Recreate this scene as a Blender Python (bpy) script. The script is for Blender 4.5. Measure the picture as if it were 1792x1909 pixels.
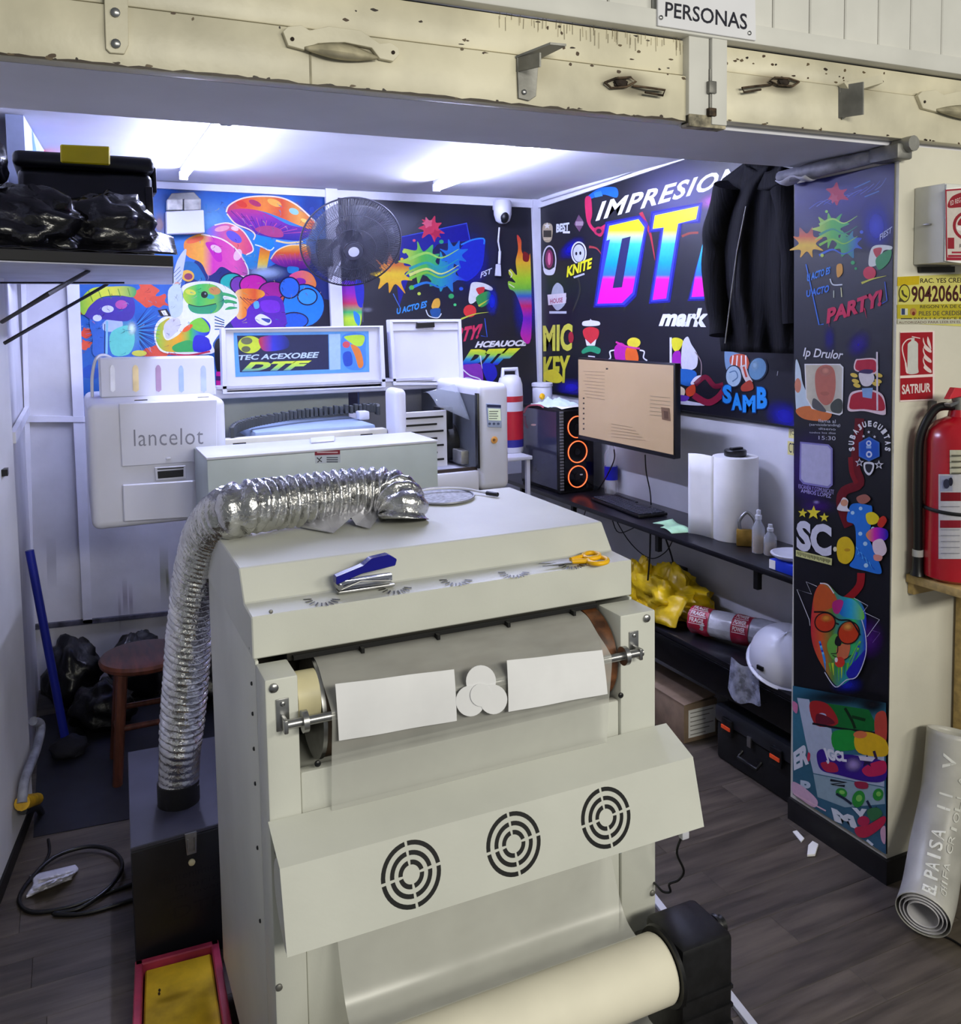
import bpy, bmesh, math, random
from mathutils import Vector, Matrix, noise
from mathutils.geometry import tessellate_polygon
random.seed(7)
PI = math.pi
SC = bpy.context.scene
for o in list(bpy.data.objects): bpy.data.objects.remove(o)

# ------------------------------------------------------------------ camera
PX, PY = 896., 720.                       # principal point of the cropped frame (1792 x 1909)
VD, VX = (130., 610.), (4500., 540.)      # vanishing points of depth and width
FO = math.sqrt(-((VD[0]-PX)*(VX[0]-PX)+(VD[1]-PY)*(VX[1]-PY)))
CH = 1.72
def _cray(p): return Vector((p[0]-PX, -(p[1]-PY), -FO)).normalized()
_Y = _cray(VD); _X = _cray(VX); _Z = _X.cross(_Y)
ROT = Matrix((_X, _Y, _Z))
def ray(p):
    w = ROT @ _cray(p); return w/w.y
def onY(p, Y): w = ray(p); return Vector((w.x*Y, Y, CH+w.z*Y))
def onZ(p, Z):
    w = ray(p); Y = (Z-CH)/w.z; return Vector((w.x*Y, Y, Z))
def onX(p, X):
    w = ray(p); Y = X/w.x; return Vector((X, Y, CH+w.z*Y))
cd = bpy.data.cameras.new('camera'); cam = bpy.data.objects.new('camera', cd)
SC.collection.objects.link(cam)
cd.sensor_fit = 'HORIZONTAL'; cd.sensor_width = 36; cd.lens = 36*FO/1792
cd.shift_y = (PY-954.5)/1792; cd.clip_start = .05
cam.matrix_world = Matrix.Translation((0, 0, CH)) @ ROT.to_4x4()
SC.camera = cam

# ------------------------------------------------------------------ light
w = bpy.data.worlds.new('world'); SC.world = w; w.use_nodes = True
bg = w.node_tree.nodes['Background']; bg.inputs[0].default_value = (.86, .9, .92, 1); bg.inputs[1].default_value = .22
def area(name, loc, rot, sx, sy, power, col):
    l = bpy.data.lights.new(name, 'AREA'); l.shape = 'RECTANGLE'; l.size = sx; l.size_y = sy; l.energy = power; l.color = col
    o = bpy.data.objects.new(name, l); o.location = loc; o.rotation_euler = rot; SC.collection.objects.link(o); return o
area('corridor_ceiling_lamp', (1.05, -2.2, 2.75), (math.radians(64), 0, 0), 1.5, .5, 84, (1, .97, .85))
area('corridor_ceiling_lamp', (3.2, -1.9, 2.75), (math.radians(62), 0, math.radians(14)), 1.5, .5, 46, (1, .96, .84))
SC.view_settings.view_transform = 'Standard'; SC.view_settings.look = 'None'
SC.view_settings.exposure = 0.0; SC.view_settings.gamma = 1; SC.view_settings.use_curve_mapping = False
LED = (.62, .66, 1.0); LED_POWER = 185

# ------------------------------------------------------------------ materials
def lin(c):
    if isinstance(c, str): c = [int(c[i:i+2], 16)/255 for i in (0, 2, 4)]
    return tuple(x/12.92 if x <= .04045 else ((x+.055)/1.055)**2.4 for x in c)
MATS = {}
def mat(name, col, rough=.5, metal=0, var=.06, scale=6, bump=0, bscale=40, emit=0, alpha=1, trans=0, ior=1.45, coat=0, stretch=None, col2=None, spec=.5, objrand=0, thresh=None, sheen=0):
    if name in MATS: return MATS[name]
    m = bpy.data.materials.new(name); m.use_nodes = True; nt = m.node_tree; N = nt.nodes; L = nt.links
    b = N['Principled BSDF']; c = lin(col)
    tc = N.new('ShaderNodeTexCoord'); mp = N.new('ShaderNodeMapping'); L.new(tc.outputs['Object'], mp.inputs[0])
    if stretch: mp.inputs['Scale'].default_value = stretch
    nz = N.new('ShaderNodeTexNoise'); nz.inputs['Scale'].default_value = scale; nz.inputs['Detail'].default_value = 5
    L.new(mp.outputs[0], nz.inputs[0])
    rp = N.new('ShaderNodeValToRGB'); L.new(nz.outputs[0], rp.inputs[0])
    c2 = lin(col2) if col2 else tuple(x*(1-2.2*var) for x in c)
    c1 = c if col2 else tuple(min(1, x*(1+1.2*var)) for x in c)
    lo, hi = thresh or (.35, .65)
    rp.color_ramp.elements[0].position = lo; rp.color_ramp.elements[1].position = hi
    rp.color_ramp.elements[0].color = (*c2, 1); rp.color_ramp.elements[1].color = (*c1, 1)
    out = rp.outputs[0]
    if objrand:
        oi = N.new('ShaderNodeObjectInfo'); mr = N.new('ShaderNodeMapRange'); mr.inputs[3].default_value = 1-objrand; mr.inputs[4].default_value = 1+objrand
        L.new(oi.outputs['Random'], mr.inputs[0]); mx = N.new('ShaderNodeVectorMath'); mx.operation = 'SCALE'
        L.new(out, mx.inputs[0]); L.new(mr.outputs[0], mx.inputs['Scale']); out = mx.outputs[0]
        ad = N.new('ShaderNodeVectorMath'); ad.operation = 'ADD'; L.new(tc.outputs['Object'], ad.inputs[0])
        cm = N.new('ShaderNodeCombineXYZ'); ml = N.new('ShaderNodeMath'); ml.operation = 'MULTIPLY'; ml.inputs[1].default_value = 17
        L.new(oi.outputs['Random'], ml.inputs[0]); L.new(ml.outputs[0], cm.inputs[0]); L.new(ml.outputs[0], cm.inputs[1])
        L.new(cm.outputs[0], ad.inputs[1]); L.new(ad.outputs[0], mp.inputs[0])
    L.new(out, b.inputs['Base Color'])
    b.inputs['Roughness'].default_value = rough; b.inputs['Metallic'].default_value = metal
    b.inputs['IOR'].default_value = ior; b.inputs['Alpha'].default_value = alpha
    b.inputs['Specular IOR Level'].default_value = spec
    if trans: b.inputs['Transmission Weight'].default_value = trans
    if coat: b.inputs['Coat Weight'].default_value = coat; b.inputs['Coat Roughness'].default_value = .15
    if sheen: b.inputs['Sheen Weight'].default_value = sheen
    if emit:
        b.inputs['Emission Color'].default_value = (*c, 1); b.inputs['Emission Strength'].default_value = emit
    if bump:
        bn = N.new('ShaderNodeTexNoise'); bn.inputs['Scale'].default_value = bscale; bn.inputs['Detail'].default_value = 4
        L.new(mp.outputs[0], bn.inputs[0]); bp = N.new('ShaderNodeBump'); bp.inputs['Strength'].default_value = bump; bp.inputs['Distance'].default_value = .01
        L.new(bn.outputs[0], bp.inputs['Height']); L.new(bp.outputs[0], b.inputs['Normal'])
    MATS[name] = m; return m
def art_mat(name='printed_ink', rough=.42):
    if name in MATS: return MATS[name]
    m = bpy.data.materials.new(name); m.use_nodes = True; nt = m.node_tree; N = nt.nodes; L = nt.links
    b = N['Principled BSDF']; a = N.new('ShaderNodeVertexColor'); a.layer_name = 'ink'
    nz = N.new('ShaderNodeTexNoise'); nz.inputs['Scale'].default_value = 60; tc = N.new('ShaderNodeTexCoord'); L.new(tc.outputs['Object'], nz.inputs[0])
    mr = N.new('ShaderNodeMapRange'); mr.inputs[3].default_value = .70; mr.inputs[4].default_value = .88; L.new(nz.outputs[0], mr.inputs[0])
    mx = N.new('ShaderNodeVectorMath'); mx.operation = 'SCALE'; L.new(a.outputs['Color'], mx.inputs[0]); L.new(mr.outputs[0], mx.inputs['Scale'])
    L.new(mx.outputs[0], b.inputs['Base Color']); L.new(a.outputs['Alpha'], b.inputs['Alpha'])
    b.inputs['Roughness'].default_value = rough; b.inputs['Specular IOR Level'].default_value = .3
    MATS[name] = m; return m
# shared materials
white_wall = mat('white_painted_wall', 'd9d9dd', .6, var=.05, scale=3, bump=.05, bscale=60)
dirty_wall = mat('smudged_white_panel', 'c9c9d0', .6, var=.1, scale=2.2, bump=.05, bscale=50)
cream = mat('chipped_cream_paint', 'd8d1b8', .38, var=.12, scale=3.5, bump=.12, bscale=18)
cream_ext = mat('cream_plaster', 'd3cfc0', .65, var=.06, scale=2.5, bump=.06, bscale=70)
rust = mat('dark_chip_and_rust', '2c2119', .8, var=.3, scale=40, bump=.3, bscale=90)
soffit_m = mat('grey_white_soffit', 'dcdce6', .7, var=.04, scale=2)
ceil_m = mat('white_ceiling', 'e2e2e6', .7, var=.03, scale=2)
siding_m = mat('white_siding', 'd6d5cf', .5, var=.04, scale=4, bump=.05, bscale=30)
steel = mat('brushed_steel', 'a8a8a8', .32, 1, var=.08, scale=30)
dsteel = mat('dull_grey_steel', '8a8984', .5, .6, var=.15, scale=14, bump=.1)
blk = mat('black_plastic', '0f0f12', .35, var=.1, scale=9)
blkm = mat('black_matte', '0b0b0d', .6, var=.15, scale=8)
pwhite = mat('white_plastic', 'cdced9', .32, var=.02, scale=5)
paper = mat('white_paper', 'ecebe8', .65, var=.03, scale=8)
machine_m = mat('cream_grey_powder_coat', 'd2d3ca', .42, var=.035, scale=3.5, bump=.03, bscale=120)
art = art_mat()

# ------------------------------------------------------------------ builders
def link(o): SC.collection.objects.link(o); return o
def tag(o, label=None, cat=None, group=None, kind=None):
    if label: o['label'] = label
    if cat: o['category'] = cat
    if group: o['group'] = group
    if kind: o['kind'] = kind
    return o
def thing(name, label, cat, loc=(0, 0, 0), group=None, rz=0):
    o = bpy.data.objects.new(name, None); o.empty_display_size = .05; o.location = loc; o.rotation_euler = (0, 0, rz)
    link(o); return tag(o, label, cat, group)
def xform(parent):
    ms = Matrix.Identity(4)
    chain = []
    while parent is not None: chain.append(parent); parent = parent.parent
    for q in reversed(chain): ms = ms @ Matrix.LocRotScale(q.location, q.rotation_euler, q.scale)
    return ms
class MB:
    """collects geometry in world coordinates; build() links it as one mesh object in its parent's space"""
    def __init__(s): s.bm = bmesh.new()
    def _add(s, fn, mtx=None):
        before = set(s.bm.verts); fn(); new = [v for v in s.bm.verts if v not in before]
        if mtx is not None:
            for v in new: v.co = mtx @ v.co
        return new
    def box(s, a, b, bev=0, seg=2, mtx=None):
        a = Vector(a); b = Vector(b)
        t = bmesh.new(); bmesh.ops.create_cube(t, size=1)
        for v in t.verts: v.co = Vector(((a[i]+b[i])/2 + v.co[i]*abs(b[i]-a[i]) for i in range(3)))
        if bev: bmesh.ops.bevel(t, geom=list(t.edges), offset=min(bev, .49*min(abs(b[i]-a[i]) for i in range(3))), segments=seg, profile=.5, affect='EDGES')
        return s.merge(t, mtx)
    def merge(s, t, mtx=None):
        mp = {}
        for v in t.verts: mp[v] = s.bm.verts.new(mtx @ v.co if mtx is not None else v.co)
        for f in t.faces:
            try: s.bm.faces.new([mp[v] for v in f.verts])
            except ValueError: pass
        t.free(); return s
    def poly(s, pts):
        vs = [s.bm.verts.new(p) for p in pts]; s.bm.faces.new(vs); return s
    def plate(s, pts, off, bev=0):
        """polygon extruded along the vector off (convex or not)"""
        pts = [Vector(p) for p in pts]; off = Vector(off)
        t = bmesh.new()
        a = [t.verts.new(p) for p in pts]; b = [t.verts.new(p+off) for p in pts]
        n = len(pts)
        t.faces.new(a); t.faces.new(b[::-1])
        for i in range(n): t.faces.new((a[i], b[i], b[(i+1) % n], a[(i+1) % n]))
        bmesh.ops.recalc_face_normals(t, faces=t.faces)
        if bev: bmesh.ops.bevel(t, geom=list(t.edges), offset=bev, segments=1, affect='EDGES')
        return s.merge(t)
    def cyl(s, a, b, r, r2=None, n=16, cap=True):
        a = Vector(a); b = Vector(b); return s.tube([a, b], [r, r if r2 is None else r2], n, cap)
    def tube(s, pts, r, n=8, cap=True, closed=False):
        pts = [Vector(p) for p in pts]; k = len(pts)
        rs = r if isinstance(r, (list, tuple)) else [r]*k
        rings = []; up = None
        for i, p in enumerate(pts):
            if closed: d = pts[(i+1) % k]-pts[i-1]
            else: d = pts[min(i+1, k-1)]-pts[max(i-1, 0)]
            if d.length < 1e-9: d = Vector((0, 0, 1))
            d.normalize()
            if up is None: up = Vector((0, 0, 1)) if abs(d.z) < .9 else Vector((1, 0, 0))
            x = d.cross(up)
            if x.length < 1e-6: x = d.orthogonal()
            x.normalize(); y = x.cross(d).normalized(); up = y
            rings.append([s.bm.verts.new(p+(x*math.cos(2*PI*j/n)+y*math.sin(2*PI*j/n))*rs[i]) for j in range(n)])
        for i in range(k if closed else k-1):
            A = rings[i]; B = rings[(i+1) % k]
            for j in range(n): s.bm.faces.new((A[j], A[(j+1) % n], B[(j+1) % n], B[j]))
        if cap and not closed: s.bm.faces.new(rings[0][::-1]); s.bm.faces.new(rings[-1])
        return s
    def lathe(s, prof, loc=(0, 0, 0), n=24, axis='Z', mtx=None):
        """prof: (radius, height) list"""
        loc = Vector(loc); rings = []
        q = {'Z': Matrix.Identity(3), 'Y': Matrix.Rotation(-PI/2, 3, 'X'), 'X': Matrix.Rotation(PI/2, 3, 'Y')}[axis]
        if mtx is not None: q = mtx
        for r, h in prof:
            if r < 1e-6: rings.append([s.bm.verts.new(loc+q@Vector((0, 0, h)))])
            else: rings.append([s.bm.verts.new(loc+q@Vector((r*math.cos(2*PI*j/n), r*math.sin(2*PI*j/n), h))) for j in range(n)])
        for A, B in zip(rings, rings[1:]):
            for j in range(n):
                f = [A[j % len(A)], A[(j+1) % len(A)], B[(j+1) % len(B)], B[j % len(B)]]
                f = list(dict.fromkeys(f))
                if len(f) > 2: s.bm.faces.new(f)
        return s
    def blob(s, c, r, seed=0, amp=.3, freq=2, u=24, v=16, flat=None):
        """crumpled rounded lump: centre c, radii r"""
        t = bmesh.new(); bmesh.ops.create_uvsphere(t, u_segments=u, v_segments=v, radius=1)
        for q in t.verts:
            n = q.co.normalized(); k = 1
            if amp:
                k += amp*noise.noise(n*freq+Vector((seed*7.3, 1, seed)))+amp*.7*abs(noise.noise(n*freq*2.7+Vector((seed, 9, 3))))
            q.co = Vector((c[i]+n[i]*k*r[i] for i in range(3)))
            if flat is not None and q.co.z < flat: q.co.z = flat
        return s.merge(t)
    def grid(s, fn, nu, nv):
        V = [[s.bm.verts.new(fn(i/nu, j/nv)) for j in range(nv+1)] for i in range(nu+1)]
        for i in range(nu):
            for j in range(nv): s.bm.faces.new((V[i][j], V[i+1][j], V[i+1][j+1], V[i][j+1]))
        return s
    def build(s, name, m, parent=None, smooth=None, solid=0, recalc=True):
        if recalc: bmesh.ops.recalc_face_normals(s.bm, faces=s.bm.faces)
        if parent is not None:
            inv = xform(parent).inverted()
            for v in s.bm.verts: v.co = inv @ v.co
            org = Vector((0, 0, 0))
        else:
            lo = Vector((min(v.co[i] for v in s.bm.verts) for i in range(3))); hi = Vector((max(v.co[i] for v in s.bm.verts) for i in range(3)))
            org = Vector(((lo.x+hi.x)/2, (lo.y+hi.y)/2, lo.z))
            for v in s.bm.verts: v.co -= org
        me = bpy.data.meshes.new(name); s.bm.to_mesh(me); s.bm.free()
        if m: me.materials.append(m)
        o = bpy.data.objects.new(name, me); o.location = org; o.parent = parent; link(o)
        if smooth:
            me.shade_smooth(); me.set_sharp_from_angle(angle=math.radians(smooth))
        if solid:
            md = o.modifiers.new('thickness', 'SOLIDIFY'); md.thickness = solid; md.offset = 0
        return o
def struct(o, label=None): o['kind'] = 'structure'; return tag(o, label) if label else o
def bx(name, a, b, m, parent=None, bev=0, smooth=None, seg=2): return MB().box(a, b, bev, seg).build(name, m, parent, smooth or (40 if bev else None))
def cyl(name, a, b, r, m, parent=None, n=16, r2=None): return MB().cyl(a, b, r, r2, n).build(name, m, parent, 40)
def pipe(name, pts, r, m, parent=None, n=8, closed=False): return MB().tube(pts, r, n, closed=closed).build(name, m, parent, 60)
def plate(name, pts, off, m, parent=None, bev=0): return MB().plate(pts, off, bev).build(name, m, parent, 30 if bev else None)
def smooth_path(pts, n=8, closed=False):
    pts = [Vector(p) for p in pts]; out = []; k = len(pts)
    for i in range(k if closed else k-1):
        if closed: p0, p1, p2, p3 = pts[i-1], pts[i], pts[(i+1) % k], pts[(i+2) % k]
        else: p0, p1, p2, p3 = pts[max(i-1, 0)], pts[i], pts[i+1], pts[min(i+2, k-1)]
        for j in range(n):
            t = j/n; out.append(.5*((2*p1)+(p2-p0)*t+(2*p0-5*p1+4*p2-p3)*t*t+(3*p1-p0-3*p2+p3)*t**3))
    if not closed: out.append(pts[-1])
    return out
def copy_tree(o, parent=None):
    c = o.copy(); link(c); c.parent = parent
    for ch in list(o.children): copy_tree(ch, c)
    return c

# flat print: ink shapes laid on a real panel, built in the panel's plane
def text_polys(txt, bold=0, shear=0, spacing=1):
    cu = bpy.data.curves.new('t', 'FONT'); cu.body = txt; cu.offset = bold; cu.shear = shear; cu.space_character = spacing; cu.resolution_u = 3
    ob = bpy.data.objects.new('t', cu); link(ob); bpy.context.view_layer.update()
    dg = bpy.context.evaluated_depsgraph_get(); me = bpy.data.meshes.new_from_object(ob.evaluated_get(dg))
    V = [v.co.xy.copy() for v in me.vertices]; F = [list(p.vertices) for p in me.polygons]
    bpy.data.objects.remove(ob); bpy.data.curves.remove(cu); bpy.data.meshes.remove(me)
    if not V: return [], []
    x0 = min(v.x for v in V); x1 = max(v.x for v in V); y0 = min(v.y for v in V); y1 = max(v.y for v in V)
    return [((v.x-x0)/(x1-x0), (v.y-y0)/(y1-y0)) for v in V], F
class Ink:
    """shapes given in photograph pixels, cast on one plane of the scene"""
    STEP = .00003
    def __init__(s, cast, normal, base=.0004):
        s.cast = cast; s.n = Vector(normal); s.h = base; s.bm = bmesh.new(); s.col = s.bm.loops.layers.float_color.new('ink'); s.v = (0, 0, 1)
    def view(s, ox, oy, k): s.v = (ox, oy, k); return s
    def px(s, p): return (s.v[0]+p[0]/s.v[2], s.v[1]+p[1]/s.v[2])
    def _put(s, P2, faces, color):
        t = bmesh.new(); vs = [t.verts.new((p[0], p[1], 0)) for p in P2]
        for f in faces:
            try: t.faces.new([vs[i] for i in f])
            except ValueError: pass
        stops = None
        if isinstance(color, tuple) and isinstance(color[0], str) and color[0] in 'vh' :
            ax = 1 if color[0] == 'v' else 0; stops = color[1]
            for pos, _ in stops:
                no = Vector((0, 1, 0)) if ax else Vector((1, 0, 0))
                bmesh.ops.bisect_plane(t, geom=list(t.verts)+list(t.edges)+list(t.faces), plane_co=no*pos, plane_no=no)
        s.h += s.STEP; mp = {}
        for v in t.verts:
            c = s.cast(s.px((v.co.x, v.co.y)))
            mp[v] = (s.bm.verts.new(c+s.n*s.h), v.co.copy())
        for f in t.faces:
            try: nf = s.bm.faces.new([mp[v][0] for v in f.verts])
            except ValueError: continue
            nf.normal_update()
            if nf.normal.dot(s.n) < 0: nf.normal_flip()
            back = {mp[v][0]: mp[v][1] for v in f.verts}
            for lp in nf.loops:
                if stops: lp[s.col] = s.grad(stops, back[lp.vert][ax])
                else:
                    c = color
                    if isinstance(c, str): lp[s.col] = (*lin(c[:6]), int(c[6:8], 16)/255 if len(c) > 6 else 1)
                    else: lp[s.col] = c
        t.free(); return s
    def grad(s, stops, x):
        def C(c): return (*lin(c[:6]), int(c[6:8], 16)/255 if len(c) > 6 else 1)
        if x <= stops[0][0]: return C(stops[0][1])
        for (a, ca), (b, cb) in zip(stops, stops[1:]):
            if x <= b:
                k = (x-a)/(b-a); A = C(ca); B = C(cb); return tuple(A[i]*(1-k)+B[i]*k for i in range(4))
        return C(stops[-1][1])
    def poly(s, pts, color, smooth=False):
        P = [Vector((p[0], p[1], 0)) for p in pts]
        if smooth: P = smooth_path(P, 5, True)
        return s._put([(p.x, p.y) for p in P], tessellate_polygon([P]), color)
    def sm(s, pts, color): return s.poly(pts, color, True)
    def rect(s, x0, y0, x1, y1, color): return s.poly([(x0, y0), (x1, y0), (x1, y1), (x0, y1)], color)
    def ell(s, cx, cy, rx, ry, color, rot=0, n=28):
        c, d = math.cos(rot), math.sin(rot)
        return s.poly([(cx+rx*math.cos(2*PI*i/n)*c-ry*math.sin(2*PI*i/n)*d, cy+rx*math.cos(2*PI*i/n)*d+ry*math.sin(2*PI*i/n)*c) for i in range(n)], color)
    def glow(s, cx, cy, rx, ry, color, rot=0, n=20, core=.35):
        """soft airbrushed patch fading out at its rim"""
        c, d = math.cos(rot), math.sin(rot); s.h += s.STEP
        def V(k, i): a = 2*PI*i/n; x, y = k*rx*math.cos(a), k*ry*math.sin(a); return s.bm.verts.new(s.cast(s.px((cx+x*c-y*d, cy+x*d+y*c)))+s.n*s.h)
        A = (*lin(color[:6]), int(color[6:8], 16)/255 if len(color) > 6 else 1); B = (*A[:3], 0)
        ks = (.06, .3, .5, .7, .86, 1); al = (1, .82, .52, .24, .07, 0)
        rings = [[V(k, i) for i in range(n)] for k in ks]
        f = s.bm.faces.new(rings[0])
        for lp in f.loops: lp[s.col] = A
        for q0 in range(5):
            R0, R1 = rings[q0], rings[q0+1]; C0 = (*A[:3], A[3]*al[q0]); C1 = (*A[:3], A[3]*al[q0+1])
            for i in range(n):
                f = s.bm.faces.new([R0[i], R0[(i+1) % n], R1[(i+1) % n], R1[i]])
                for lp in f.loops: lp[s.col] = C0 if lp.vert in (R0[i], R0[(i+1) % n]) else C1
        return s
    def line(s, pts, w, color, smooth=False, closed=False, taper=False):
        P = [Vector((p[0], p[1], 0)) for p in pts]
        if smooth: P = smooth_path(P, 5, closed)
        n = len(P); A = []; B = []
        for i, p in enumerate(P):
            if closed: d = P[(i+1) % n]-P[i-1]
            else: d = P[min(i+1, n-1)]-P[max(i-1, 0)]
            d = d.normalized() if d.length else Vector((1, 0, 0)); q = Vector((-d.y, d.x, 0))*w/2
            if taper: q *= 1-.85*i/(n-1)
            A.append(p+q); B.append(p-q)
        V = A+B; F = [(i, (i+1) % n, n+(i+1) % n, n+i) for i in range(n if closed else n-1)]
        return s._put([(p.x, p.y) for p in V], F, color)
    def text(s, txt, quad, color, bold=.0, shear=0, spacing=1):
        """quad: top-left, top-right, bottom-right, bottom-left in view pixels"""
        V, F = text_polys(txt, bold, shear, spacing)
        tl, tr, br, bl = quad; P = []
        for u, v in V:
            P.append(((bl[0]*(1-u)+br[0]*u)*(1-v)+(tl[0]*(1-u)+tr[0]*u)*v, (bl[1]*(1-u)+br[1]*u)*(1-v)+(tl[1]*(1-u)+tr[1]*u)*v))
        return s._put(P, F, color)
    def star(s, cx, cy, r, color, rot=0, k=.42, n=5):
        return s.poly([(cx+(r if i % 2 == 0 else r*k)*math.sin(PI*i/n+rot), cy-(r if i % 2 == 0 else r*k)*math.cos(PI*i/n+rot)) for i in range(2*n)], color)
    def build(s, name, parent, m=None):
        inv = xform(parent).inverted() if parent else Matrix.Identity(4)
        for v in s.bm.verts: v.co = inv @ v.co
        me = bpy.data.meshes.new(name); s.bm.to_mesh(me); s.bm.free(); me.materials.append(m or art)
        o = bpy.data.objects.new(name, me); o.parent = parent; link(o); return o
def castY(Y): return lambda p: onY(p, Y)
def castX(X): return lambda p: onX(p, X)
def castZ(Z): return lambda p: onZ(p, Z)

# ------------------------------------------------------------------ the room
BY, RX, CZ, SZ = 4.62, 2.52, 2.42, 2.2      # back wall, right wall, ceiling, soffit
FY0, FY1, PXF = 1.81, 2.23, 2.173           # shop front faces, pillar side face
fl = struct(bx('floor', (-1.1, .3, -.06), (3.6, BY, -.004), mat('floor_underlay', '2b2826', .9)), 'dark grey wood-look plank floor')
plank_m = mat('grey_wood_plank', '4f473f', .42, var=.2, scale=9, stretch=(.35, 3.5, 1), bump=.06, bscale=40, objrand=.16)
PW, PL = .125, .9
pm = None
for r in range(int((BY-.5)/PW)+1):
    y0 = .5+r*PW; off = (r*.43) % PL
    for k in range(-1, 6):
        x0 = -1.05+off+k*PL-.6
        a, b = max(x0, -1.1), min(x0+PL, 3.6)
        if b-a < .05 or y0 > BY-.02: continue
        if pm is None or b-a < PL-.001 or y0+PW > BY:
            o = MB().box((a+.0004, y0+.0004, -.004), (b-.0004, min(y0+PW, BY)-.0004, 0), .0006, 1).build('plank', plank_m, fl)
            if b-a >= PL-.001 and pm is None: pm = o; pm0 = (a, y0)
        else:
            o = pm.copy(); link(o); o.parent = fl; o.location = pm.location+Vector((a-pm0[0], y0-pm0[1], 0))
struct(bx('ceiling', (-.6, FY1, CZ), (RX+.1, BY+.1, CZ+.08), ceil_m), 'white ceiling panel of the shop')
struct(bx('ceiling_soffit', (-1.2, FY0+.04, SZ), (PXF+.5, FY1, CZ+.08), soffit_m), 'pale grey soffit behind the shop front header')
wb = struct(bx('wall_back', (-.4, BY, 0), (RX+.1, BY+.1, CZ), dirty_wall), 'smudged white back wall')
struct(bx('wall_right', (RX, FY1, 0), (RX+.1, BY, CZ), white_wall), 'white right wall above and below the desk shelf')
wl = struct(MB().plate([(-.212, BY, 0), (-.212, 3.44, 0), (-.5, 3.44, 0), (-.5, BY, 0)], (0, 0, CZ)).build('wall_left', dirty_wall), 'white panelled left wall near the back corner')
struct(MB().plate([(-.196, 3.44, 0), (-.27, 2.95, 0), (-.46, 1.75, 0), (-.9, 1.75, 0), (-.5, 3.44, 0)], (0, 0, CZ)).build('wall_left_front', white_wall), 'white left wall end beside the overhead shelf')
pil = struct(bx('wall_pillar', (PXF, 1.835, 0), (RX+.1, FY1, SZ), cream_ext), 'cream pillar carrying the printed banner')
struct(bx('wall_front_right', (RX+.1, 1.835, 0), (3.7, FY1, 2.6), cream_ext), 'cream plaster wall right of the shop opening')
bx('wall_front_upper', (-1.2, FY0+.04, 2.30), (3.7, FY1, 3.0), siding_m)
struct(bpy.data.objects['wall_front_upper'], 'white boarded wall above the shop opening')
# baseboards
bbm = mat('black_baseboard', '131214', .45, var=.2, scale=12)
struct(bx('baseboard_pillar', (PXF-.012, 1.823, 0), (PXF+.0, FY1, .075), bbm), 'black baseboard under the printed pillar banner')
struct(bx('baseboard_front_right', (PXF, 1.823, 0), (3.7, 1.835, .075), bbm), 'black baseboard of the outside wall')
# frame trims of the back wall and the right wall
tw = mat('white_aluminium_trim', 'd8d9e4', .4, var=.04, scale=6)
def px_strip(name, p0, p1, p2, p3, cast, off, label):
    return struct(plate(name, [cast(p) for p in (p0, p1, p2, p3)], off, tw), label)
cb = castY(BY); cr = castX(RX)
px_strip('trim_1', (291, 340), (1003, 374), (1003, 389), (291, 352), cb, (0, -.025, 0), 'white trim along the top of the back wall')
px_strip('trim_2', (604, 352), (626, 352), (645, 760), (622, 760), cb, (0, -.03, 0), 'white upright post between the two back murals')
px_strip('trim_3', (989, 372), (1004, 374), (1019, 760), (1003, 760), cb, (0, -.03, 0), 'white corner upright beside the right wall')
px_strip('trim_4', (1004, 373), (1300, 278), (1300, 292), (1004, 390), cr, (-.02, 0, 0), 'white trim along the top of the right wall')
px_strip('trim_5', (118, 400), (143, 400), (172, 1160), (155, 1160), cb, (0, -.02, 0), 'white upright left of the mushroom mural')
px_strip('trim_6', (46, 774), (158, 776), (158, 786), (46, 786), cb, (0, -.025, 0), 'white rail across the left end of the back wall')
px_strip('trim_7', (66, 1163), (420, 1128), (420, 1134), (66, 1172), cb, (0, -.02, 0), 'dark rail near the foot of the back wall')
bpy.data.objects['trim_7'].data.materials[0] = mat('dirty_rail', '4a4a58', .6, var=.3, scale=20)
px_strip('trim_8', (36, 400), (45, 400), (66, 1160), (56, 1160), cb, (0, -.02, 0), 'white upright in the left back corner')
struct(MB().box((-.205, 3.46, 1.32), (-.187, BY-.02, 1.36)).build('trim_9', tw), 'white rail along the left wall')
# paint runs on the lower back wall
ik = Ink(cb, (0, -1, 0))
for x, y0, y1, w, c in ((232, 1075, 1150, 9, 'b49ac055'), (243, 1085, 1160, 7, 'a88ab850'), (222, 1100, 1180, 5, 'b090b840'), (305, 1015, 1130, 16, '9ea25058'), (312, 1060, 1110, 7, '7a7e3860'), (150, 905, 960, 6, '77708060'), (95, 1000, 1100, 18, '70708030'), (370, 1000, 1120, 22, '60607838')):
    ik.poly([(x-w/2, y0), (x+w/2, y0), (x+w/2+2, y1), (x-w/2+3, y1)], ('v', [(y0, c[:6]+'00'), ((y0+y1)/2, c), (y1, c[:6]+'00')]))
ik.build('paint_run', wb)
# ceiling conduits in the right corner
cond = struct(pipe('trim_10', [onX((1010, 372), RX-.03)+Vector((0, 0, .0)), onX((1140, 331), RX-.03), onX((1180, 316), RX-.035), onX((1290, 283), RX-.035)], .012, tw), 'white cable conduit under the ceiling of the right wall')
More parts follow.
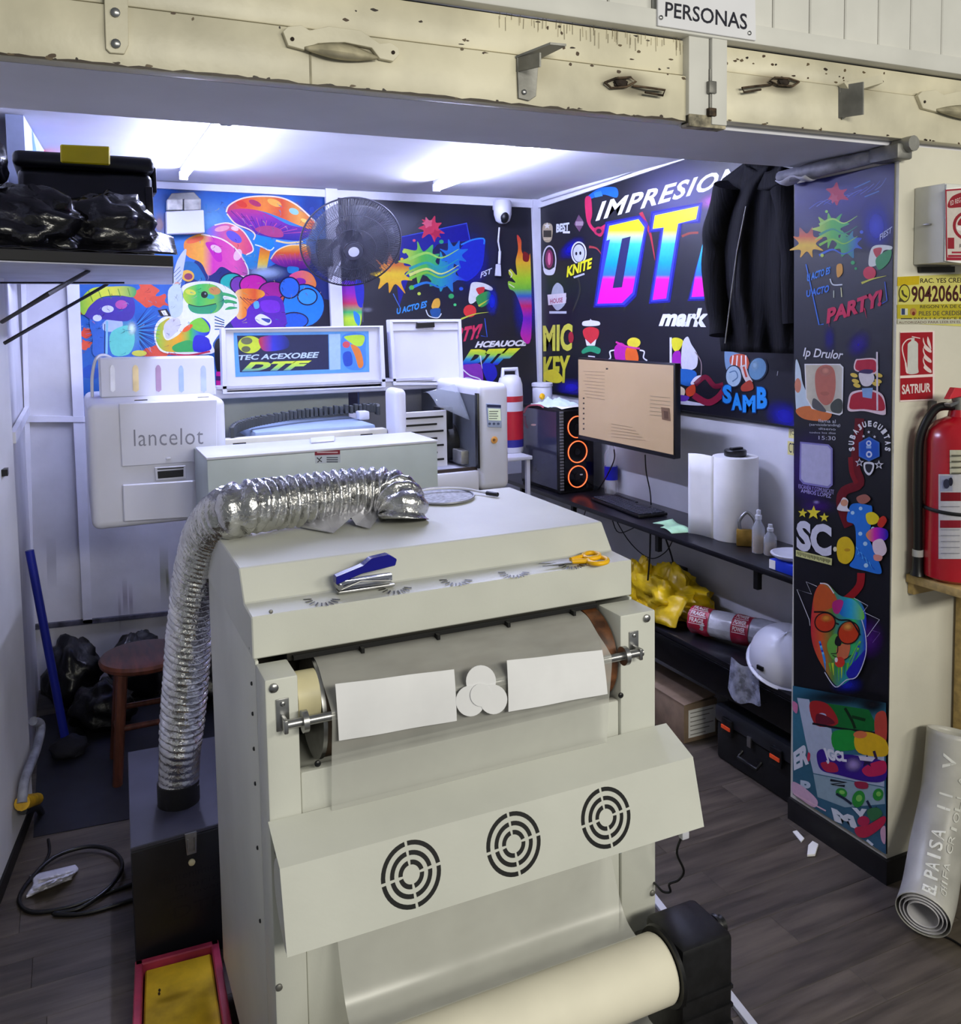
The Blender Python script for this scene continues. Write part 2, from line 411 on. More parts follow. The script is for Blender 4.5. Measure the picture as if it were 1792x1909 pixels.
# old sealing strip / roller rail over the pillar
rr = thing('roller_rail', 'grey rolled rail jutting over the top of the printed pillar', 'rail', (2.13, 2.0, 2.15))
MB().tube([(2.12, FY1+.02, 2.168), (2.13, 2.1, 2.172), (2.145, 1.95, 2.176), (2.15, 1.83, 2.18)], [.02, .024, .021, .019], 10).build('tube', mat('grey_roll', '8d8d96', .5, var=.2, scale=20, bump=.2), rr, 50)
bx('end_block', (2.125, 1.80, 2.155), (2.185, 1.90, 2.198), dsteel, rr, .006)
MB().tube([(2.165, 1.78, 2.195), (2.165, 1.84, 2.195)], .022, 12).build('cap', dsteel, rr, 40)
MB().grid(lambda u, v: Vector((2.10+.065*v, FY1+.02-.13*u, 2.158-.012*math.sin(v*3)-.006*math.sin(u*9))), 8, 6).build('flap', mat('white_film', 'c9c9d4', .4), rr, 60, .002)

# ------------------------------------------------------------------ header of the shop front
hd = thing('overhead_door', 'cream chipped overhead door leaf with pull handle over the opening', 'door', (.4, FY0, SZ))
def fy(p, Y=FY0): return onY(p, Y)
bx('lower_rail', (-1.2, FY0, SZ), (1.404, FY0+.04, 2.312), cream, hd, .004)
bx('upper_rail', (-1.2, FY0+.012, 2.316), (1.404, FY0+.04, 2.40), cream, hd, .003)
bx('seam', (-1.2, FY0+.02, 2.31), (1.404, FY0+.04, 2.318), rust, hd)
bx('top_gap', (-1.2, FY0+.02, 2.398), (1.404, FY0+.042, 2.418), mat('dark_gap', '26241f', .9), hd)
bx('weld_seam', (.464, FY0-.0015, SZ+.003), (.468, FY0, 2.31), mat('weld', 'b3ab90', .6, var=.3), hd)
h2 = thing('overhead_door', 'cream overhead door leaf between bolt post and outer wall', 'door', (2.2, FY0, SZ))
bx('lower_rail', (1.517, FY0, SZ+.012), (3.7, FY0+.04, 2.335), cream, h2, .004)
bx('upper_rail', (1.517, FY0+.012, 2.338), (3.7, FY0+.04, 2.40), cream, h2, .003)
bx('seam', (1.517, FY0+.02, 2.33), (3.7, FY0+.04, 2.341), rust, h2)
bx('top_gap', (1.517, FY0+.02, 2.398), (3.7, FY0+.042, 2.418), MATS['dark_gap'], h2)
# chips of missing paint
def chips(parent, Y, seeds, n, zr, xr, seed):
    rnd = random.Random(seed); ik = Ink(lambda p: Vector((p[0], Y, p[1])), (0, -1, 0), .0003)
    for i in range(n):
        x = rnd.uniform(*xr); z = rnd.uniform(*zr); a = rnd.uniform(.002, .008); b = rnd.uniform(.0015, .004)
        ik.sm([(x+a*rnd.uniform(.6, 1.3)*math.cos(t), z+b*rnd.uniform(.5, 1.4)*math.sin(t)) for t in (0, 1, 2, 3, 4, 5)], rnd.choice(['2a1d14', '3a2a1c', '54402c', '6b5a40']))
    ik.build('paint_chip', parent)
chips(hd, FY0, 0, 20, (SZ+.003, SZ+.008), (-.1, 1.4), 1)
rnd = random.Random(3); ik = Ink(lambda p: Vector((p[0], FY0, p[1])), (0, -1, 0), .0003)
ik.poly([(-.3+i*.02, SZ+.0045+.002*rnd.uniform(-1, 1.4)) for i in range(86)]+[(1.4, SZ+.001), (-.3, SZ+.001)], '3a2c1e')
ik.build('edge_grime', hd)
chips(hd, FY0, 0, 16, (2.302, 2.31), (.2, 1.4), 2)
chips(hd, FY0+.012, 0, 22, (2.318, 2.395), (.5, 1.39), 3)
chips(h2, FY0, 0, 14, (SZ+.014, SZ+.018), (1.53, 2.6), 4)
chips(h2, FY0+.012, 0, 26, (2.342, 2.39), (1.5, 2.1), 5)
ik = Ink(castY(FY0), (0, -1, 0), .0002)
for cx, cy, rx, ry, c in ((1165, 152, 60, 26, '5a452c70'), (1185, 170, 50, 18, '40301e66'), (1225, 172, 26, 14, '35281a60'), (650, 95, 110, 30, '80704a30'), (205, 60, 24, 60, '6a5c4050'), (1000, 130, 60, 60, '80704a28')): ik.glow(cx, cy, rx, ry, c)
ik.build('grime', hd)
ik = Ink(castY(FY0), (0, -1, 0), .0002)
for cx, cy, rx, ry, c in ((1440, 152, 62, 24, '6a4a2a78'), (1465, 165, 40, 16, '40301e66'), (1600, 170, 60, 26, '8a7a5a30')): ik.glow(cx, cy, rx, ry, c)
ik.build('grime', h2)
rnd = random.Random(11); ik = Ink(castY(FY0+.012), (0, -1, 0), .0002)
for i in range(60):
    x = 930+rnd.random()*345; y = 8+(x-930)*.16+rnd.uniform(8, 24); ik.line([(x, y), (x+rnd.uniform(-1, 1), y+rnd.uniform(10, 30))], 1.6, rnd.choice(['8a7c5a66', '6e604480', 'a0906c60']))
ik.build('drip', hd)
# hardware
def screw(c, r, parent, d=(0, -1, 0), m=None):
    c = Vector(c); d = Vector(d)
    return MB().tube([c, c+d*r*.5, c+d*r*.8], [r, r, r*.6], 12).build('screw', m or steel, parent, 40)
hp = plate('hinge_plate', [fy(p) for p in ((193, -30), (238, -30), (240, 85), (232, 102), (205, 100), (197, 92))], (0, -.006, 0), cream, hd, .0012)
for p in ((215, 24), (216, 82)): screw(onY(p, FY0-.006), .0085, hp)
def pull_handle(parent, q, rs=1):
    pts = [(525, 62), (534, 53), (560, 50), (575, 60), (610, 52), (670, 60), (705, 84), (725, 82), (740, 92), (742, 104), (730, 117), (705, 112), (690, 92), (640, 82), (590, 84), (565, 96), (535, 88)]
    hh = plate('handle', [onY(q(p), FY0) for p in pts], (0, -.012, 0), cream, parent, .001)
    g = MB().grid(lambda u, v: onY(q((568+u*136, 92+u*18+math.sin(u*PI)*(-16+26*v)-4*(1-v))), FY0-.012-.028*math.sin(PI*min(1, v*1.0))*math.sin(PI*u)), 14, 6); g.build('grip', mat('worn_cream', 'bdb497', .5, var=.2, scale=14), hh, 60, .002)
    for p in ((545, 73), (733, 98)): screw(onY(q(p), FY0-.012), .004, hh, m=rust)
pull_handle(hd, lambda p: p); pull_handle(h2, lambda p: (1705+(p[0]-525)*.95, 180+(p[1]-62)*.9))
def angle_bracket(parent, pts_plate, pts_arm, sc):
    b = plate('bracket', [onY(p, FY0) for p in pts_plate], (0, -.005, 0), dsteel, parent, .001)
    a = [onY(p, FY0) for p in pts_arm]
    MB().plate([a[0], a[1], a[1]+Vector((.03, -.055, 0)), a[0]+Vector((.03, -.055, 0))], (0.004, 0, 0)).build('arm', dsteel, b)
    for p in sc: screw(onY(p, FY0-.005), .006, b)
angle_bracket(hd, [(962, 108), (990, 96), (1003, 112), (998, 180), (985, 189), (965, 184)], [(962, 108), (962, 134)], [(978, 125), (977, 172)])
MB().plate([onY((962, 108), FY0-.004), onY((1003, 112), FY0-.004), onY((1003, 112), FY0-.004)+Vector((.045, -.05, .022)), onY((962, 108), FY0-.004)+Vector((.06, -.05, .022))], (0, 0, .005)).build('bracket_flange', dsteel, hd)
angle_bracket(h2, [(1563, 160), (1580, 152), (1582, 215), (1568, 224)], [(1563, 160), (1563, 220)], [])
MB().plate([onY((1563, 160), FY0-.003), onY((1632, 146), FY0-.003), onY((1636, 160), FY0-.003), onY((1575, 178), FY0-.003)], (0, -.02, .004)).build('bracket_flange', cream, h2)
def hasp(parent, q):
    hs = pipe('hasp', [onY(q(p), FY0-.008) for p in ((0, 12), (20, 4), (48, 2), (58, 10), (40, 20), (12, 22), (0, 12))], .0028, mat('rusty_iron', '5a4a3a', .6, .5, var=.35, scale=40, bump=.3), parent)
    pipe('staple', [onY(q((52, 18)), FY0-.006), onY(q((85, 22)), FY0-.018), onY(q((112, 26)), FY0-.014), onY(q((108, 36)), FY0-.014), onY(q((75, 30)), FY0-.016)], .0028, MATS['rusty_iron'], hs)
    MB().blob(onY(q((30, 12)), FY0-.003), (.016, .005, .010), 3, .5).build('rust_patch', rust, hs, 60)
hasp(hd, lambda p: (1128+p[0], 142+p[1])); hasp(h2, lambda p: (1490-p[0]*.95, 143+p[1]*.8))
# bolt post between the leaves
bp = thing('bolt_post', 'white steel post with vertical slide bolt between the door leaves', 'door post', (1.46, FY0-.01, SZ-.01))
bx('post', (1.402, FY0-.012, SZ-.006), (1.463, FY0+.03, 2.41), siding_m, bp, .002)
bx('angle', (1.468, FY0-.018, SZ-.004), (1.515, FY0+.03, 2.41), siding_m, bp, .002)
bx('slot', (1.462, FY0-.004, SZ-.004), (1.469, FY0+.03, 2.40), MATS['dark_gap'], bp)
cyl('bolt', (1.466, FY0-.012, SZ+.02), (1.466, FY0-.012, 2.33), .0045, dsteel, bp)
bx('bolt_guide', (1.455, FY0-.024, 2.27), (1.478, FY0-.008, 2.30), dsteel, bp, .002)
bx('bolt_guide', (1.455, FY0-.024, 2.215), (1.478, FY0-.008, 2.235), MATS['rusty_iron'], bp, .002)
bx('foot_plate', (1.402, FY0-.014, SZ-.012), (1.515, FY0+.02, SZ+.018), mat('scuffed_plate', 'a59c84', .6, var=.4, scale=30, bump=.2), bp, .002)
# siding above
sd = bpy.data.objects['wall_front_upper']
x = -1.2
while x < 3.65:
    MB().box((x+.0015, FY0-.004, 2.452), (x+.1235, FY0+.04, 2.99), .003, 1).build('plank', siding_m, sd); x += .125
bx('rail', (-1.2, FY0-.022, 2.404), (3.7, FY0+.04, 2.452), siding_m, sd, .004)
sg = thing('wall_sign', 'white plastic sign reading PERSONAS in black letters', 'sign', (1.44, FY0-.026, 2.405))
plate('board', [onY(p, FY0-.022) for p in ((1224, -120), (1404, -100), (1407, 77), (1224, 49))], (0, -.006, 0), mat('sign_white', 'e4e4ea', .35, var=.02), sg, .001)
ik = Ink(castY(FY0-.028), (0, -1, 0)); ik.text('PERSONAS', [(1241, 3), (1393, 26), (1393, 56), (1240, 31)], '15162a', .012)
ik.build('lettering', sg)
for p in ((1232, 33), (1397, 62)): screw(onY(p, FY0-.028), .0055, sg)

# LED tubes on the ceiling
ledm = mat('led_tube_glow', 'ffffff', .4, var=0, emit=1)
b_ = ledm.node_tree.nodes['Principled BSDF']; b_.inputs['Emission Color'].default_value = (*LED, 1); b_.inputs['Emission Strength'].default_value = LED_POWER
def led(x, y0, y1, label):
    t = thing('led_tube_light', label, 'light', (x, (y0+y1)/2, CZ-.06))
    bx('housing', (x-.014, y0, CZ-.022), (x+.014, y1, CZ), pwhite, t, .003)
    MB().tube([(x, y0+.02, CZ-.036), (x, y1-.02, CZ-.036)], .017, 14).build('tube', ledm, t, 60)
    for y in (y0, y1-.02): bx('end_cap', (x-.019, y, CZ-.056), (x+.019, y+.02, CZ-.018), pwhite, t, .004)
led(1.69, 2.97, 4.17, 'white LED tube light on ceiling in front of the right wall lettering')
led(.49, 3.0, 4.2, 'white LED tube light on ceiling above the mushroom mural side')

# ------------------------------------------------------------------ film curing machine in the doorway
X0, X1, MF, MBK = .288, 1.136, 1.571, 2.28
mc = thing('film_curing_machine', 'cream-grey film curing oven with fan hood and slatted vents in doorway', 'machine', (.71, 1.9, 0))
bx('body', (X0+.008, 1.61, .08), (X1-.008, MBK-.004, .86), machine_m, mc, .004)
bx('rear_housing', (X0+.008, 1.80, .862), (X1-.008, MBK-.004, 1.087), mat('dark_oven_inside', '2b2723', .6), mc)
for x in (X0, X1-.007): bx('side_panel', (x, 1.661, .08), (x+.007, MBK, 1.087), machine_m, mc, .002)
bx('cheek', (X0, MF, .08), (.348, 1.66, 1.083), machine_m, mc, .004)
bx('cheek', (1.045, MF, .08), (X1, 1.66, 1.083), machine_m, mc, .004)
bx('front_panel', (.349, MF+.006, .08), (1.044, 1.60, .895), machine_m, mc, .004)
prof = [(1.665, 1.089), (1.665, 1.171), (1.745, 1.174), (1.79, 1.234), (MBK+.003, 1.237), (MBK+.003, 1.089)]
MB().plate([(X0-.003, y, z) for y, z in prof], (X1-X0+.006, 0, 0), .0025).build('cover', machine_m, mc, 20)
bx('cover_gap', (.35, 1.668, 1.074), (1.044, 1.70, 1.089), MATS['dark_gap'], mc)
bx('scraper_bar', (.36, 1.655, 1.078), (1.04, 1.664, 1.086), blkm, mc)
for i in range(4): bx('scraper_tab', (.49+i*.16, 1.64, 1.074), (.496+i*.16, 1.657, 1.084), blkm, mc)
for x in (X0+.03, X1-.07):
    for y in (1.60, MBK-.08): cyl('foot', (x+.02, y+.02, 0), (x+.02, y+.02, .08), .02, blk, mc)
drum_m = mat('brown_drum_end', '6e4326', .5, var=.3, scale=25)
dr = cyl('drum', (.40, 1.675, .975), (1.036, 1.675, .975), .098, mat('tan_drum', '4a3a2c', .5, var=.2, scale=12), mc, 40)
cyl('drum_end', (1.005, 1.675, .975), (1.04, 1.675, .975), .1005, drum_m, dr, 40)
cyl('drum_end', (.394, 1.675, .975), (.402, 1.675, .975), .1005, steel, dr, 40)
hubm = mat('cream_nylon', 'd9cfa6', .45)
cyl('drum_hub', (.35, 1.625, 1.02), (.392, 1.625, 1.02), .046, hubm, dr, 28)
rod = cyl('guide_rod', (.315, 1.549, 1.004), (1.085, 1.549, 1.004), .0085, steel, mc, 16)
for x, s in ((.348, 1), (1.045, -1)): cyl('collar', (x, 1.549, 1.004), (x+.01*s, 1.549, 1.004), .020, steel, rod, 20)
for x in (.318, 1.078):
    b = bx('rod_bracket', (x-.012, MF-.003, .985), (x+.012, MF, 1.045), steel, mc, .002)
    bx('bracket_arm', (x-.004, 1.54, .99), (x+.004, MF-.002, 1.015), steel, b, .002)
    screw((x, MF-.003, 1.036), .0045, b)
for p in ((510, 1282), (1205, 1152)): screw(onY(p, MF), .0085, mc)
for p in ((1157, 1296), (592, 1423)): screw(onY(p, MF), .006, mc, m=blk)
for p in ((1210, 1405), (518, 1587), (1216, 1664), (520, 1840)): screw(onY(p, MF), .0065, mc, m=dsteel)
for z in (1.10, 1.03, .97, .90, .83, .7, .55): screw((X0, 1.70, z), .004, mc, (-1, 0, 0), blk)
screw(onY((505, 1140), 1.665), .004, mc, m=dsteel)
# ledge slots
for i, (cx, cy, k) in enumerate(((600, 1116, 1.12), (735, 1094, 1.06), (850, 1080, 1), (958, 1066, .95), (1066, 1050, .9))):
    ik = Ink(castZ(1.1735), (0, 0, 1), .0003)
    for j in range(9):
        a = math.radians(8+j*20.5); r0, r1 = 17*k, 31*k
        p0 = (cx+r0*math.cos(a), cy+r0*math.sin(a)*.42); p1 = (cx+r1*math.cos(a), cy+r1*math.sin(a)*.42)
        ik.line([p0, p1], 2.6 if 2 < j < 6 else 1.7, '141414')
    ik.build('vent', mc)
# fan hood
hd_ = MB(); A0 = (1.475, .787); A1 = (1.438, .652); XB0, XB1 = X0-.003, 1.163
t_ = .0025
hd_.plate([(XB0, A0[0], A0[1]), (XB0, A1[0], A1[1]), (XB0, A1[0]+t_, A1[1]), (XB0, A0[0]+t_, A0[1])], (XB1-XB0, 0, 0))
hd_.plate([(XB0, A0[0], A0[1]), (XB0, MF-.002, .822), (XB0, MF-.002, .819), (XB0, A0[0]+t_, A0[1]-.003)], (XB1-XB0, 0, 0))
hood = hd_.build('fan_hood', machine_m, mc)
for x in (XB0, XB1-.002):
    side = smooth_path([(x, A0[0]+.003, A0[1]-.002), (x, 1.505, .79), (x, 1.528, .755), (x, 1.515, .70), (x, 1.46, .66), (x, A1[0]+.003, A1[1]+.004)], 4)
    MB().plate(side, (.002, 0, 0)).build('hood_end', machine_m, hood)
nrm = Vector((0, -(A0[1]-A1[1]), (A0[0]-A1[0]))).normalized(); upv = (Vector((0, *A0))-Vector((0, *A1))).normalized()
def on_hood(p):
    # intersect the pixel ray with the sloping hood plate
    d = ray(p); o = Vector((0, 0, CH)); q = Vector((0, *A0)); t = (q-o).dot(nrm)/d.dot(nrm); return o+d*t
slot_m = mat('black_fan_slot', '0c0c0c', .5)
for (px_, py_) in ((767, 1630), (958, 1573), (1130, 1524)):
    c = on_hood((px_, py_)); g = MB()
    bx_ = Vector((1, 0, 0))
    for r0, r1 in ((.0495, .0575), (.0325, .0405), (.0165, .0245)):
        for q in range(4):
            gap = .0028; n = 10; a0 = q*PI/2+.08+gap/r1; a1 = (q+1)*PI/2+.08-gap/r1
            P = []
            for i in range(n+1): a = a0+(a1-a0)*i/n; P.append(c+bx_*math.cos(a)*r1+upv*math.sin(a)*r1+nrm*-.0006)
            for i in range(n, -1, -1): a = a0+(a1-a0)*i/n; P.append(c+bx_*math.cos(a)*r0+upv*math.sin(a)*r0+nrm*-.0006)
            for i in range(n):
                V = [P[i], P[i+1], P[2*n-i], P[2*n+1-i]]
                g.plate(V, nrm*.0012)
    g.build('fan_slot', slot_m, hood)
bx('hood_connector', (1.132, 1.47, .612), (1.15, 1.485, .64), pwhite, hood, .002)
# take-up motor
wm = mat('black_textured_plastic', '141417', .45, var=.2, scale=30, bump=.1)
mot = bx('take_up_motor', (1.055, 1.37, .22), (1.185, 1.50, .455), wm, mc, .012)
MB().lathe([(0, 0), (.075, 0), (.078, .006), (.06, .014), (.03, .016), (0, .016)], (1.04, 1.42, .395), 28, 'X').build('flange', wm, mot, 40)
MB().lathe([(0, 0), (.022, 0), (.024, .006), (.014, .012), (.018, .02), (0, .022)], (1.185, 1.43, .43), 20, 'X').build('knob', wm, mot, 40)
for z in (.26, .30, .34): bx('rib', (1.06, 1.365, z), (1.18, 1.372, z+.008), wm, mot)
bx('motor_arm', (1.08, 1.50, .30), (1.12, MF, .36), dsteel, mc)
cyl('take_up_shaft', (.31, 1.42, .395), (1.045, 1.42, .395), .012, steel, mc)
bx('shaft_arm', (.30, 1.40, .38), (.315, MF, .41), dsteel, mc)
# loose connector cable under the hood
pc = pipe('power_cable', smooth_path([onY((1270, 1562), 1.49), onY((1262, 1590), 1.5), onY((1275, 1622), 1.51), onY((1266, 1640), 1.52), onY((1248, 1648), 1.53), onY((1250, 1662), 1.53), onY((1236, 1662), 1.54), onY((1224, 1650), 1.56), (1.139, 1.61, .45)], 5), .0028, blk)
tag(pc, 'thin black cable dangling from the fan hood connector', 'cable')

# film web with the white prints, and the paper roll
fm = bpy.data.materials.new('hazy_transfer_film'); fm.use_nodes = True
b = fm.node_tree.nodes['Principled BSDF']; b.inputs['Base Color'].default_value = (*lin('cfcfc9'), 1); b.inputs['Alpha'].default_value = .5; b.inputs['Roughness'].default_value = .22
fn = fm.node_tree.nodes.new('ShaderNodeTexNoise'); fn.inputs['Scale'].default_value = 7
fr = fm.node_tree.nodes.new('ShaderNodeMapRange'); fr.inputs[3].default_value = .38; fr.inputs[4].default_value = .62
fm.node_tree.links.new(fn.outputs[0], fr.inputs[0]); fm.node_tree.links.new(fr.outputs[0], b.inputs['Alpha'])
fp = smooth_path([(0, 1.672, 1.0755), (0, 1.63, 1.07), (0, 1.59, 1.045), (0, 1.548, 1.022), (0, 1.5365, 1.0), (0, 1.55, .9), (0, 1.562, .75), (0, 1.55, .6), (0, 1.50, .48), (0, 1.45, .453)], 5)
def film_at(v):
    k = v*(len(fp)-1); i = min(int(k), len(fp)-2); return fp[i].lerp(fp[i+1], k-i)
fw = thing('printed_film', 'hazy transfer film with white prints over the roller of the curing machine', 'film', (.7, 1.55, .45))
MB().grid(lambda u, v: film_at(v)+Vector((.40+.60*u, -.002*math.sin(u*7)*v, 0)), 12, 60).build('film', fm, fw, 80)
prm = mat('pearly_white_print', 'efeff2', .3, var=.04, scale=5, coat=.3)
for q in ([(625, 1275), (846, 1247), (851, 1343), (632, 1381)], [(945, 1231), (1122, 1211), (1132, 1293), (948, 1327)]):
    W = [onY(q[0], 1.533), onY(q[1], 1.533), onY(q[2], 1.527), onY(q[3], 1.527)]
    MB().grid(lambda u, v: (W[0].lerp(W[1], u)).lerp(W[3].lerp(W[2], u), v)+Vector((0, -.008*v*(1-v)-.002*math.sin(u*5)**2, 0)), 10, 8).build('print_patch', prm, fw, None, .0006)
P = []
cs = [(897, 1270, 28), (877, 1307, 27), (920, 1304, 26), (897, 1296, 20)]
for x, y, r in cs:
    P.append(MB().plate([onY((x+r*math.cos(i*PI/14), y+1.06*r*math.sin(i*PI/14)), 1.526-.0012*len(P)) for i in range(28)], (0, .0008, 0)).build('print_disc', prm, fw))
pr = thing('paper_roll', 'cream paper roll on the take-up shaft beside the black motor', 'paper roll', (.69, 1.42, .33))
rollm = mat('cream_roll_paper', 'efe9d4', .6, var=.02, scale=10)
MB().lathe([(.013, 0), (.062, .0), (.066, .003), (.066, .69), (.063, .695), (.013, .695)], (.343, 1.42, .395), 40, 'X').build('paper', rollm, pr, 40)

# ------------------------------------------------------------------ foil duct and its black box
foil = mat('crinkled_aluminium_foil', 'd2d2d2', .2, 1, var=.1, scale=30, bump=.38, bscale=85)
dpts = [onY((333, 1478), 2.60), onY((334, 1440), 2.60), onY((336, 1395), 2.59), onY((343, 1310), 2.56), onY((352, 1200), 2.50), onY((363, 1110), 2.42), onY((376, 1040), 2.32), onY((396, 985), 2.2), onZ((440, 950), 1.302), onZ((520, 938), 1.302), onZ((600, 927), 1.302), onZ((680, 917), 1.304), onZ((728, 922), 1.295), onZ((750, 945), 1.272), onZ((752, 968), 1.244)]
dp = smooth_path(dpts, 60); 
L_ = [0]
for a, b2 in zip(dp, dp[1:]): L_.append(L_[-1]+(b2-a).length)
tot = L_[-1]; N_ = 420; path = []; j = 0
for i in range(N_+1):
    s_ = tot*i/N_
    while j < len(L_)-2 and L_[j+1] < s_: j += 1
    k = (s_-L_[j])/max(1e-9, L_[j+1]-L_[j]); path.append(dp[j].lerp(dp[j+1], k))
# ring by ring with a crinkled radius
g = MB(); n = 44; prev = None; up = Vector((0, 1, 0)); R0 = .056
for i, p in enumerate(path):
    d = (path[min(i+1, N_)]-path[max(i-1, 0)]).normalized(); x = d.cross(up).normalized(); up = x.cross(d).normalized(); s_ = tot*i/N_
    ring = []
    amp = .0082*min(1, max(0.12, (s_-.10)/.10))
    for q in range(n):
        a = 2*PI*q/n; ph = s_/.0225-a/(2*PI)
        r = R0+amp*(abs(math.sin(PI*ph))**.8-.55)*1.9
        r += amp*.38*noise.noise(Vector((s_*75, math.cos(a)*4.5, math.sin(a)*4.5)))
        ring.append(g.bm.verts.new(p+(x*math.cos(a)+up*math.sin(a))*r))
    if prev:
        for q in range(n): g.bm.faces.new((prev[q], prev[(q+1) % n], ring[(q+1) % n], ring[q]))
    prev = ring
du = thing('foil_duct', 'corrugated aluminium foil duct from black box up over the machine top', 'duct', tuple(dpts[0]))
g.build('hose', foil, du, 75)
ffm = mat('smooth_foil', 'cfcfd8', .42, .75, var=.1, scale=12, bump=.12, bscale=15)
for P in ([(528, 970, .012), (600, 955, .03), (642, 944, .036), (655, 965, .02), (622, 994, .002), (560, 983, .002)], [(642, 944, .036), (700, 938, .034), (714, 952, .02), (690, 986, .002), (664, 979, .003), (655, 965, .02)]):
    MB().plate([onZ((x, y), 1.238+h) for x, y, h in P], (0, 0, .0008)).build('foil_flap', ffm, du)
c0 = dpts[0]
bbx = thing('filter_box', 'black metal filter box with front latch beside the machine', 'box', (.23, 2.65, 0))
BZ = .36
q4 = [onZ(p, BZ) for p in ((243, 1582), (460, 1520), (421, 1369), (238, 1402))]
bxm = mat('black_sheet_metal', '1b1b22', .4, var=.15, scale=8, bump=.03)
lid = [v.copy() for v in q4]
MB().plate([Vector((v.x, v.y, 0)) for v in q4], (0, 0, BZ-.012), .003).build('body', bxm, bbx, 30)
MB().plate([Vector((v.x, v.y, BZ-.011)) for v in q4], (0, 0, .011), .002).build('lid', mat('grey_black_lid', '3c3c48', .35, var=.12, scale=6), bbx, 30)
MB().lathe([(.058, BZ+.0), (.058, BZ+.06), (.054, BZ+.062), (.054, BZ)], (c0.x, c0.y, 0), 32).build('duct_port', blkm, bbx, 40)
f0, f1 = q4[0], q4[1]; fd = (f1-f0).normalized(); fno = Vector((fd.y, -fd.x, 0))
def bface(u, z, o=0): return f0+(f1-f0)*u+Vector((0, 0, z-BZ))+fno*o
lt = MB().plate([bface(.46, .30, .001), bface(.54, .30, .001), bface(.55, .358, .001), bface(.45, .358, .001)], fno*.006).build('latch', steel, bbx)
pipe('latch_loop', [bface(.47, .345, .009), bface(.47, .31, .011), bface(.53, .31, .011), bface(.53, .345, .009)], .002, steel, lt)
screw(bface(.5, .275, .001), .009, bbx, fno, hubm)
ik = Ink(lambda p: bface(p[0], p[1]), fno, .0006)
for t, z, h, u0, u1 in (('Mantenimiento', .235, .02, .2, .85), ('Diario', .205, .018, .35, .75), ('por favor', .18, .016, .3, .75), ('DTF', .13, .032, .33, .75)):
    ik.text(t, [(u0, z+h), (u1, z+h), (u1, z), (u0, z)], '23232a')
ik.build('lettering', bbx)

# things lying on the machine
st = thing('stapler', 'blue and chrome stapler lying half open on the machine ledge', 'stapler', (.52, 1.745, 1.1735))
SX0, SX1, SY, SZ0 = .462, .586, 1.722, 1.1755
bx('base', (SX0+.004, SY-.012, SZ0), (SX1, SY+.012, SZ0+.006), steel, st, .002)
bx('magazine', (SX0+.006, SY-.008, SZ0+.012), (SX1-.004, SY+.008, SZ0+.026), mat('chrome_tint', 'b9bccb', .2, 1), st, .002)
blu = mat('glossy_blue_plastic', '15158a', .25, var=.08)
MB().plate([(SX0, SY-.012, SZ0+.02), (SX0+.055, SY-.012, SZ0+.036), (SX1+.002, SY-.012, SZ0+.043), (SX1+.006, SY-.012, SZ0+.056), (SX1-.012, SY-.012, SZ0+.068), (SX1-.05, SY-.012, SZ0+.064), (SX0+.058, SY-.012, SZ0+.052), (SX0+.0, SY-.012, SZ0+.036)], (0, .024, 0), .002).build('handle', blu, st, 30)
cyl('hinge_pin', (SX0+.008, SY-.014, SZ0+.014), (SX0+.008, SY+.014, SZ0+.014), .006, steel, st)
pipe('spring_arm', [(SX0+.01, SY-.013, SZ0+.01), (SX0+.05, SY-.014, SZ0+.022), (SX1-.01, SY-.012, SZ0+.014)], .002, steel, st)
sci = thing('scissors', 'yellow handled scissors lying on the machine ledge', 'scissors', (1.03, 1.70, 1.1735))
zz = 1.176
ym = mat('yellow_plastic', 'f2b90c', .35, var=.05)
def flat(pts, dz=0): return [onZ(p, zz+dz) for p in pts]
MB().plate(flat([(1005, 1051), (1064, 1040), (1070, 1046), (1060, 1050)]), (0, 0, .002)).build('blade', steel, sci)
MB().plate(flat([(1012, 1056), (1060, 1046), (1072, 1042), (1068, 1050)], .002), (0, 0, .002)).build('blade', steel, sci)
def ring_handle(cx, cy, rx, ry, dz, tail):
    P = [onZ((cx+rx*math.cos(a*PI/10), cy+ry*math.sin(a*PI/10)), zz+.004+dz) for a in range(20)]
    MB().tube(P, .0055, 8, closed=True).tube([onZ(t, zz+.004+dz) for t in tail], [.005, .006, .0055], 8).build('handle', ym, sci, 60)
ring_handle(1103, 1036, 15, 5.5, .002, [(1064, 1043), (1080, 1039), (1090, 1037)])
ring_handle(1115, 1045, 18, 6, 0, [(1066, 1047), (1084, 1046), (1098, 1046)])
cyl('pivot', onZ((1068, 1046), zz), onZ((1068, 1046), zz)+Vector((0, 0, .007)), .004, steel, sci)
pad = thing('mesh_strainer', 'grey mesh paddle with white handle and black tip beside foil duct', 'strainer', tuple(onZ((825, 925), 1.238)))
zt = 1.2385
hp_ = [onZ((822+62*math.cos(a*PI/14), 924+15*math.sin(a*PI/14)), zt+.004) for a in range(28)]
MB().tube(hp_, .003, 6, closed=True).build('hoop', mat('grey_wire', '8f9096', .4, .5), pad, 60)
MB().plate([p+Vector((0, 0, -.003)) for p in hp_], (0, 0, .0015)).build('mesh', mat('grey_mesh', 'a9abb2', .6, var=.2, scale=90), pad)
pipe('handle', smooth_path([onZ((778, 916), zt+.012), onZ((815, 911), zt+.012), onZ((860, 911), zt+.010), onZ((908, 919), zt+.006)], 6), .0035, pwhite, pad)
cyl('tip', onZ((908, 919), zt+.006), onZ((928, 922), zt+.006), .006, blk, pad)

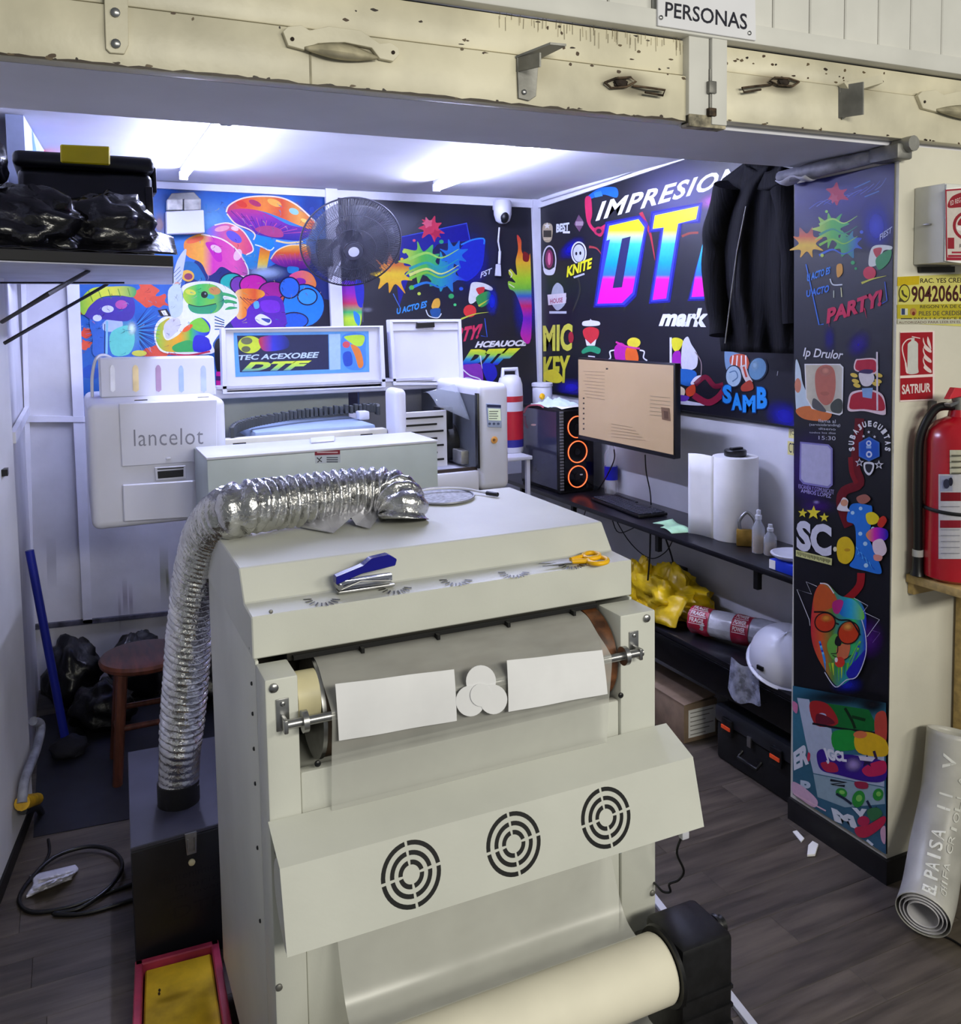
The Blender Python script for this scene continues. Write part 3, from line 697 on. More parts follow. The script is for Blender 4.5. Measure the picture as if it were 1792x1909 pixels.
# ------------------------------------------------------------------ the white film printer
PF, PB, PZ0, PZ1 = 3.45, 4.15, .985, 1.445
sp_ = thing('printer_stand', 'grey steel frame stand hidden under the white printer', 'stand', (1.15, 3.8, 0))
stm = mat('grey_frame_paint', '8b8b98', .5)
bx('top_frame', (.45, PF+.05, PZ0-.05), (1.70, PB-.05, PZ0-.003), stm, sp_, .004)
for x in (.62, 1.62):
    for y in (PF+.08, PB-.12): bx('leg', (x, y, 0), (x+.05, y+.05, PZ0-.05), stm, sp_, .003)
prn = thing('film_printer', 'white wide printer lettered lancelot with two raised lids', 'printer', (.9, 3.8, PZ0))
bx('left_cabinet', (.041, PF, PZ0), (.522, PB, PZ1), pwhite, prn, .03, seg=4)
cy = castY(PF)
def fp_(name, pts, off, m, parent, Y=PF, bev=.0015): return plate(name, [onY(p, Y) for p in pts], off, m, parent, bev)
dp_ = fp_('service_door', [(221, 752), (404, 744), (404, 858), (227, 870)], (0, -.007, 0), pwhite, prn, bev=.003)
ik = Ink(castY(PF-.007), (0, -1, 0)); 
ik.text('lancelot', [(249, 801), (379, 797), (379, 828), (250, 832)], '8e8f9c', -.004, spacing=1.08)
ik.build('lettering', dp_)
bx('lock', (.30, PF-.012, 1.225), (.318, PF-.006, 1.235), pwhite, dp_, .003)
ds = fp_('display_frame', [(288, 871), (346, 867), (347, 892), (290, 896)], (0, -.008, 0), pwhite, prn)
fp_('display', [(293, 878), (342, 874), (342, 888), (294, 892)], (0, -.009, 0), blk, ds)
fp_('display_bar', [(293, 873), (342, 870), (342, 872), (293, 875)], (0, -.0095, 0), blk, ds, bev=0)
fp_('drawer', [(228, 903), (386, 893), (386, 962), (231, 972)], (0, -.012, 0), pwhite, prn, bev=.004)
bx('lid_tab', (.205, PF+.05, PZ1-.001), (.25, PF+.062, PZ1+.003), blk, prn)
bx('lid_tab', (.43, PF+.05, PZ1-.001), (.47, PF+.062, PZ1+.003), dsteel, prn)
grn = mat('grey_green_inside', 'aab2ae', .5, var=.04)
bx('bed_base', (.524, PF+.02, PZ0), (1.198, PB, 1.13), pwhite, prn, .006)
bx('inner_back', (.524, PB-.03, 1.13), (1.198, PB, PZ1-.005), grn, prn)
bx('front_rail', (.524, PF+.10, 1.13), (1.198, PF+.16, 1.272), mat('cream_rail', 'd4d2c8', .4), prn, .004)
for x in (.56, 1.08): bx('rail_clip', (x, PF+.092, 1.247), (x+.05, PF+.10, 1.256), blk, prn)
bx('gap', (.524, PF+.085, 1.19), (1.198, PF+.10, 1.232), blkm, prn)
bx('platen', (.66, PF+.17, 1.24), (1.17, PB-.10, 1.285), mat('blue_grey_platen', '8fa2c0', .35), prn, .01)
ch = smooth_path([onY((432, 806), PF+.14), onY((445, 795), PF+.22), onY((490, 783), PF+.3), onY((580, 769), PF+.42), onY((690, 760), PF+.46), onY((704, 765), PF+.45)], 13)
cb_ = MB()
for i, p in enumerate(ch): cb_.box(p+Vector((-.008, -.016, -.02)), p+Vector((.008, .016, .016 if i % 2 else .021)), .002, 1)
cb_.build('cable_chain', mat('grey_black_chain', '33383c', .5), prn)
bx('chain_clamp', (1.15, PF+.34, 1.287), (1.198, PF+.40, 1.325), pwhite, prn, .006)
# middle arch and right bay
bx('arch', (1.20, PF-.004, PZ0), (1.252, PF+.14, PZ1), pwhite, prn, .024, seg=4)
bx('bay_divider', (1.215, PF+.14, PZ0), (1.25, PB-.03, 1.24), pwhite, prn, .006)
bx('bay_inner_side', (1.5715, PF+.025, 1.08), (1.5755, PB-.035, 1.40), mat('bay_dark', '565a5e', .4), prn)
bx('bay_frame', (1.568, PF-.008, 1.085), (1.577, PF+.02, 1.41), blk, prn, .002)
bx('rear_beam', (.50, PB-.22, PZ1-.045), (1.60, PB, PZ1+.002), pwhite, prn, .012)
bx('bay_back', (1.253, PB-.03, 1.07), (1.575, PB, PZ1-.046), mat('bay_grey', '77797f', .5), prn)
bx('bay_sill', (1.253, PF, PZ0), (1.575, PB-.03, 1.075), pwhite, prn, .006)
bx('bay_floor_trim', (1.253, PF+.02, 1.075), (1.575, PF+.035, 1.088), mat('dark_brown', '2a1d18', .5), prn)
MB().lathe([(0, 0), (.085, 0), (.085, .10), (0, .10)], (1.47, PF+.28, 1.17), 28, 'X').build('film_spool', blkm, prn, 40)
fb = MB(); fb.box((1.265, PF+.10, 1.09), (1.47, PF+.115, 1.335), .003); fb.build('feed_plate', pwhite, prn)
for i in range(7):
    z = 1.305-i*.031; bx('feed_slot', (1.27, PF+.094, z), (1.452-.03*(i % 2), PF+.10, z+.008), blk, prn)
bx('feed_motor', (1.47, PF+.17, 1.24), (1.53, PF+.26, 1.34), blk, prn, .005)
bx('bay_bracket', (1.535, PF+.10, 1.09), (1.572, PF+.2, 1.15), dsteel, prn, .004)
glass = mat('smoky_clear_plastic', '9aa0a8', .08, var=0, alpha=.28)
MB().grid(lambda u, v: Vector((1.41+.15*u, PF+.06+.16*v, 1.36+.05*math.sin(v*2)+.03*u-.10*(1-v)*u)), 6, 6).build('curved_guard', glass, prn, 60, .002)
rc = bx('right_cabinet', (1.576, PF-.006, PZ0), (1.722, PB, PZ1+.004), pwhite, prn, .03, seg=4)
fp_('screen_bezel', [(906, 752), (933, 754), (935, 797), (909, 796)], (0, -.006, 0), mat('blue_grey_bezel', '9fabc4', .4), rc, PF-.006)
fp_('screen', [(909, 761), (932, 762), (933, 784), (910, 783)], (0, -.0068, 0), mat('pale_screen', 'd8e4c8', .3, emit=.25), rc, PF-.006, 0)
fp_('screen_top', [(907, 754), (933, 755), (933, 760), (907, 759)], (0, -.0068, 0), mat('navy_strip', '252c52', .4), rc, PF-.006, 0)
ik = Ink(castY(PF-.0128), (0, -1, 0), .0003)
for i in range(4): ik.rect(912, 766+i*4.4, 929-2*(i % 2), 768+i*4.4, '93a08c')
for x in (913, 921, 929): ik.ell(x, 790, 2.6, 2.2, '55607c')
ik.build('screen_marks', rc)
ob = MB().lathe([(0, 0), (.014, 0), (.016, -.005), (.010, -.007), (0, -.007)], onY((921, 820), PF-.006), 20, 'Y').build('power_button', mat('orange_button', 'e0a050', .35), rc, 40)
MB().lathe([(0, 0), (.007, 0), (.006, -.003), (0, -.003)], onY((921, 820), PF-.0135), 16, 'Y').build('button_core', mat('brown_core', '8a5a20', .4), ob, 40)
# raised lids
LY = 3.93
def tray_lid(name, q, depth=.035, rim=.012):
    W = [onY(p, LY) for p in q]
    o = MB().plate(W, (0, depth, 0), .004).build(name, pwhite, prn, 30)
    c = sum(W, Vector())/4
    for i in range(4):
        a, b = W[i], W[(i+1) % 4]; ia = a+(c-a).normalized()*rim*1.6; ib = b+(c-b).normalized()*rim*1.6
        MB().plate([a, b, ib, ia], (0, -.02, 0), .001).build('rim', pwhite, o)
    return o
l1 = tray_lid('lid', [(411, 612), (712, 607), (717, 722), (414, 734)])
l2 = tray_lid('lid', [(724, 596), (857, 595), (862, 717), (731, 718)])
plate('lid_latch', [onY(p, LY-.001) for p in ((775, 601), (807, 600), (808, 610), (774, 612))], (0, -.022, 0), blk, l2, .002)
plate('lid_band', [onY(p, LY-.0005) for p in ((727, 602), (856, 601), (856, 615), (727, 617))], (0, -.008, 0), pwhite, l2, .001)
bx('hinge_strip', (.56, LY-.02, PZ1), (1.56, LY+.04, PZ1+.012), mat('hinge_grey', 'b9bac6', .4), prn)
ik = Ink(castY(LY), (0, -1, 0), .0008).view(280, 330, 3.584)  # blue lid window with lettering and colour patches, coloured flat onto the lid
ik.poly([(557, 1040), (1460, 1030), (1465, 1302), (570, 1336)], '5ea2e2')
ik.poly([(580, 1060), (1190, 1052), (1195, 1285), (600, 1305)], '20264a')
ik.ell(665, 1120, 78, 58, 'c6d83a'); ik.ell(645, 1095, 38, 24, '6a7050'); ik.ell(640, 1150, 30, 20, '5a6046')
ik.sm([(740, 1070), (900, 1062), (920, 1140), (780, 1165), (735, 1130)], ('h', [(740, 'b03050'), (820, '3038c0'), (920, '1c2870')]))
ik.text('TEC ACEXOBEE', [(590, 1190), (1130, 1168), (1126, 1208), (592, 1224)], 'c2d6ea', .03, .2)
ik.text('DTF', [(620, 1238), (1080, 1226), (1040, 1288), (610, 1300)], ('v', [(1230, 'dcea40'), (1270, 'a8dc60'), (1300, '3f8ab0')]), .06, .3)
ik.poly([(1195, 1050), (1270, 1048), (1272, 1285), (1200, 1290)], 'a9c9ee')
ik.sm([(1285, 1062), (1430, 1052), (1440, 1150), (1435, 1270), (1350, 1290), (1290, 1240)], '4a8ade')
ik.sm([(1300, 1065), (1425, 1058), (1420, 1120), (1380, 1130), (1330, 1100)], 'b8e040')
ik.sm([(1340, 1120), (1400, 1150), (1425, 1250), (1395, 1275), (1370, 1200)], 'e0803a')
ik.sm([(1290, 1180), (1340, 1170), (1350, 1250), (1300, 1260)], '2a50b8'); ik.ell(1310, 1120, 25, 22, 'd05060')
ik.build('window_image', l1)
# ink tank box on top with five level windows
it = fp_('ink_tank', [(184, 668), (399, 664), (403, 738), (187, 742)], (0, .12, 0), pwhite, prn, 3.72, .006)
for x0, x1, c in ((205, 214, 'eceef4'), (247, 258, 'f0d9a2'), (290, 300, 'a88aa6'), (333, 342, '9db2dc'), (374, 384, 'b2c0e0')):
    yy = 681 if x0 < 300 else 682
    lw = MB().plate([onY(p, 3.72) for p in ((x0, yy+6), (x0+2, yy+1), ((x0+x1)/2, yy-1), (x1-2, yy+1), (x1, yy+6), (x1+1, yy+46), ((x0+x1)/2+1, yy+50), (x0+1, yy+47))], (0, -.002, 0)).build('ink_window', mat('ink_'+c, c, .25, var=.05, scale=20), it)
pipe('ink_tube', smooth_path([onY((172, 740), 3.75), onY((172, 700), 3.75), onY((180, 668), 3.76), onY((195, 662), 3.8), onY((208, 668), 3.82)], 6), .006, pwhite, prn)
# grey film tray in front
tr_ = MB(); fxa, fxb = .402, 1.243
tray = bx('film_tray', (fxa, 3.1, 1.0), (fxb, PF, 1.262), mat('grey_tray_paint', 'b7c2c4', .4, var=.03), prn, .003)
bx('tray_top', (fxa-.002, 3.098, 1.263), (fxb+.002, PF-.06, 1.272), pwhite, tray, .002)
fp_('warning_label', [(587, 839), (634, 837), (635, 862), (588, 864)], (0, -.001, 0), mat('label_grey', 'b8c0cc', .4), tray, 3.1, 0)
ik = Ink(castY(3.099), (0, -1, 0), .0004)
ik.poly([(587, 839.5), (634, 837.5), (634, 847), (587, 849)], '8c1f38'); ik.rect(591, 842, 630, 844.5, 'd8b8c0')
ik.line([(591, 853), (596, 858), (592, 862)], 2, '20222c'); ik.line([(600, 852), (595, 857), (600, 861)], 2, '20222c')
for i in range(3): ik.rect(609, 852+i*4, 630, 854+i*4, '59606e')
ik.build('label_print', tray)
plate('tray_handle', [onZ(p, 1.273) for p in ((579, 819), (624, 815), (624, 823), (579, 827))], (0, 0, .006), pwhite, tray, .002)

# dark sacks under the printer
sackm = mat('black_sack_plastic', '0f0f15', .3, var=.2, scale=10, bump=.5, bscale=18)
for i, (c, r, l) in enumerate((((-.06, 4.40, .13), (.11, .15, .15), 'black plastic sack slumped in the back left corner'), ((.22, 4.40, .12), (.12, .15, .14), 'black plastic sack in the middle under the printer'), ((.05, 4.07, .08), (.12, .11, .10), 'low black plastic sack in front of the corner sacks'), ((.50, 4.2, .11), (.10, .17, .13), 'black plastic sack behind the stool'))):
    o = MB().blob(c, r, i+2, .35, 2.2, 28, 18, .001).build('plastic_sack', sackm, None, 70); tag(o, l, 'sack', 'black sacks under the printer')

# ------------------------------------------------------------------ wall-hung things at the back
# pedestal-style wall fan
FC = onY((655, 453), 4.22); fnv = Vector((-.10, -.80, -.58)).normalized()
ux = Vector((1, 0, 0)); ux = (ux-fnv*ux.dot(fnv)).normalized(); uy = fnv.cross(ux)*-1
if uy.z < 0: uy = -uy
fan = thing('wall_fan', 'dark round wire fan tilted down from the back wall post', 'fan', tuple(FC))
FR = .245
def fpt(r, a, h): return FC+ux*r*math.cos(a)+uy*r*math.sin(a)+fnv*h
wire = mat('dark_grey_wire', '4a4b55', .4, .3)
def dome(r): return .075*(1-(r/FR)**2)**.8 if r < FR else 0
g = MB()
for i in range(128):
    a = 2*PI*i/128; g.tube([fpt(FR*k, a+.25*(1-k), dome(FR*k)) for k in (.2, .4, .6, .8, .93, 1)], .00115, 4, False)
o = g.build('front_wires', wire, fan, 60); o['kind'] = 'stuff'
g = MB()
for i in range(84):
    a = 2*PI*i/84; g.tube([fpt(FR*k, a, -.9*dome(FR*k)) for k in (.3, .55, .8, 1)], .0011, 4, False)
o = g.build('rear_wires', wire, fan, 60); o['kind'] = 'stuff'
for r, h, w_ in ((FR, 0, .0045), (FR*.72, dome(FR*.72), .0018), (FR*.45, dome(FR*.45), .0018), (FR*.2, dome(FR*.2), .002)):
    MB().tube([fpt(r, 2*PI*i/48, h) for i in range(48)], w_, 6, closed=True).build('hoop', wire, fan, 60)
g = MB()
cyl('hub', FC+fnv*.062, FC+fnv*.082, .045, wire, fan, 24)
cyl('badge', FC+fnv*.082, FC+fnv*.085, .026, pwhite, fan, 24)
bladem = mat('smoke_grey_blade', '6a6c78', .35, alpha=.4)
for k in range(5):
    MB().grid(lambda u, v: fpt(.05+.165*u, 2*PI*k/5+(-.5+v)*(.85+.35*u), (v-.5)*.05), 6, 6).build('blade', bladem, fan, 60, .002)
cyl('motor', FC-fnv*.12, FC-fnv*.02, .06, wire, fan, 24)
arm_e = Vector((1.23, BY-.03, FC.z-.02))
pipe('arm', [FC-fnv*.10, FC-fnv*.14+Vector((0, .03, -.03)), arm_e], .016, wire, fan, 10)
bx('wall_plate', (arm_e.x-.04, BY-.045, arm_e.z-.07), (arm_e.x+.04, BY-.02, arm_e.z+.07), blk, fan, .005)
# emergency light
em = thing('emergency_light', 'white twin-lamp emergency light box on the mushroom mural', 'light', tuple(onY((345, 436), BY-.03)))
fp_('case', [(309, 394), (380, 391), (382, 434), (310, 437)], (0, .06, 0), pwhite, em, BY-.075, .004)
fp_('indicator', [(343, 403), (350, 403), (350, 406), (343, 407)], (0, -.001, 0), pwhite, em, BY-.075, 0)
for a, b in ((311, 341), (343, 375)): fp_('lamp_head', [(a, 371), (b, 370), (b, 391), (a, 392)], (0, .05, 0), mat('grey_lamp', 'b8b6ac', .3, var=.2, scale=20), em, BY-.08, .004)
fp_('bracket', [(320, 360), (362, 358), (375, 372), (312, 372)], (0, .03, 0), dsteel, em, BY-.05, .003)
# security camera
sc_ = thing('security_camera', 'white pan-tilt security camera under the back wall trim', 'camera', tuple(onY((937, 378), BY-.06)))
cc = onY((937, 380), BY-.075)
bx('bracket', (cc.x-.035, BY-.05, cc.z-.03), (cc.x+.035, BY-.013, cc.z+.02), pwhite, sc_, .004)
MB().lathe([(0, .02), (.045, .018), (.052, 0), (.05, -.06), (.04, -.095), (.02, -.11), (0, -.112)], cc, 24).build('body', pwhite, sc_, 45)
MB().blob((cc.x-.004, cc.y-.028, cc.z-.075), (.026, .028, .036), 1, 0).build('lens_ball', blk, sc_, 60)
ca = [onY(p, BY-.03) for p in ((931, 424), (929, 450), (932, 468))]
pipe('cable', ca, .005, pwhite, sc_)
pipe('cable_adapter', [onY(p, BY-.03) for p in ((932, 468), (931, 492))], .0085, pwhite, sc_)
MB().plate([onY(p, BY-.03) for p in ((927, 492), (934, 493), (935, 515), (925, 514))], (0, .02, 0), .002).build('plug', pwhite, sc_)

# ------------------------------------------------------------------ desk along the right wall
DX, DZ = 2.19, .83
desk = thing('desk_shelf', 'long black desk shelf fixed along the right wall', 'shelf', (2.35, 3.4, DZ-.03))
dsk_m = mat('black_laminate', '17171d', .28, var=.15, scale=10)
bx('board', (DX, FY1+.01, DZ-.022), (RX-.002, BY-.05, DZ), dsk_m, desk, .002)
for y in (2.45, 3.05, 3.75, 4.3):
    bx('bracket', (DX+.03, y, DZ-.045), (RX-.003, y+.022, DZ-.023), blk, desk)
    bx('bracket_drop', (DX+.03, y, DZ-.10), (DX+.05, y+.022, DZ-.045), blk, desk)
def dz(p, z=DZ): return onZ(p, z+.001)
# PC tower: front with ring fans towards the doorway, glass side towards the room
pcX0, pcX1, pcY0, pcY1, pcH = 2.225, 2.43, 3.89, 4.32, .43
pc_ = thing('computer_tower', 'black computer tower with three glowing orange fan rings', 'computer', (2.33, 4.1, DZ+.001))
bx('case', (pcX0+.004, pcY0+.006, DZ+.001), (pcX1, pcY1, DZ+pcH), blk, pc_, .006)
bx('side_glass', (pcX0, pcY0+.03, DZ+.02), (pcX0+.004, pcY1-.01, DZ+pcH-.012), mat('tinted_side_glass', '3a3c4e', .08, var=.1, scale=3, spec=.8), pc_)
ik = Ink(castX(pcX0), (-1, 0, 0), .0006); 
ik.line([(977, 770), (985, 757), (1005, 755), (1014, 760)], 3, 'd06a78', True); ik.line([(978, 775), (980, 790), (984, 798)], 4, '8a4a60', True); ik.ell(995, 792, 5, 2, 'd8b0a8')
ik.build('glass_marks', pc_)
bx('front_glass', (pcX0+.03, pcY0, DZ+.015), (pcX1-.003, pcY0+.005, DZ+pcH-.008), mat('black_front_glass', '07070a', .12), pc_)
for i in range(26): bx('grille_tooth', (pcX0+.006, pcY0+.001, DZ+.02+i*.0158), (pcX0+.026, pcY0+.006, DZ+.029+i*.0158), mat('grey_tooth', '6d6d74', .4), pc_)
rg = mat('orange_led_ring', 'ff6434', .4, var=0, emit=2.0)
for k in range(3):
    cz_ = DZ+.085+k*.128; cx_ = pcX0+.105
    fr_ = MB().tube([(cx_+.055*math.cos(2*PI*i/36), pcY0-.004, cz_+.055*math.sin(2*PI*i/36)) for i in range(36)], .0027, 6, closed=True).build('fan_ring', rg, pc_, 60)
    MB().lathe([(0, 0), (.016, 0), (.016, -.003), (0, -.003)], (cx_, pcY0-.001, cz_), 16, 'Y').build('fan_hub', blk, fr_, 40)
bx('badge', (pcX0+.10, pcY0-.002, DZ+.09), (pcX0+.135, pcY0-.0005, DZ+.096), mat('silver_badge', 'd0d0d4', .3), pc_)
# things on and beside the tower
tz = DZ+pcH+.001
jar = thing('white_jar', 'white plastic jar with yellow mark on top of the computer tower', 'jar', (2.33, 4.27, tz))
MB().lathe([(0, 0), (.05, 0), (.054, .008), (.054, .09), (.05, .096), (0, .096)], (2.33, 4.255, tz), 28).build('body', pwhite, jar, 40)
MB().lathe([(0, 0), (.058, 0), (.058, .016), (.052, .02), (0, .02)], (2.33, 4.255, tz+.0965), 28).build('lid', pwhite, jar, 40)
MB().blob((2.30, 4.203, tz+.045), (.016, .006, .016), 2, .2).build('mark', ym, jar, 60)
o = MB().grid(lambda u, v: Vector((2.235+.19*u, 4.02+.20*v-.03*u, tz+.003+.05*math.sin(PI*v)*math.sin(PI*u)**.6*(.6+.5*noise.noise(Vector((u*5, v*5, 3))))+.012*abs(noise.noise(Vector((u*9, v*9, 1)))))), 20, 20).build('cloth', mat('pale_mint_cloth', 'd4e6e2', .7, var=.08, scale=10), None, 70, .002); tag(o, 'crumpled pale mint cloth on the computer tower', 'cloth')
o = MB().grid(lambda u, v: Vector((2.25+.17*u, 3.905+.10*v, tz+.003+.008*abs(math.sin(3*u+v*2)))), 8, 5).build('paper_sheet', paper, None, 60, .001); tag(o, 'white paper sheet on front edge of the computer tower', 'paper')
jb = thing('powder_bottle', 'tall white bottle with red label between printer and computer', 'bottle', (1.98, 4.2, 0))
# bottle stands on a small side table behind the printer
tb = thing('side_table', 'small white side table behind the printer end', 'table', (1.95, 4.2, 0))
bx('top', (1.80, 4.02, 1.0), (2.14, 4.42, 1.02), pwhite, tb, .003)
for x in (1.81, 2.11):
    for y in (4.03, 4.39): bx('leg', (x, y, 0), (x+.02, y+.02, 1.0), pwhite, tb)
bc = onY((952, 800), 4.2); bc = Vector((bc.x, 4.2, 1.021)); jb.location = bc
MB().lathe([(0, 0), (.064, 0), (.068, .01), (.068, .30), (.066, .36), (.055, .395), (.03, .41), (0, .412)], bc, 28).build('body', pwhite, jb, 45)
MB().tube([bc+Vector((-.045, 0, .38)), bc+Vector((-.04, 0, .44)), bc+Vector((.04, 0, .44)), bc+Vector((.045, 0, .38))], .012, 8).build('grip', pwhite, jb, 60)
for z0, z1, c in ((.27, .30, 'b02430'), (.07, .22, 'b01c2c'), (.03, .07, '2a2a80')):
    MB().lathe([(.0685, z0), (.0686, z1)], bc, 28).build('label', mat('label_'+c, c, .4), jb, 40)
# monitor
mo = thing('monitor', 'large monitor showing a beige screen above the keyboard', 'monitor', (2.30, 3.38, DZ))
mq = [onX(p, 2.27) for p in ((1075, 665), (1255, 680), (1264, 857), (1095, 822))]
y0_, y1_ = 3.0, 3.775; z0_, z1_ = 1.130, 1.530
bx('bezel', (2.268, y0_, z0_), (2.30, y1_, z1_), blk, mo, .004)
scm = mat('beige_screen', 'a8906e', .25, var=.03, scale=2, emit=.26)
bx('screen', (2.2665, y0_+.008, z0_+.018), (2.268, y1_-.008, z1_-.008), scm, mo)
ik = Ink(castX(2.2664), (-1, 0, 0), .0003)
for i in range(7): ik.rect(1087, 741+i*9.5, 1090, 744+i*9.5, '4a4238')
ik.rect(1130, 686, 1134, 689, '4a4238')
for i in range(9): ik.line([(1088+i % 3*3, 692+i*6), (1128, 694+i*6.4)], .8, '9a8466')
for i in range(6): ik.line([(1212, 738+i*7), (1250, 742+i*7)], .8, '96886a')
for i in range(5): ik.line([(1140, 790+i*6), (1180+i*6, 797+i*6)], .7, '9a8466')
ik.poly([(1233, 759), (1249, 761), (1251, 785), (1235, 782)], '7d6248'); ik.poly([(1238, 766), (1246, 767), (1247, 781), (1239, 780)], '5f4634')
ik.build('screen_marks', mo)['kind'] = 'stuff'
bx('chin', (2.2655, y0_, z0_), (2.268, y1_, z0_+.016), blk, mo)
bx('wall_mount', (2.30, 3.30, 1.26), (RX-.016, 3.46, 1.42), blk, mo, .004)
for px_ in (((1145, 838), (1145, 858), (1130, 890), (1116, 912)), ((1203, 848), (1205, 880), (1212, 915), (1214, 940))):
    P = [onX(px_[0], 2.30), onX(px_[1], 2.32), onX(px_[2], 2.35), onZ(px_[3], DZ+.004)]
    o = pipe('monitor_cable', smooth_path(P, 6), .003, blk); tag(o, 'black cable hanging from monitor to desk, '+('near the tower' if px_[0][0] < 1160 else 'near the paper roll'), 'cable', 'monitor cables')
kb = thing('keyboard', 'black keyboard on the desk below the monitor', 'keyboard', (2.33, 3.5, DZ+.001))
kq = [Vector((2.262, 3.70, DZ)), Vector((2.262, 3.22, DZ)), Vector((2.42, 3.22, DZ)), Vector((2.42, 3.70, DZ))]
kr = Matrix.Translation((2.345, 3.46, 0)) @ Matrix.Rotation(math.radians(-4), 4, 'Z') @ Matrix.Translation((-2.345, -3.46, 0))
MB().box((2.27, 3.235, DZ+.002), (2.42, 3.685, DZ+.016), .004, mtx=kr).build('base', blk, kb, 40)
g = MB(); keym = mat('dark_grey_keys', '2c2e38', .45)
first = None
for r in range(6):
    for c in range(19):
        if r == 5 and 4 <= c <= 9: continue
        o = MB().box((2.278+r*.0228, 3.244+c*.0229, DZ+.016), (2.297+r*.0228, 3.2635+c*.0229, DZ+.022), .002, 1, mtx=kr).build('key', keym, kb) if first is None else first.copy()
        if first is None: first = o; f0_ = Vector((r, c, 0))
        else:
            link(o); o.parent = kb; o.location = first.location+kr.to_3x3()@Vector((r*.0228, c*.0229, 0))
# standing paper roll with loose edge
sr = thing('standing_paper_roll', 'thick white paper roll standing on the desk with a loose edge', 'paper roll', (2.40, 2.83, DZ+.001))
rc_ = Vector((2.395, 2.775, DZ+.001)); rt = onX((1330, 842), rc_.x).z; RH = rt-DZ-.001
MB().lathe([(.03, 0), (.088, 0), (.09, .003), (.09, RH-.003), (.088, RH), (.03, RH)], rc_, 40).build('paper', paper, sr, 40)
e0 = rc_+Vector((-.05, .075, 0)); 
MB().grid(lambda u, v: rc_+Vector((-.085+.0-.03*u, .03+.12*u, .0+v*RH+.004*math.sin(u*3))), 8, 4).build('loose_edge', paper, sr, 60, .0012)
tc_ = thing('tape_holder', 'black tape holder on top of the standing paper roll', 'tape holder', (rc_.x, rc_.y, rc_.z+RH))
MB().lathe([(0, 0), (.042, 0), (.044, .004), (.044, .022), (.04, .026), (0, .026)], rc_+Vector((0, 0, RH+.0005)), 28).build('disc', blk, tc_, 40)
MB().box(rc_+Vector((-.02, -.008, RH+.026)), rc_+Vector((.035, .014, RH+.034)), .003).build('clip', blk, tc_)
o = MB().grid(lambda u, v: Vector((2.215+.09*u+.05*v, 2.95+.20*v-.02*u, DZ+.002+.012*u*v+.006*math.sin(v*6))), 6, 8).build('paper_sheet', mat('light_green_paper', 'b4e2b4', .6, var=.15, scale=8), None, 60, .001); tag(o, 'light green paper sheet beside the standing paper roll', 'paper')
# padlock
pdl = thing('padlock', 'brass padlock with open steel shackle on the desk', 'padlock', (2.30, 2.5, DZ+.001))
pc0 = dz((1393, 1018))
kq_ = Matrix.Translation(pc0) @ Matrix.Rotation(math.radians(-42), 4, 'Z')
MB().box((-.04, -.012, 0), (.04, .012, .066), .005, mtx=kq_).build('body', mat('worn_brass', 'b08c42', .4, .7, var=.15, scale=20), pdl, 40)
pipe('shackle', smooth_path([kq_ @ Vector(v) for v in ((-.026, 0, .064), (-.028, 0, .10), (0, 0, .132), (.028, 0, .10), (.026, 0, .064))], 6), .0065, steel, pdl)
clr = mat('clear_plastic', 'dfe4ec', .08, var=0, alpha=.32, spec=.8)
def spray(p, label, h=.16, wrap=None):
    c = dz(p); t = thing('spray_bottle', label, 'bottle', tuple(c))
    b = MB().lathe([(0, 0), (.022, 0), (.024, .006), (.024, h*.55), (.012, h*.70), (.010, h*.74), (.010, h*.76)], c, 20).build('bottle', clr, t, 45)
    MB().lathe([(.012, h*.75), (.012, h*.84), (.008, h*.86), (.008, h*.96), (0, h*.97)], c, 16).build('nozzle', mat('clear_white', 'eceef4', .2, alpha=.7), t, 45)
    MB().lathe([(0, .003), (.0215, .003), (.0215, h*.35), (0, h*.35)], c, 18).build('liquid', mat('amber_liquid', 'b79a62', .1, alpha=.55), t, 45)
    return c
spray((1414, 1030), 'small clear spray bottle beside the brass padlock', .17)
spray((1436, 1034), 'small clear spray bottle nearer the white dish', .12)
gl = thing('glue_tube', 'clear tube with blue and white label behind the spray bottles', 'tube', tuple(dz((1442, 1000))))
gc = dz((1444, 1000)); gc.x = 2.47; gc.y = 2.50
MB().lathe([(0, 0), (.022, 0), (.022, .11), (.02, .14), (.008, .16), (.006, .19), (0, .19)], gc, 20).build('tube', clr, gl, 45)
MB().lathe([(.0225, .06), (.0225, .125)], gc, 20).build('label', mat('blue_label', '2c3fb0', .4, var=.25, scale=60), gl, 45)
ds_ = thing('white_dish', 'white plastic dish at the pillar end of the desk', 'dish', (2.30, 2.3, DZ))
dc = Vector((2.275, 2.33, DZ+.042))
bxc = thing('blue_box', 'blue carton with white end under the white dish', 'box', (2.3, 2.35, DZ))
bx('carton', (2.205, 2.262, DZ+.001), (2.35, 2.375, DZ+.037), mat('royal_blue_card', '1d3fd0', .4, var=.1), bxc, .002)
bx('end_flap', (2.203, 2.345, DZ+.004), (2.2045, 2.374, DZ+.035), paper, bxc)
MB().lathe([(0, 0), (.06, 0), (.078, .012), (.08, .018), (.072, .02), (.055, .008), (0, .008)], dc+Vector((0, 0, -.002)), 28).build('dish', pwhite, ds_, 45)
ub = thing('blue_cap_bottle', 'clear bottle with blue wrap behind the tower fans', 'bottle', (2.46, 3.84, DZ))
uc = Vector((2.475, 3.80, DZ+.001))
MB().lathe([(0, 0), (.032, 0), (.034, .01), (.034, .20), (.015, .24), (.014, .26), (0, .26)], uc, 22).build('bottle', clr, ub, 45)
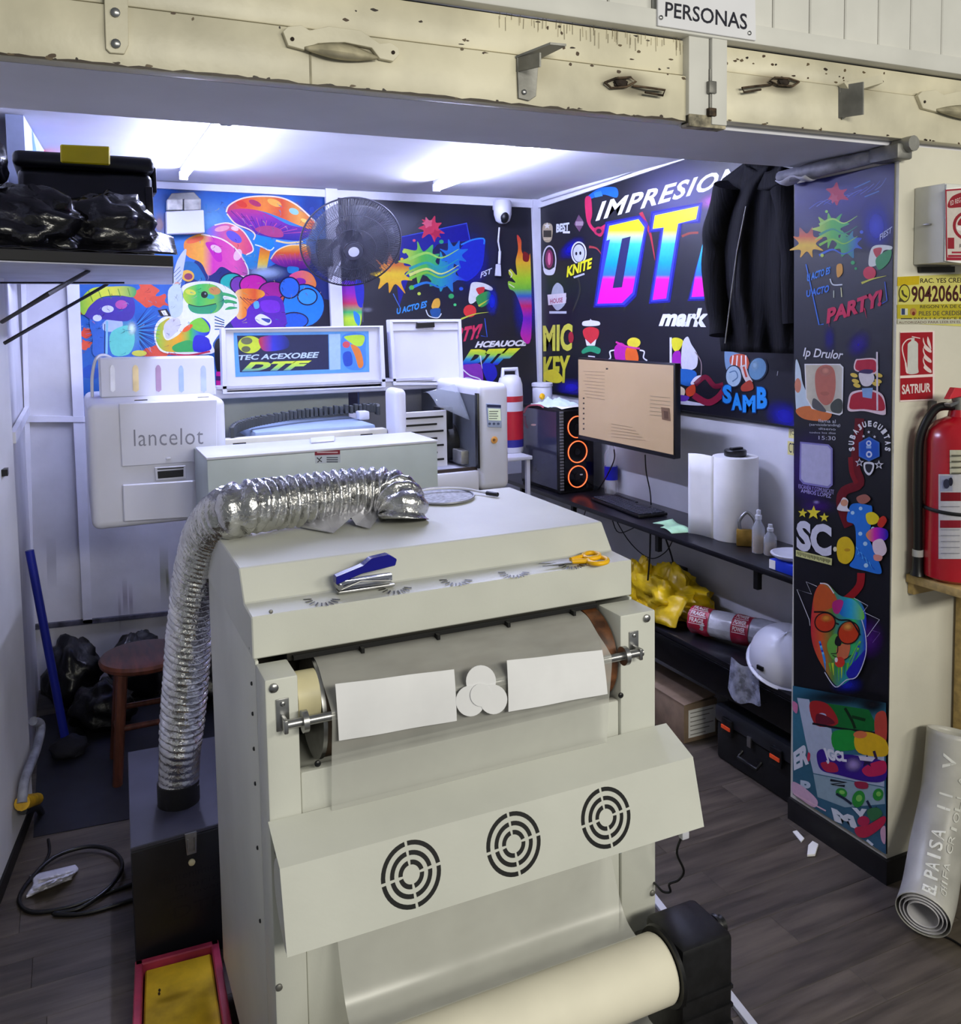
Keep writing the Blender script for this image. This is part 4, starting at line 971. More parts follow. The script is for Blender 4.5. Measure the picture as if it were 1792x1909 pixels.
MB().lathe([(.0345, .07), (.0345, .14)], uc, 22).build('wrap', mat('deep_blue_wrap', '1c22b8', .3), ub, 45)
# yellow notes on the wall by the pillar
for i, (q, tx) in enumerate((([(1471, 798), (1484, 800), (1484, 818), (1471, 816)], '(O'), ([(1469, 822), (1484, 824), (1484, 850), (1469, 847)], 'CT'))):
    nt_ = thing('yellow_note', 'pale yellow sticker on right wall by pillar, lettered '+tx, 'sticker', tuple(onX(q[3], RX)))
    plate('sheet', [onX(p, RX) for p in q], (-.001, 0, 0), mat('pale_yellow_paper', 'e6dc8a', .6), nt_)
    ik = Ink(castX(RX-.001), (-1, 0, 0)); ik.text(tx, [(q[0][0]+2, q[0][1]+3), (q[1][0]-2, q[1][1]+3), (q[2][0]-2, q[2][1]-4), (q[3][0]+2, q[3][1]-4)], '3a3a42'); ik.build('lettering', nt_)

# ------------------------------------------------------------------ lower shelf
LZ = .42
ls = thing('lower_shelf', 'deep black storage shelf under the desk', 'shelf', (2.35, 3.0, .26))
bx('board', (DX, FY1+.01, LZ-.02), (RX-.002, 3.7, LZ), dsk_m, ls, .002)
bx('fascia', (DX-.004, FY1+.01, .285), (DX+.012, 3.7, LZ-.021), mat('glossy_black_panel', '08080b', .2, var=.1), ls, .002)
for y in (2.72, 3.62): bx('support', (DX+.16, y, 0), (DX+.20, y+.04, LZ-.021), blkm, ls)
# yellow bag
yb = thing('yellow_bag', 'crumpled yellow plastic bag on the lower shelf', 'bag', (2.33, 3.1, LZ))
ybm = mat('yellow_bag_plastic', 'd8b414', .35, var=.2, scale=9, bump=.5, bscale=14)
MB().blob((2.36, 3.14, LZ+.07), (.12, .20, .10), 4, .55, 2.4, 40, 26, LZ+.002).build('bulk', ybm, yb, 70)
MB().grid(lambda u, v: Vector((2.215+.07*v-.03*math.sin(u*5), 2.93+.40*u, LZ+.02+.12*v*(.6+.4*math.sin(u*7+1))+.02*noise.noise(Vector((u*6, v*5, 2))))), 18, 10).build('fold', ybm, yb, 60, .0015)
MB().blob((2.30, 3.29, LZ+.10), (.06, .06, .10), 9, .5, 2.6, 24, 18, LZ+.002).build('knot', ybm, yb, 70)
# wrapped roll with red tape
wr = thing('wrapped_parcel', 'clear plastic parcel roll with red lettered packing tape', 'parcel', (2.37, 2.66, LZ))
W0, W1 = Vector((2.275, 2.88, LZ+.064)), Vector((2.43, 2.50, LZ+.072)); wd = (W1-W0).normalized()
def wrap(a, b, r, name, m, amp=.12, sd=1, n=20):
    A = W0.lerp(W1, a); B = W0.lerp(W1, b); x = wd.cross(Vector((0, 0, 1))).normalized(); z = x.cross(wd)
    def f(u, v):
        t = 2*PI*u; k = 1+amp*noise.noise(Vector((math.cos(t)*2, math.sin(t)*2+sd, (a+(b-a)*v)*9)))
        return A.lerp(B, v)+(x*math.cos(t)+z*math.sin(t))*r*k
    return MB().grid(f, n, 10).build(name, m, wr, 60)
wrap(0, 1, .055, 'core', mat('milky_wrap', 'b9bac4', .25, var=.12, scale=12, bump=.3))
rt_ = mat('red_tape', 'a01f38', .35, var=.12, scale=20)
for a, b, tx in ((.0, .22, 'FRAGIL'), (.46, .64, 'POWER')):
    tp = wrap(a, b, .0575, 'tape', rt_)
    Af, Bf = W0.lerp(W1, a+.02), W0.lerp(W1, b-.02); x = wd.cross(Vector((0, 0, 1))).normalized(); x = x if x.x < 0 else -x; z = Vector((0, 0, 1))
    ik = Ink(lambda p: Af.lerp(Bf, p[0])+(x*math.cos(p[1])+z*math.sin(p[1]))*.0615, (-.8, 0, .6), .0005)
    for j, a0 in enumerate((.15, .62, 1.1)):
        ik.text(tx, [(.05, a0+.30), (.95, a0+.30), (.95, a0), (.05, a0)], 'f0e4e4', .02)
        ik.rect(0, a0-.10, 1, a0-.06, 'f0e4e4')
    ik.build('tape_print', tp)
MB().grid(lambda u, v: W1+Vector((.04*u-.02+.02*v, -.10*v+.02*math.sin(u*8), .06*math.sin(PI*u)*(1-.3*v)-.03+.06*v)), 10, 8).build('loose_wrap', clr, wr, 60)
# hard hat and the bag under it
hh = thing('hard_hat', 'white hard hat hanging over the lower shelf edge', 'helmet', (2.29, 2.42, LZ))
hc = Vector((2.30, 2.375, LZ+.062)); tilt = Matrix.Rotation(math.radians(-22), 3, 'Y') @ Matrix.Rotation(math.radians(14), 3, 'X')
def hpt(u, v):
    a = 2*PI*u; r = math.sin(v*PI/2); h = math.cos(v*PI/2)
    ridge = 1+.03*math.exp(-((math.sin(a))/.18)**2)*h
    return hc+tilt@Vector((.125*r*math.cos(a), .145*r*math.sin(a), .125*h*ridge))
MB().grid(hpt, 40, 14).build('shell', pwhite, hh, 60, .003)
def brim(u, v):
    a = 2*PI*u; e = .014
    return hc+tilt@Vector(((.125+e*v)*math.cos(a), (.145+e*v)*math.sin(a), -.004*v))
MB().grid(brim, 40, 3).build('brim', pwhite, hh, 60, .003)
bx('slot', (hc.x-.132, hc.y-.01, hc.z-.015), (hc.x-.105, hc.y+.02, hc.z+.0), blk, hh)
lb = MB().grid(lambda u, v: Vector((2.178-.012*v+.01*math.sin(u*6), 2.40+.14*u-.03*v*(1-u), LZ+.035-.15*v*(1-.5*abs(u-.55))+.008*math.sin(u*9+v*4))), 12, 12).build('plastic_bag', mat('clear_bag', 'c4c8e0', .12, var=.3, scale=25, alpha=.45, bump=.5), None, 60)
tag(lb, 'clear plastic bag hanging below the white hard hat', 'bag')
ad = thing('power_adapter', 'black power adapter hanging from cables under the desk', 'adapter', (2.42, 3.1, .6))
aq = onX((1258, 1070), 2.44)
bx('brick', (2.40, aq.y-.06, aq.z-.02), (2.47, aq.y+.06, aq.z+.04), blk, ad, .006)
pipe('cord', smooth_path([Vector((2.44, aq.y+.05, aq.z-.02)), Vector((2.36, 3.12, LZ+.16))], 3), .004, blk, ad)
pipe('cord', smooth_path([Vector((2.44, aq.y, aq.z+.02)), Vector((2.43, aq.y+.02, aq.z+.1)), Vector((2.42, aq.y+.1, DZ-.024))], 5), .004, blk, ad)
for i, P in enumerate(([(1213, 995), (1212, 1030), (1210, 1060), (1208, 1082)], [(1135, 970), (1150, 990), (1180, 985), (1192, 975)], [(1130, 962), (1170, 1005), (1210, 1040), (1240, 1030), (1256, 1004)], [(1100, 940), (1090, 958), (1085, 970)])):
    W = [onX(p, 2.40 if i else 2.25) for p in P]; W[0].z = DZ-.02
    o = pipe('under_desk_cable', smooth_path(W, 6), .004 if i == 0 else .0025, blk)
    tag(o, ['thick black cable hanging from the desk edge to the yellow bag', 'thin black cable looped below the keyboard', 'long thin cable sagging under the desk to the roll', 'short black cable below the keyboard corner'][i], 'cable', 'cables under the desk')
# floor below: carton and tool case
cbx = thing('cardboard_box', 'brown cardboard box with white printed label under the shelf', 'box', (2.25, 3.0, 0))
ct = onX((1283, 1319), 2.175).z
cm_ = mat('brown_cardboard', '8a7560', .75, var=.1, scale=14)
bx('carton', (2.178, 2.82, .001), (2.345, 3.25, ct-.006), cm_, cbx, .002)
MB().plate([(2.176, 2.815, ct-.005), (2.176, 3.25, ct-.005), (2.345, 3.25, ct-.004), (2.345, 2.83, ct+.002)], (0, 0, .003)).build('flap', cm_, cbx)
bx('label', (2.20, 2.8185, .02), (2.335, 2.820, ct-.03), paper, cbx)
ik = Ink(lambda p: Vector((p[0], 2.8185, p[1])), (0, -1, 0)); 
for i in range(6): ik.rect(2.208, ct-.045-i*.018, 2.325-.02*(i % 3), ct-.041-i*.018, '9b9890')
ik.build('label_print', cbx)
tcb = thing('tool_case', 'black tool case with two orange latches on the floor under the shelf', 'tool case', (2.35, 2.48, 0))
tx0, ty0, ty1 = 2.215, 2.25, 2.68
tcz = .20
bx('base', (tx0+.012, ty0, .001), (RX-.03, ty1, tcz-.05), blkm, tcb, .012)
bx('lid', (tx0, ty0-.004, tcz-.048), (RX-.03, ty1+.004, tcz+.02), mat('grey_black_case', '24262c', .4, var=.1), tcb, .015)
for y in (2.31, 2.57):
    l_ = bx('latch', (tx0-.012, y, tcz-.075), (tx0+.002, y+.055, tcz-.01), blk, tcb, .003)
    bx('latch_tab', (tx0-.016, y+.004, tcz-.05), (tx0-.011, y+.051, tcz-.037), mat('orange_plastic', 'ff5a2a', .4), l_)
pipe('handle', [(tx0+.012, 2.43, .09), (tx0-.01, 2.43, .07), (tx0-.01, 2.53, .07), (tx0+.012, 2.53, .09)], .006, blk, tcb)
bx('hasp', (tx0-.006, 2.47, tcz-.07), (tx0+.002, 2.49, tcz-.03), steel, tcb, .002)

# ------------------------------------------------------------------ jacket
jk = thing('black_jacket', 'dark blue-black jacket hanging from the ceiling edge by the right wall', 'jacket', (2.36, 2.6, 1.6))
jm = mat('dark_denim', '06060b', .8, var=.4, scale=10, stretch=(1, 6, .7), bump=.3, bscale=22, spec=.2)
hm = Vector((2.36, 2.52, 2.30))
out = [(1362, 318), (1335, 345), (1320, 400), (1308, 470), (1310, 500), (1322, 560), (1330, 640)]
def jacket(u, v):
    # u across (towards camera right), v down
    L = [(1392, 300), (1345, 335), (1327, 380), (1318, 430), (1322, 480), (1324, 540), (1340, 600), (1345, 655)]
    k = v*(len(L)-1); i = min(int(k), len(L)-2); f = k-i
    l = (L[i][0]*(1-f)+L[i+1][0]*f, L[i][1]*(1-f)+L[i+1][1]*f); r = (1500, 318+v*342)
    p = (l[0]*(1-u)+r[0]*u, l[1]*(1-u)+r[1]*u)
    fold = .02*math.sin(u*13+1.2*math.sin(v*3))*min(1, v*2+.15)+.006*math.sin(u*29+v*3)
    return onX(p, 2.33-.04*math.sin(PI*min(1, u*1.1))+fold)
MB().grid(jacket, 46, 30).build('body', jm, jk, 70, .004)
def sleeve(path, r, name):
    W = smooth_path([onX(p, 2.30) for p in path], 6); n = len(W)
    MB().tube([w_+Vector((.004*math.sin(i*.7), 0, 0)) for i, w_ in enumerate(W)], [r[0]+(r[1]-r[0])*i/(n-1)+.002*math.sin(i*1.1) for i in range(n)], 14).build(name, jm, jk, 70)
sleeve([(1362, 345), (1342, 420), (1333, 480), (1338, 560), (1345, 625)], (.062, .042), 'sleeve')
sleeve([(1465, 345), (1478, 420), (1482, 500), (1485, 600)], (.055, .045), 'sleeve')
MB().grid(lambda u, v: onX((1388+72*u, 305+34*v+16*math.sin(PI*u)), 2.285+.015*math.cos(PI*u)), 14, 6).build('collar', jm, jk, 60, .004)
pipe('zip', [onX(p, 2.268) for p in ((1391, 385), (1374, 470), (1362, 560), (1352, 640))], .0025, dsteel, jk)
pipe('hanger_hook', [onX((1425, 330), 2.33), onX((1428, 300), 2.33), Vector((2.33, onX((1428, 300), 2.33).y, CZ-.001))], .003, steel, jk)

# ------------------------------------------------------------------ left side of the shop
shf = thing('overhead_shelf', 'black wall shelf with diagonal wire braces high on the left', 'shelf', (.05, 3.2, 1.89))
SB, ST = 1.89, 1.925
sq = [(-.33, 2.55), (-.155, 2.596), (.286, 2.77), (.40, 3.9), (-.2, 3.9)]
MB().plate([(x, y, SB+.004) for x, y in sq], (0, 0, ST-SB-.004), .002).build('board', blkm, shf)
MB().plate([(x*.985+.002, y+.004, SB) for x, y in sq], (0, 0, .0035)).build('underside', mat('pale_grey_underside', 'b8b9c6', .6), shf)
pipe('brace', [onY((4, 600), 2.9), onZ((90, 548), 1.80), onZ((165, 505), SB)], .006, blkm, shf)
pipe('brace', [onY((8, 640), 3.2), onZ((60, 612), 1.716) if False else onY((60, 610), 3.25), onZ((200, 530), SB)], .006, blkm, shf)
pipe('rail', [onY((0, 527), 3.3), onY((232, 527), 3.3)], .003, blkm, shf)
tb_ = thing('storage_toolbox', 'tall black toolbox with yellow lid latch on the overhead shelf', 'toolbox', (.08, 3.1, ST))
a_ = onY((22, 300), 2.95); b_2 = onY((288, 300), 2.95); tz1 = onY((160, 285), 2.95).z
tzb = ST+.001
bx('bin', (a_.x+.012, 2.962, tzb), (b_2.x-.008, 3.30, tz1-.05), mat('black_navy_plastic', '0e0f17', .35, var=.15), tb_, .02, seg=3)
bx('lid', (a_.x, 2.95, tz1-.049), (b_2.x, 3.31, tz1), MATS['black_navy_plastic'], tb_, .018, seg=3)
p0, p1, p2, p3 = [onY(p, 2.948) for p in ((112, 270), (205, 274), (205, 309), (113, 304))]
MB().plate([p0, p1, p2, p3], (0, -.012, 0), .004).build('latch', mat('yellow_latch', 'd2bc10', .4), tb_)
bx('latch', (b_2.x-.004, 3.02, tz1-.10), (b_2.x+.01, 3.12, tz1-.02), MATS['black_navy_plastic'], tb_, .004)
bx('rib', (b_2.x-.03, 2.955, tzb+.03), (b_2.x-.008, 2.965, tz1-.09), MATS['black_navy_plastic'], tb_, .004)
bagm = mat('black_bin_bag', '0d0d12', .22, var=.25, scale=8, bump=.6, bscale=16)
bb_ = thing('black_bag', 'shiny black plastic bag slumped before the toolbox on overhead shelf', 'bag', (.03, 2.83, ST))
MB().blob((-.10, 2.80, ST+.07), (.17, .13, .11), 5, .4, 2.2, 36, 24, ST+.002).build('bulk', bagm, bb_, 70)
MB().blob((.105, 2.85, ST+.08), (.125, .08, .10), 8, .35, 2.2, 36, 24, ST+.002).build('lobe', bagm, bb_, 70)
MB().grid(lambda u, v: Vector((-.2+.5*u, 2.62+.16*u+.10*v, ST+.004+.05*v*(1+.5*math.sin(u*9))+.008*noise.noise(Vector((u*9, v*7, 5))))), 26, 8).build('hem', bagm, bb_, 60, .0012)
b2 = MB().blob((-.185, 2.80, ST+.25), (.05, .06, .06), 11, .25, 2, 26, 18, ST+.17).build('dark_sack', bagm, None, 70); tag(b2, 'dark bundle on top of the black bag beside left wall', 'sack')
# printed board high on the left wall
lbd = thing('left_mural_board', 'pale blue printed board slanting along the top of the left wall', 'mural', (-.09, 3.6, 2.0))
MB().plate([(-.107, 3.33, 2.0), (-.03, 4.35, 2.0), (-.06, 4.36, 2.0), (-.16, 3.33, 2.0)], (0, 0, CZ-2.002)).build('board', mat('pale_blue_board', 'aab4d2', .5, var=.15, scale=4), lbd)
ik = Ink(lambda p: Vector((-.107+.077*p[0], 3.33+1.02*p[0], 2.0+.42*p[1])), (1, -.075, 0), .0006)
rnd = random.Random(5)
for c in ('d43a4a', '38a8d8', 'e8d8e8', '7a8ac8', 'f0f0ff', '4a7ae0', 'e86a80', 'c8d0f0'):
    x, y = rnd.uniform(.1, .9), rnd.uniform(.3, .95); ik.sm([(x+rnd.uniform(.03, .09)*math.cos(t), y+rnd.uniform(.08, .3)*math.sin(t)) for t in (0, 1.05, 2.1, 3.14, 4.2, 5.2)], c)
ik.build('print', lbd)
# broom
br = thing('mop', 'blue handled mop leaning against the left wall', 'mop', (-.1, 3.86, 0))
mp0 = Vector((-.09, 3.86, .05)); mp1 = Vector((-.185, 3.9, .84))
pipe('handle', [mp0, mp1], .0165, mat('blue_tube', '1e2a9e', .35), br, 12)
MB().blob((-.08, 3.85, .035), (.07, .06, .04), 3, .3, 2.5, 20, 12, .002).build('head', mat('dark_mop', '23232e', .8, bump=.5), br, 60)
# stool
stl = thing('stool', 'round brown wooden stool behind the black filter box', 'stool', (.20, 3.62, 0))
wood = mat('red_brown_wood', '6e3d2a', .38, var=.18, scale=8, stretch=(6, 1, 1))
SC_ = Vector((.205, 3.62, 0))
MB().lathe([(0, .418), (.15, .418), (.162, .425), (.165, .438), (.158, .449), (.13, .455), (0, .456)], SC_, 40).build('seat', wood, stl, 40)
LP = []
for sx, sy in ((-1, -1), (1, -1), (1, 1), (-1, 1)):
    t0 = SC_+Vector((sx*.085, sy*.085, .418)); t1 = SC_+Vector((sx*.12, sy*.12, 0)); LP.append((t0, t1))
    MB().tube([t0, t1], [.021, .018], 8).build('leg', wood, stl, 40)
for i in range(4):
    k = .62 if i % 2 else .5
    a, b = LP[i][0].lerp(LP[i][1], k), LP[(i+1) % 4][0].lerp(LP[(i+1) % 4][1], k); pipe('rung', [a, b], .012, wood, stl)
o = MB().plate([(-.19, 3.262, .0005), (.56, 3.20, .0005), (.6, 4.3, .0005), (-.2, 4.3, .0005)], (0, 0, .002)).build('floor_mat', mat('dark_mat', '1d1e28', .6, var=.25, scale=5), None); tag(o, 'dark floor mat under stool in the back left corner', 'mat')
# left skirting, cable bundle and yellow plug
struct(MB().plate([(-.192, 3.44, 0), (-.262, 2.95, 0), (-.452, 1.75, 0), (-.46, 1.75, 0), (-.27, 2.95, 0), (-.196, 3.44, 0)], (0, 0, .05)).build('baseboard_left', bbm), 'black baseboard along the white left wall')
def wallL(p, o=.012):
    # point on the slanting front part of the left wall
    q = Vector((-.196, 3.44, 0)); n = Vector((.49, -.074, 0)).normalized(); n = Vector((n.x, n.y, 0))
    d = ray(p); t = (q-Vector((0, 0, CH))).dot(n)/d.dot(n); return Vector((0, 0, CH))+d*t+n*o
yp = thing('yellow_plug', 'yellow plug connector on grey taped cable by left wall', 'plug', tuple(wallL((35, 1500))))
pq = wallL((22, 1500), .03); pq2 = wallL((52, 1492), .03)
MB().tube([pq, pq2], [.024, .02], 12).build('body', mat('mustard_plastic', 'd8a816', .45, var=.15, scale=20), yp, 40)
MB().tube([wallL((24, 1515), .03), wallL((50, 1508), .035), wallL((60, 1518), .03)], .012, 10).build('socket', blk, yp, 40)
pipe('taped_cable', smooth_path([pq, wallL((28, 1455), .03), wallL((50, 1400), .03), wallL((62, 1355), .025), wallL((56, 1345), .01)], 6), .016, mat('grey_tape', '8b8d98', .4, var=.2, scale=20), yp, 10)
wo = MB().box(wallL((2, 876), .0), wallL((9, 884), .012)).build('wall_switch', blk, None); tag(wo, 'black switch bar on the white left wall end', 'switch')
fx = [onZ(p, .008) for p in ((246, 1648), (200, 1664), (130, 1690), (62, 1700), (36, 1680), (52, 1645), (100, 1605), (165, 1584), (212, 1594), (228, 1622), (205, 1660), (150, 1692), (100, 1703), (160, 1702), (250, 1676))]
for i, v in enumerate(fx): v.z = .007+(.012 if 5 < i < 11 else 0)
o = pipe('floor_cable', smooth_path(fx, 7), .0065, blk, None, 8); tag(o, 'thick black cable coiled on floor beside the black box', 'cable')
fx = smooth_path([onZ(p, .005) for p in ((90, 1565), (92, 1590), (75, 1620), (60, 1635))], 5)
o = pipe('floor_cable', fx, .0045, blk); tag(o, 'short thin black cable running to the yellow plug side', 'cable')
tc0 = onZ((97, 1655), .0)
o = MB().grid(lambda u, v: onZ((55+85*u+6*math.sin(v*5), 1632-20*u+42*v*(1-.35*u)), .003+.055*math.sin(PI*u)**.7*math.sin(PI*v)**.7*(.7+.6*noise.noise(Vector((u*6, v*6, 1))))+.01*abs(noise.noise(Vector((u*14, v*14, 4))))), 26, 18).build('crumpled_tissue', mat('white_tissue', 'd9d8e4', .8), None, 60, .001); tag(o, 'white crumpled tissue lying on the coiled cable', 'tissue')
# sponge tray
tw_ = thing('sponge_tray', 'pink plastic tray with yellow sponge pad in front of black box', 'tray', (.2, 2.2, 0))
pk = mat('pink_plastic', 'a8324e', .45, var=.15, scale=12); yl = mat('yellow_sponge', 'd8b21e', .8, var=.22, scale=7, bump=.2)
TQ = [(.08, 2.395), (.29, 2.385), (.272, 2.0), (.045, 2.0)]
MB().plate([(x, y, .001) for x, y in TQ], (0, 0, .012)).build('floor', pk, tw_)
for i in range(4):
    (xa, ya), (xb, yb) = TQ[i], TQ[(i+1) % 4]; d = Vector((xb-xa, yb-ya, 0)).normalized(); n = Vector((d.y, -d.x, 0))
    MB().plate([(xa, ya, .013), (xb, yb, .013), (xb+n.x*.02, yb+n.y*.02, .013), (xa+n.x*.02, ya+n.y*.02, .013)], (0, 0, .05), .003).build('rim', pk, tw_)
MB().plate([(.103, 2.372, .014), (.267, 2.362, .014), (.250, 2.022, .014), (.070, 2.022, .014)], (0, 0, .032), .004).build('sponge', yl, tw_)
ik = Ink(lambda p: Vector((p[0], p[1], .046)), (0, 0, 1), .0006)
for x, y in ((.13, 2.28), (.128, 2.268), (.28, 2.24), (.27, 2.29)): ik.ell(x, y, .003, .006, '3a2a14')
ik.glow(.16, 2.24, .06, .02, 'a8860a80'); ik.glow(.24, 2.13, .05, .05, 'a8860a60'); ik.build('stain', tw_)

# ------------------------------------------------------------------ outside wall on the right
WY = 1.835
fbx = thing('fuse_box', 'white metal fuse box on outside wall with red printed notice', 'fuse box', (2.4, 1.78, 1.86))
fz0, fz1 = 1.862, 2.082; fX = 2.236; fY = 1.729
bx('case', (fX, fY+.006, fz0), (2.62, WY-.001, fz1), mat('dull_white_metal', 'cfcfc9', .5, var=.05), fbx, .003)
bx('door', (fX-.001, fY, fz0+.003), (2.62, fY+.005, fz1-.003), MATS['dull_white_metal'], fbx, .002)
bx('key_tab', (fX-.012, 1.775, 1.97), (fX, 1.80, 1.975), steel, fbx, .001)
nt_ = plate('notice', [onY(p, fY) for p in ((1764, 352), (1860, 340), (1860, 500), (1766, 487))], (0, -.001, 0), paper, fbx)
ik = Ink(castY(fY-.001), (0, -1, 0)).view(1640, 330, 4.243)
ik.poly([(520, 100), (900, 70), (900, 660), (528, 660)], 'a8203a'); ik.poly([(530, 112), (890, 84), (890, 640), (536, 636)], 'd9cfc8')
ik.sm([(540, 240), (560, 170), (610, 135), (700, 110), (800, 110), (800, 230), (640, 240)], '9a1f2e'); ik.ell(700, 385, 122, 118, '9a1f2e'); ik.ell(700, 385, 98, 95, 'd9cfc8'); ik.sm([(610, 400), (640, 385), (720, 390), (800, 380), (800, 420), (640, 425)], 'f4eeee'); ik.sm([(615, 370), (650, 320), (720, 310), (800, 320), (800, 380), (650, 385)], '9a1f2e')
ik.rect(538, 480, 590, 568, '9a1f2e'); ik.rect(570, 590, 860, 604, 'a8203a'); ik.rect(540, 616, 860, 634, 'a8203a')
ik.text('ED REG', [(556, 190), (640, 160), (640, 200), (560, 226)], 'e0c8c8', .01)
ik.text('R', [(632, 530), (650, 530), (648, 560), (630, 560)], '2a2a2a')
ik.build('notice_print', fbx)
o = MB().plate([onY(p, WY) for p in ((1710, 498), (1774, 497), (1774, 508), (1711, 508))], (0, -.012, 0)).build('label_strip', blk, None); tag(o, 'black strip on wall just below the fuse box', 'strip')
ys = thing('yellow_sign', 'yellow phone number sign 90420665 on the outside wall', 'sign', tuple(onY((1675, 602), WY)))
plate('board', [onY(p, WY) for p in ((1674, 516), (1900, 506), (1900, 614), (1673, 602))], (0, -.002, 0), mat('sign_yellow', 'cdc66a', .5, var=.06), ys)
ik = Ink(castY(WY-.002), (0, -1, 0)).view(1640, 330, 4.243)
ik.poly([(142, 792), (315, 782), (312, 850), (140, 862)], 'd4b810'); ik.poly([(140, 1010), (900, 1000), (900, 1120), (140, 1120)], 'c2b42a')
ik.text('RAC. YES CREDIARE', [(322, 802), (780, 794), (780, 834), (322, 838)], '3a2a1e', .01)
ik.ell(196, 920, 46, 72, '4a4020'); ik.ell(196, 920, 38, 62, 'd3cc4a'); ik.poly([(150, 988), (160, 950), (200, 985)], '4a4020'); ik.line([(178, 895), (188, 930), (218, 950)], 16, '4a4020', True)
ik.text('904206651', [(252, 862), (715, 848), (715, 985), (252, 992)], '4a1a18', .02)
ik.text('REGON YA DE CLASICA', [(320, 1014), (800, 1006), (800, 1034), (320, 1038)], '4a4230', .01)
ik.text('PILES DE CREDISERVICIO', [(310, 1062), (800, 1054), (800, 1092), (310, 1096)], '5a5240', .01)
ik.rect(166, 1040, 222, 1092, 'd8dcc8'); ik.rect(172, 1040, 200, 1090, '34446e'); ik.ell(266, 1066, 26, 30, 'b8864a'); ik.ell(268, 1080, 12, 16, '7a2a20')
ik.rect(168, 1116, 255, 1132, '3a3428'); ik.text('PASA LA CRECE RAPIDO', [(272, 1112), (800, 1108), (800, 1132), (272, 1134)], '3a3428'); ik.rect(140, 1124, 900, 1162, 'c9c8b4')
ik.text('AUTORIZADO PARA LEER EN EL PROMEDIO', [(150, 1142), (820, 1134), (820, 1152), (150, 1160)], '5a1a18')
ik.build('lettering', ys)
es = thing('extinguisher_sign', 'red fire extinguisher sign with white pictogram, lettered SATRIUR', 'sign', tuple(onY((1680, 748), WY)))
plate('board', [onY(p, WY) for p in ((1677, 619), (1741, 617), (1741, 746), (1677, 749))], (0, -.003, 0), mat('sign_pinkwhite', 'e8d4d4', .45), es)
ik = Ink(castY(WY-.003), (0, -1, 0)).view(1640, 330, 4.243)
ik.poly([(163, 1232), (420, 1226), (420, 1558), (163, 1572)], 'a81424'); ik.poly([(163, 1592), (420, 1580), (420, 1754), (163, 1766)], 'a81424')
ik.sm([(222, 1340), (225, 1318), (245, 1300), (262, 1296), (285, 1298), (303, 1318), (304, 1345), (304, 1500), (302, 1550), (222, 1554), (220, 1480)], 'd4d4d0')
ik.rect(250, 1272, 276, 1300, 'd4d4d0'); ik.line([(250, 1278), (215, 1290), (184, 1330), (182, 1380), (205, 1470)], 9, 'f0dcdc', True); ik.line([(205, 1468), (214, 1540), (222, 1552)], 13, 'f0dcdc'); ik.line([(255, 1262), (320, 1276)], 7, 'f0dcdc')
for y0 in (1270, 1350, 1430): ik.sm([(345, y0), (360, y0+50), (405, y0+95), (408, y0+118), (380, y0+110), (348, y0+80), (352, y0+60), (342, y0+30)], 'ecd8d8')
ik.sm([(380, 1262), (400, 1310), (408, 1360), (396, 1350), (376, 1310)], 'ecd8d8')
ik.text('SATRIUR', [(175, 1642), (404, 1628), (402, 1700), (176, 1720)], 'ecdcdc', .03)
ik.build('pictogram', es)
ex = thing('fire_extinguisher', 'red fire extinguisher with black hose on a wooden wall table', 'fire extinguisher', (2.27, 1.735, .9))
ez = onY((1735, 1103), 1.68).z; E = Vector((2.315, 1.735, ez)); er = .088
red = mat('extinguisher_red', 'b01020', .25, var=.05, coat=.5)
zt_ = onY((1740, 800), 1.68).z-ez
MB().lathe([(0, .0), (.07, 0), (er, .012), (er, zt_-.05), (er*.93, zt_-.02), (er*.7, zt_+.005), (.03, zt_+.02), (.026, zt_+.04), (0, zt_+.04)], E, 40).build('cylinder', red, ex, 40)
vl = MB().lathe([(0, zt_+.04), (.02, zt_+.04), (.02, zt_+.075), (0, zt_+.08)], E, 16).build('valve', dsteel, ex, 40)
MB().plate([E+Vector((-.055, -.01, zt_+.072)), E+Vector((.06, -.01, zt_+.085)), E+Vector((.06, -.01, zt_+.095)), E+Vector((-.03, -.01, zt_+.105))], (0, .02, 0), .002).build('lever', mat('lever_red', 'c22a36', .4), vl)
MB().plate([E+Vector((-.05, -.012, zt_+.05)), E+Vector((-.01, -.012, zt_+.06)), E+Vector((-.01, -.012, zt_+.068)), E+Vector((-.055, -.012, zt_+.06))], (0, .02, 0), .001).build('carry_handle', steel, vl)
hz = smooth_path([E+Vector((-.02, .0, zt_+.05)), E+Vector((-.055, .035, zt_+.04)), E+Vector((-.085, .058, zt_-.04)), E+Vector((-.088, .06, zt_-.16)), E+Vector((-.085, .06, zt_-.30)), E+Vector((-.083, .06, .06))], 8)
hs = MB().tube(hz, .0125, 10).build('hose', blk, ex, 60)
MB().tube([E+Vector((-.083, .06, .075)), E+Vector((-.083, .06, .02)), E+Vector((-.083, .06, .006))], [.014, .016, .021], 12).build('nozzle', blk, hs, 60)
cyl('nozzle_band', E+Vector((-.083, .06, .062)), E+Vector((-.083, .06, .082)), .0155, mat('band_grey', 'b0b0ae', .5), hs)
g = MB(); g.tube([E+Vector((er*1.02*math.cos(t), er*1.02*math.sin(t), zt_*.46+.004*math.sin(t))) for t in [i*2*PI/36 for i in range(36)]], .0055, 6, closed=True); g.build('strap', blkm, ex, 60)
def cyl_pt(p, o=0):
    d = ray(p); ox, oy = -E.x, -E.y; R_ = er+o
    A = d.x*d.x+d.y*d.y; B = 2*(d.x*ox+d.y*oy); C_ = ox*ox+oy*oy-R_*R_; D_ = B*B-4*A*C_
    t = (-B-math.sqrt(max(0, D_)))/(2*A); return Vector((0, 0, CH))+d*t
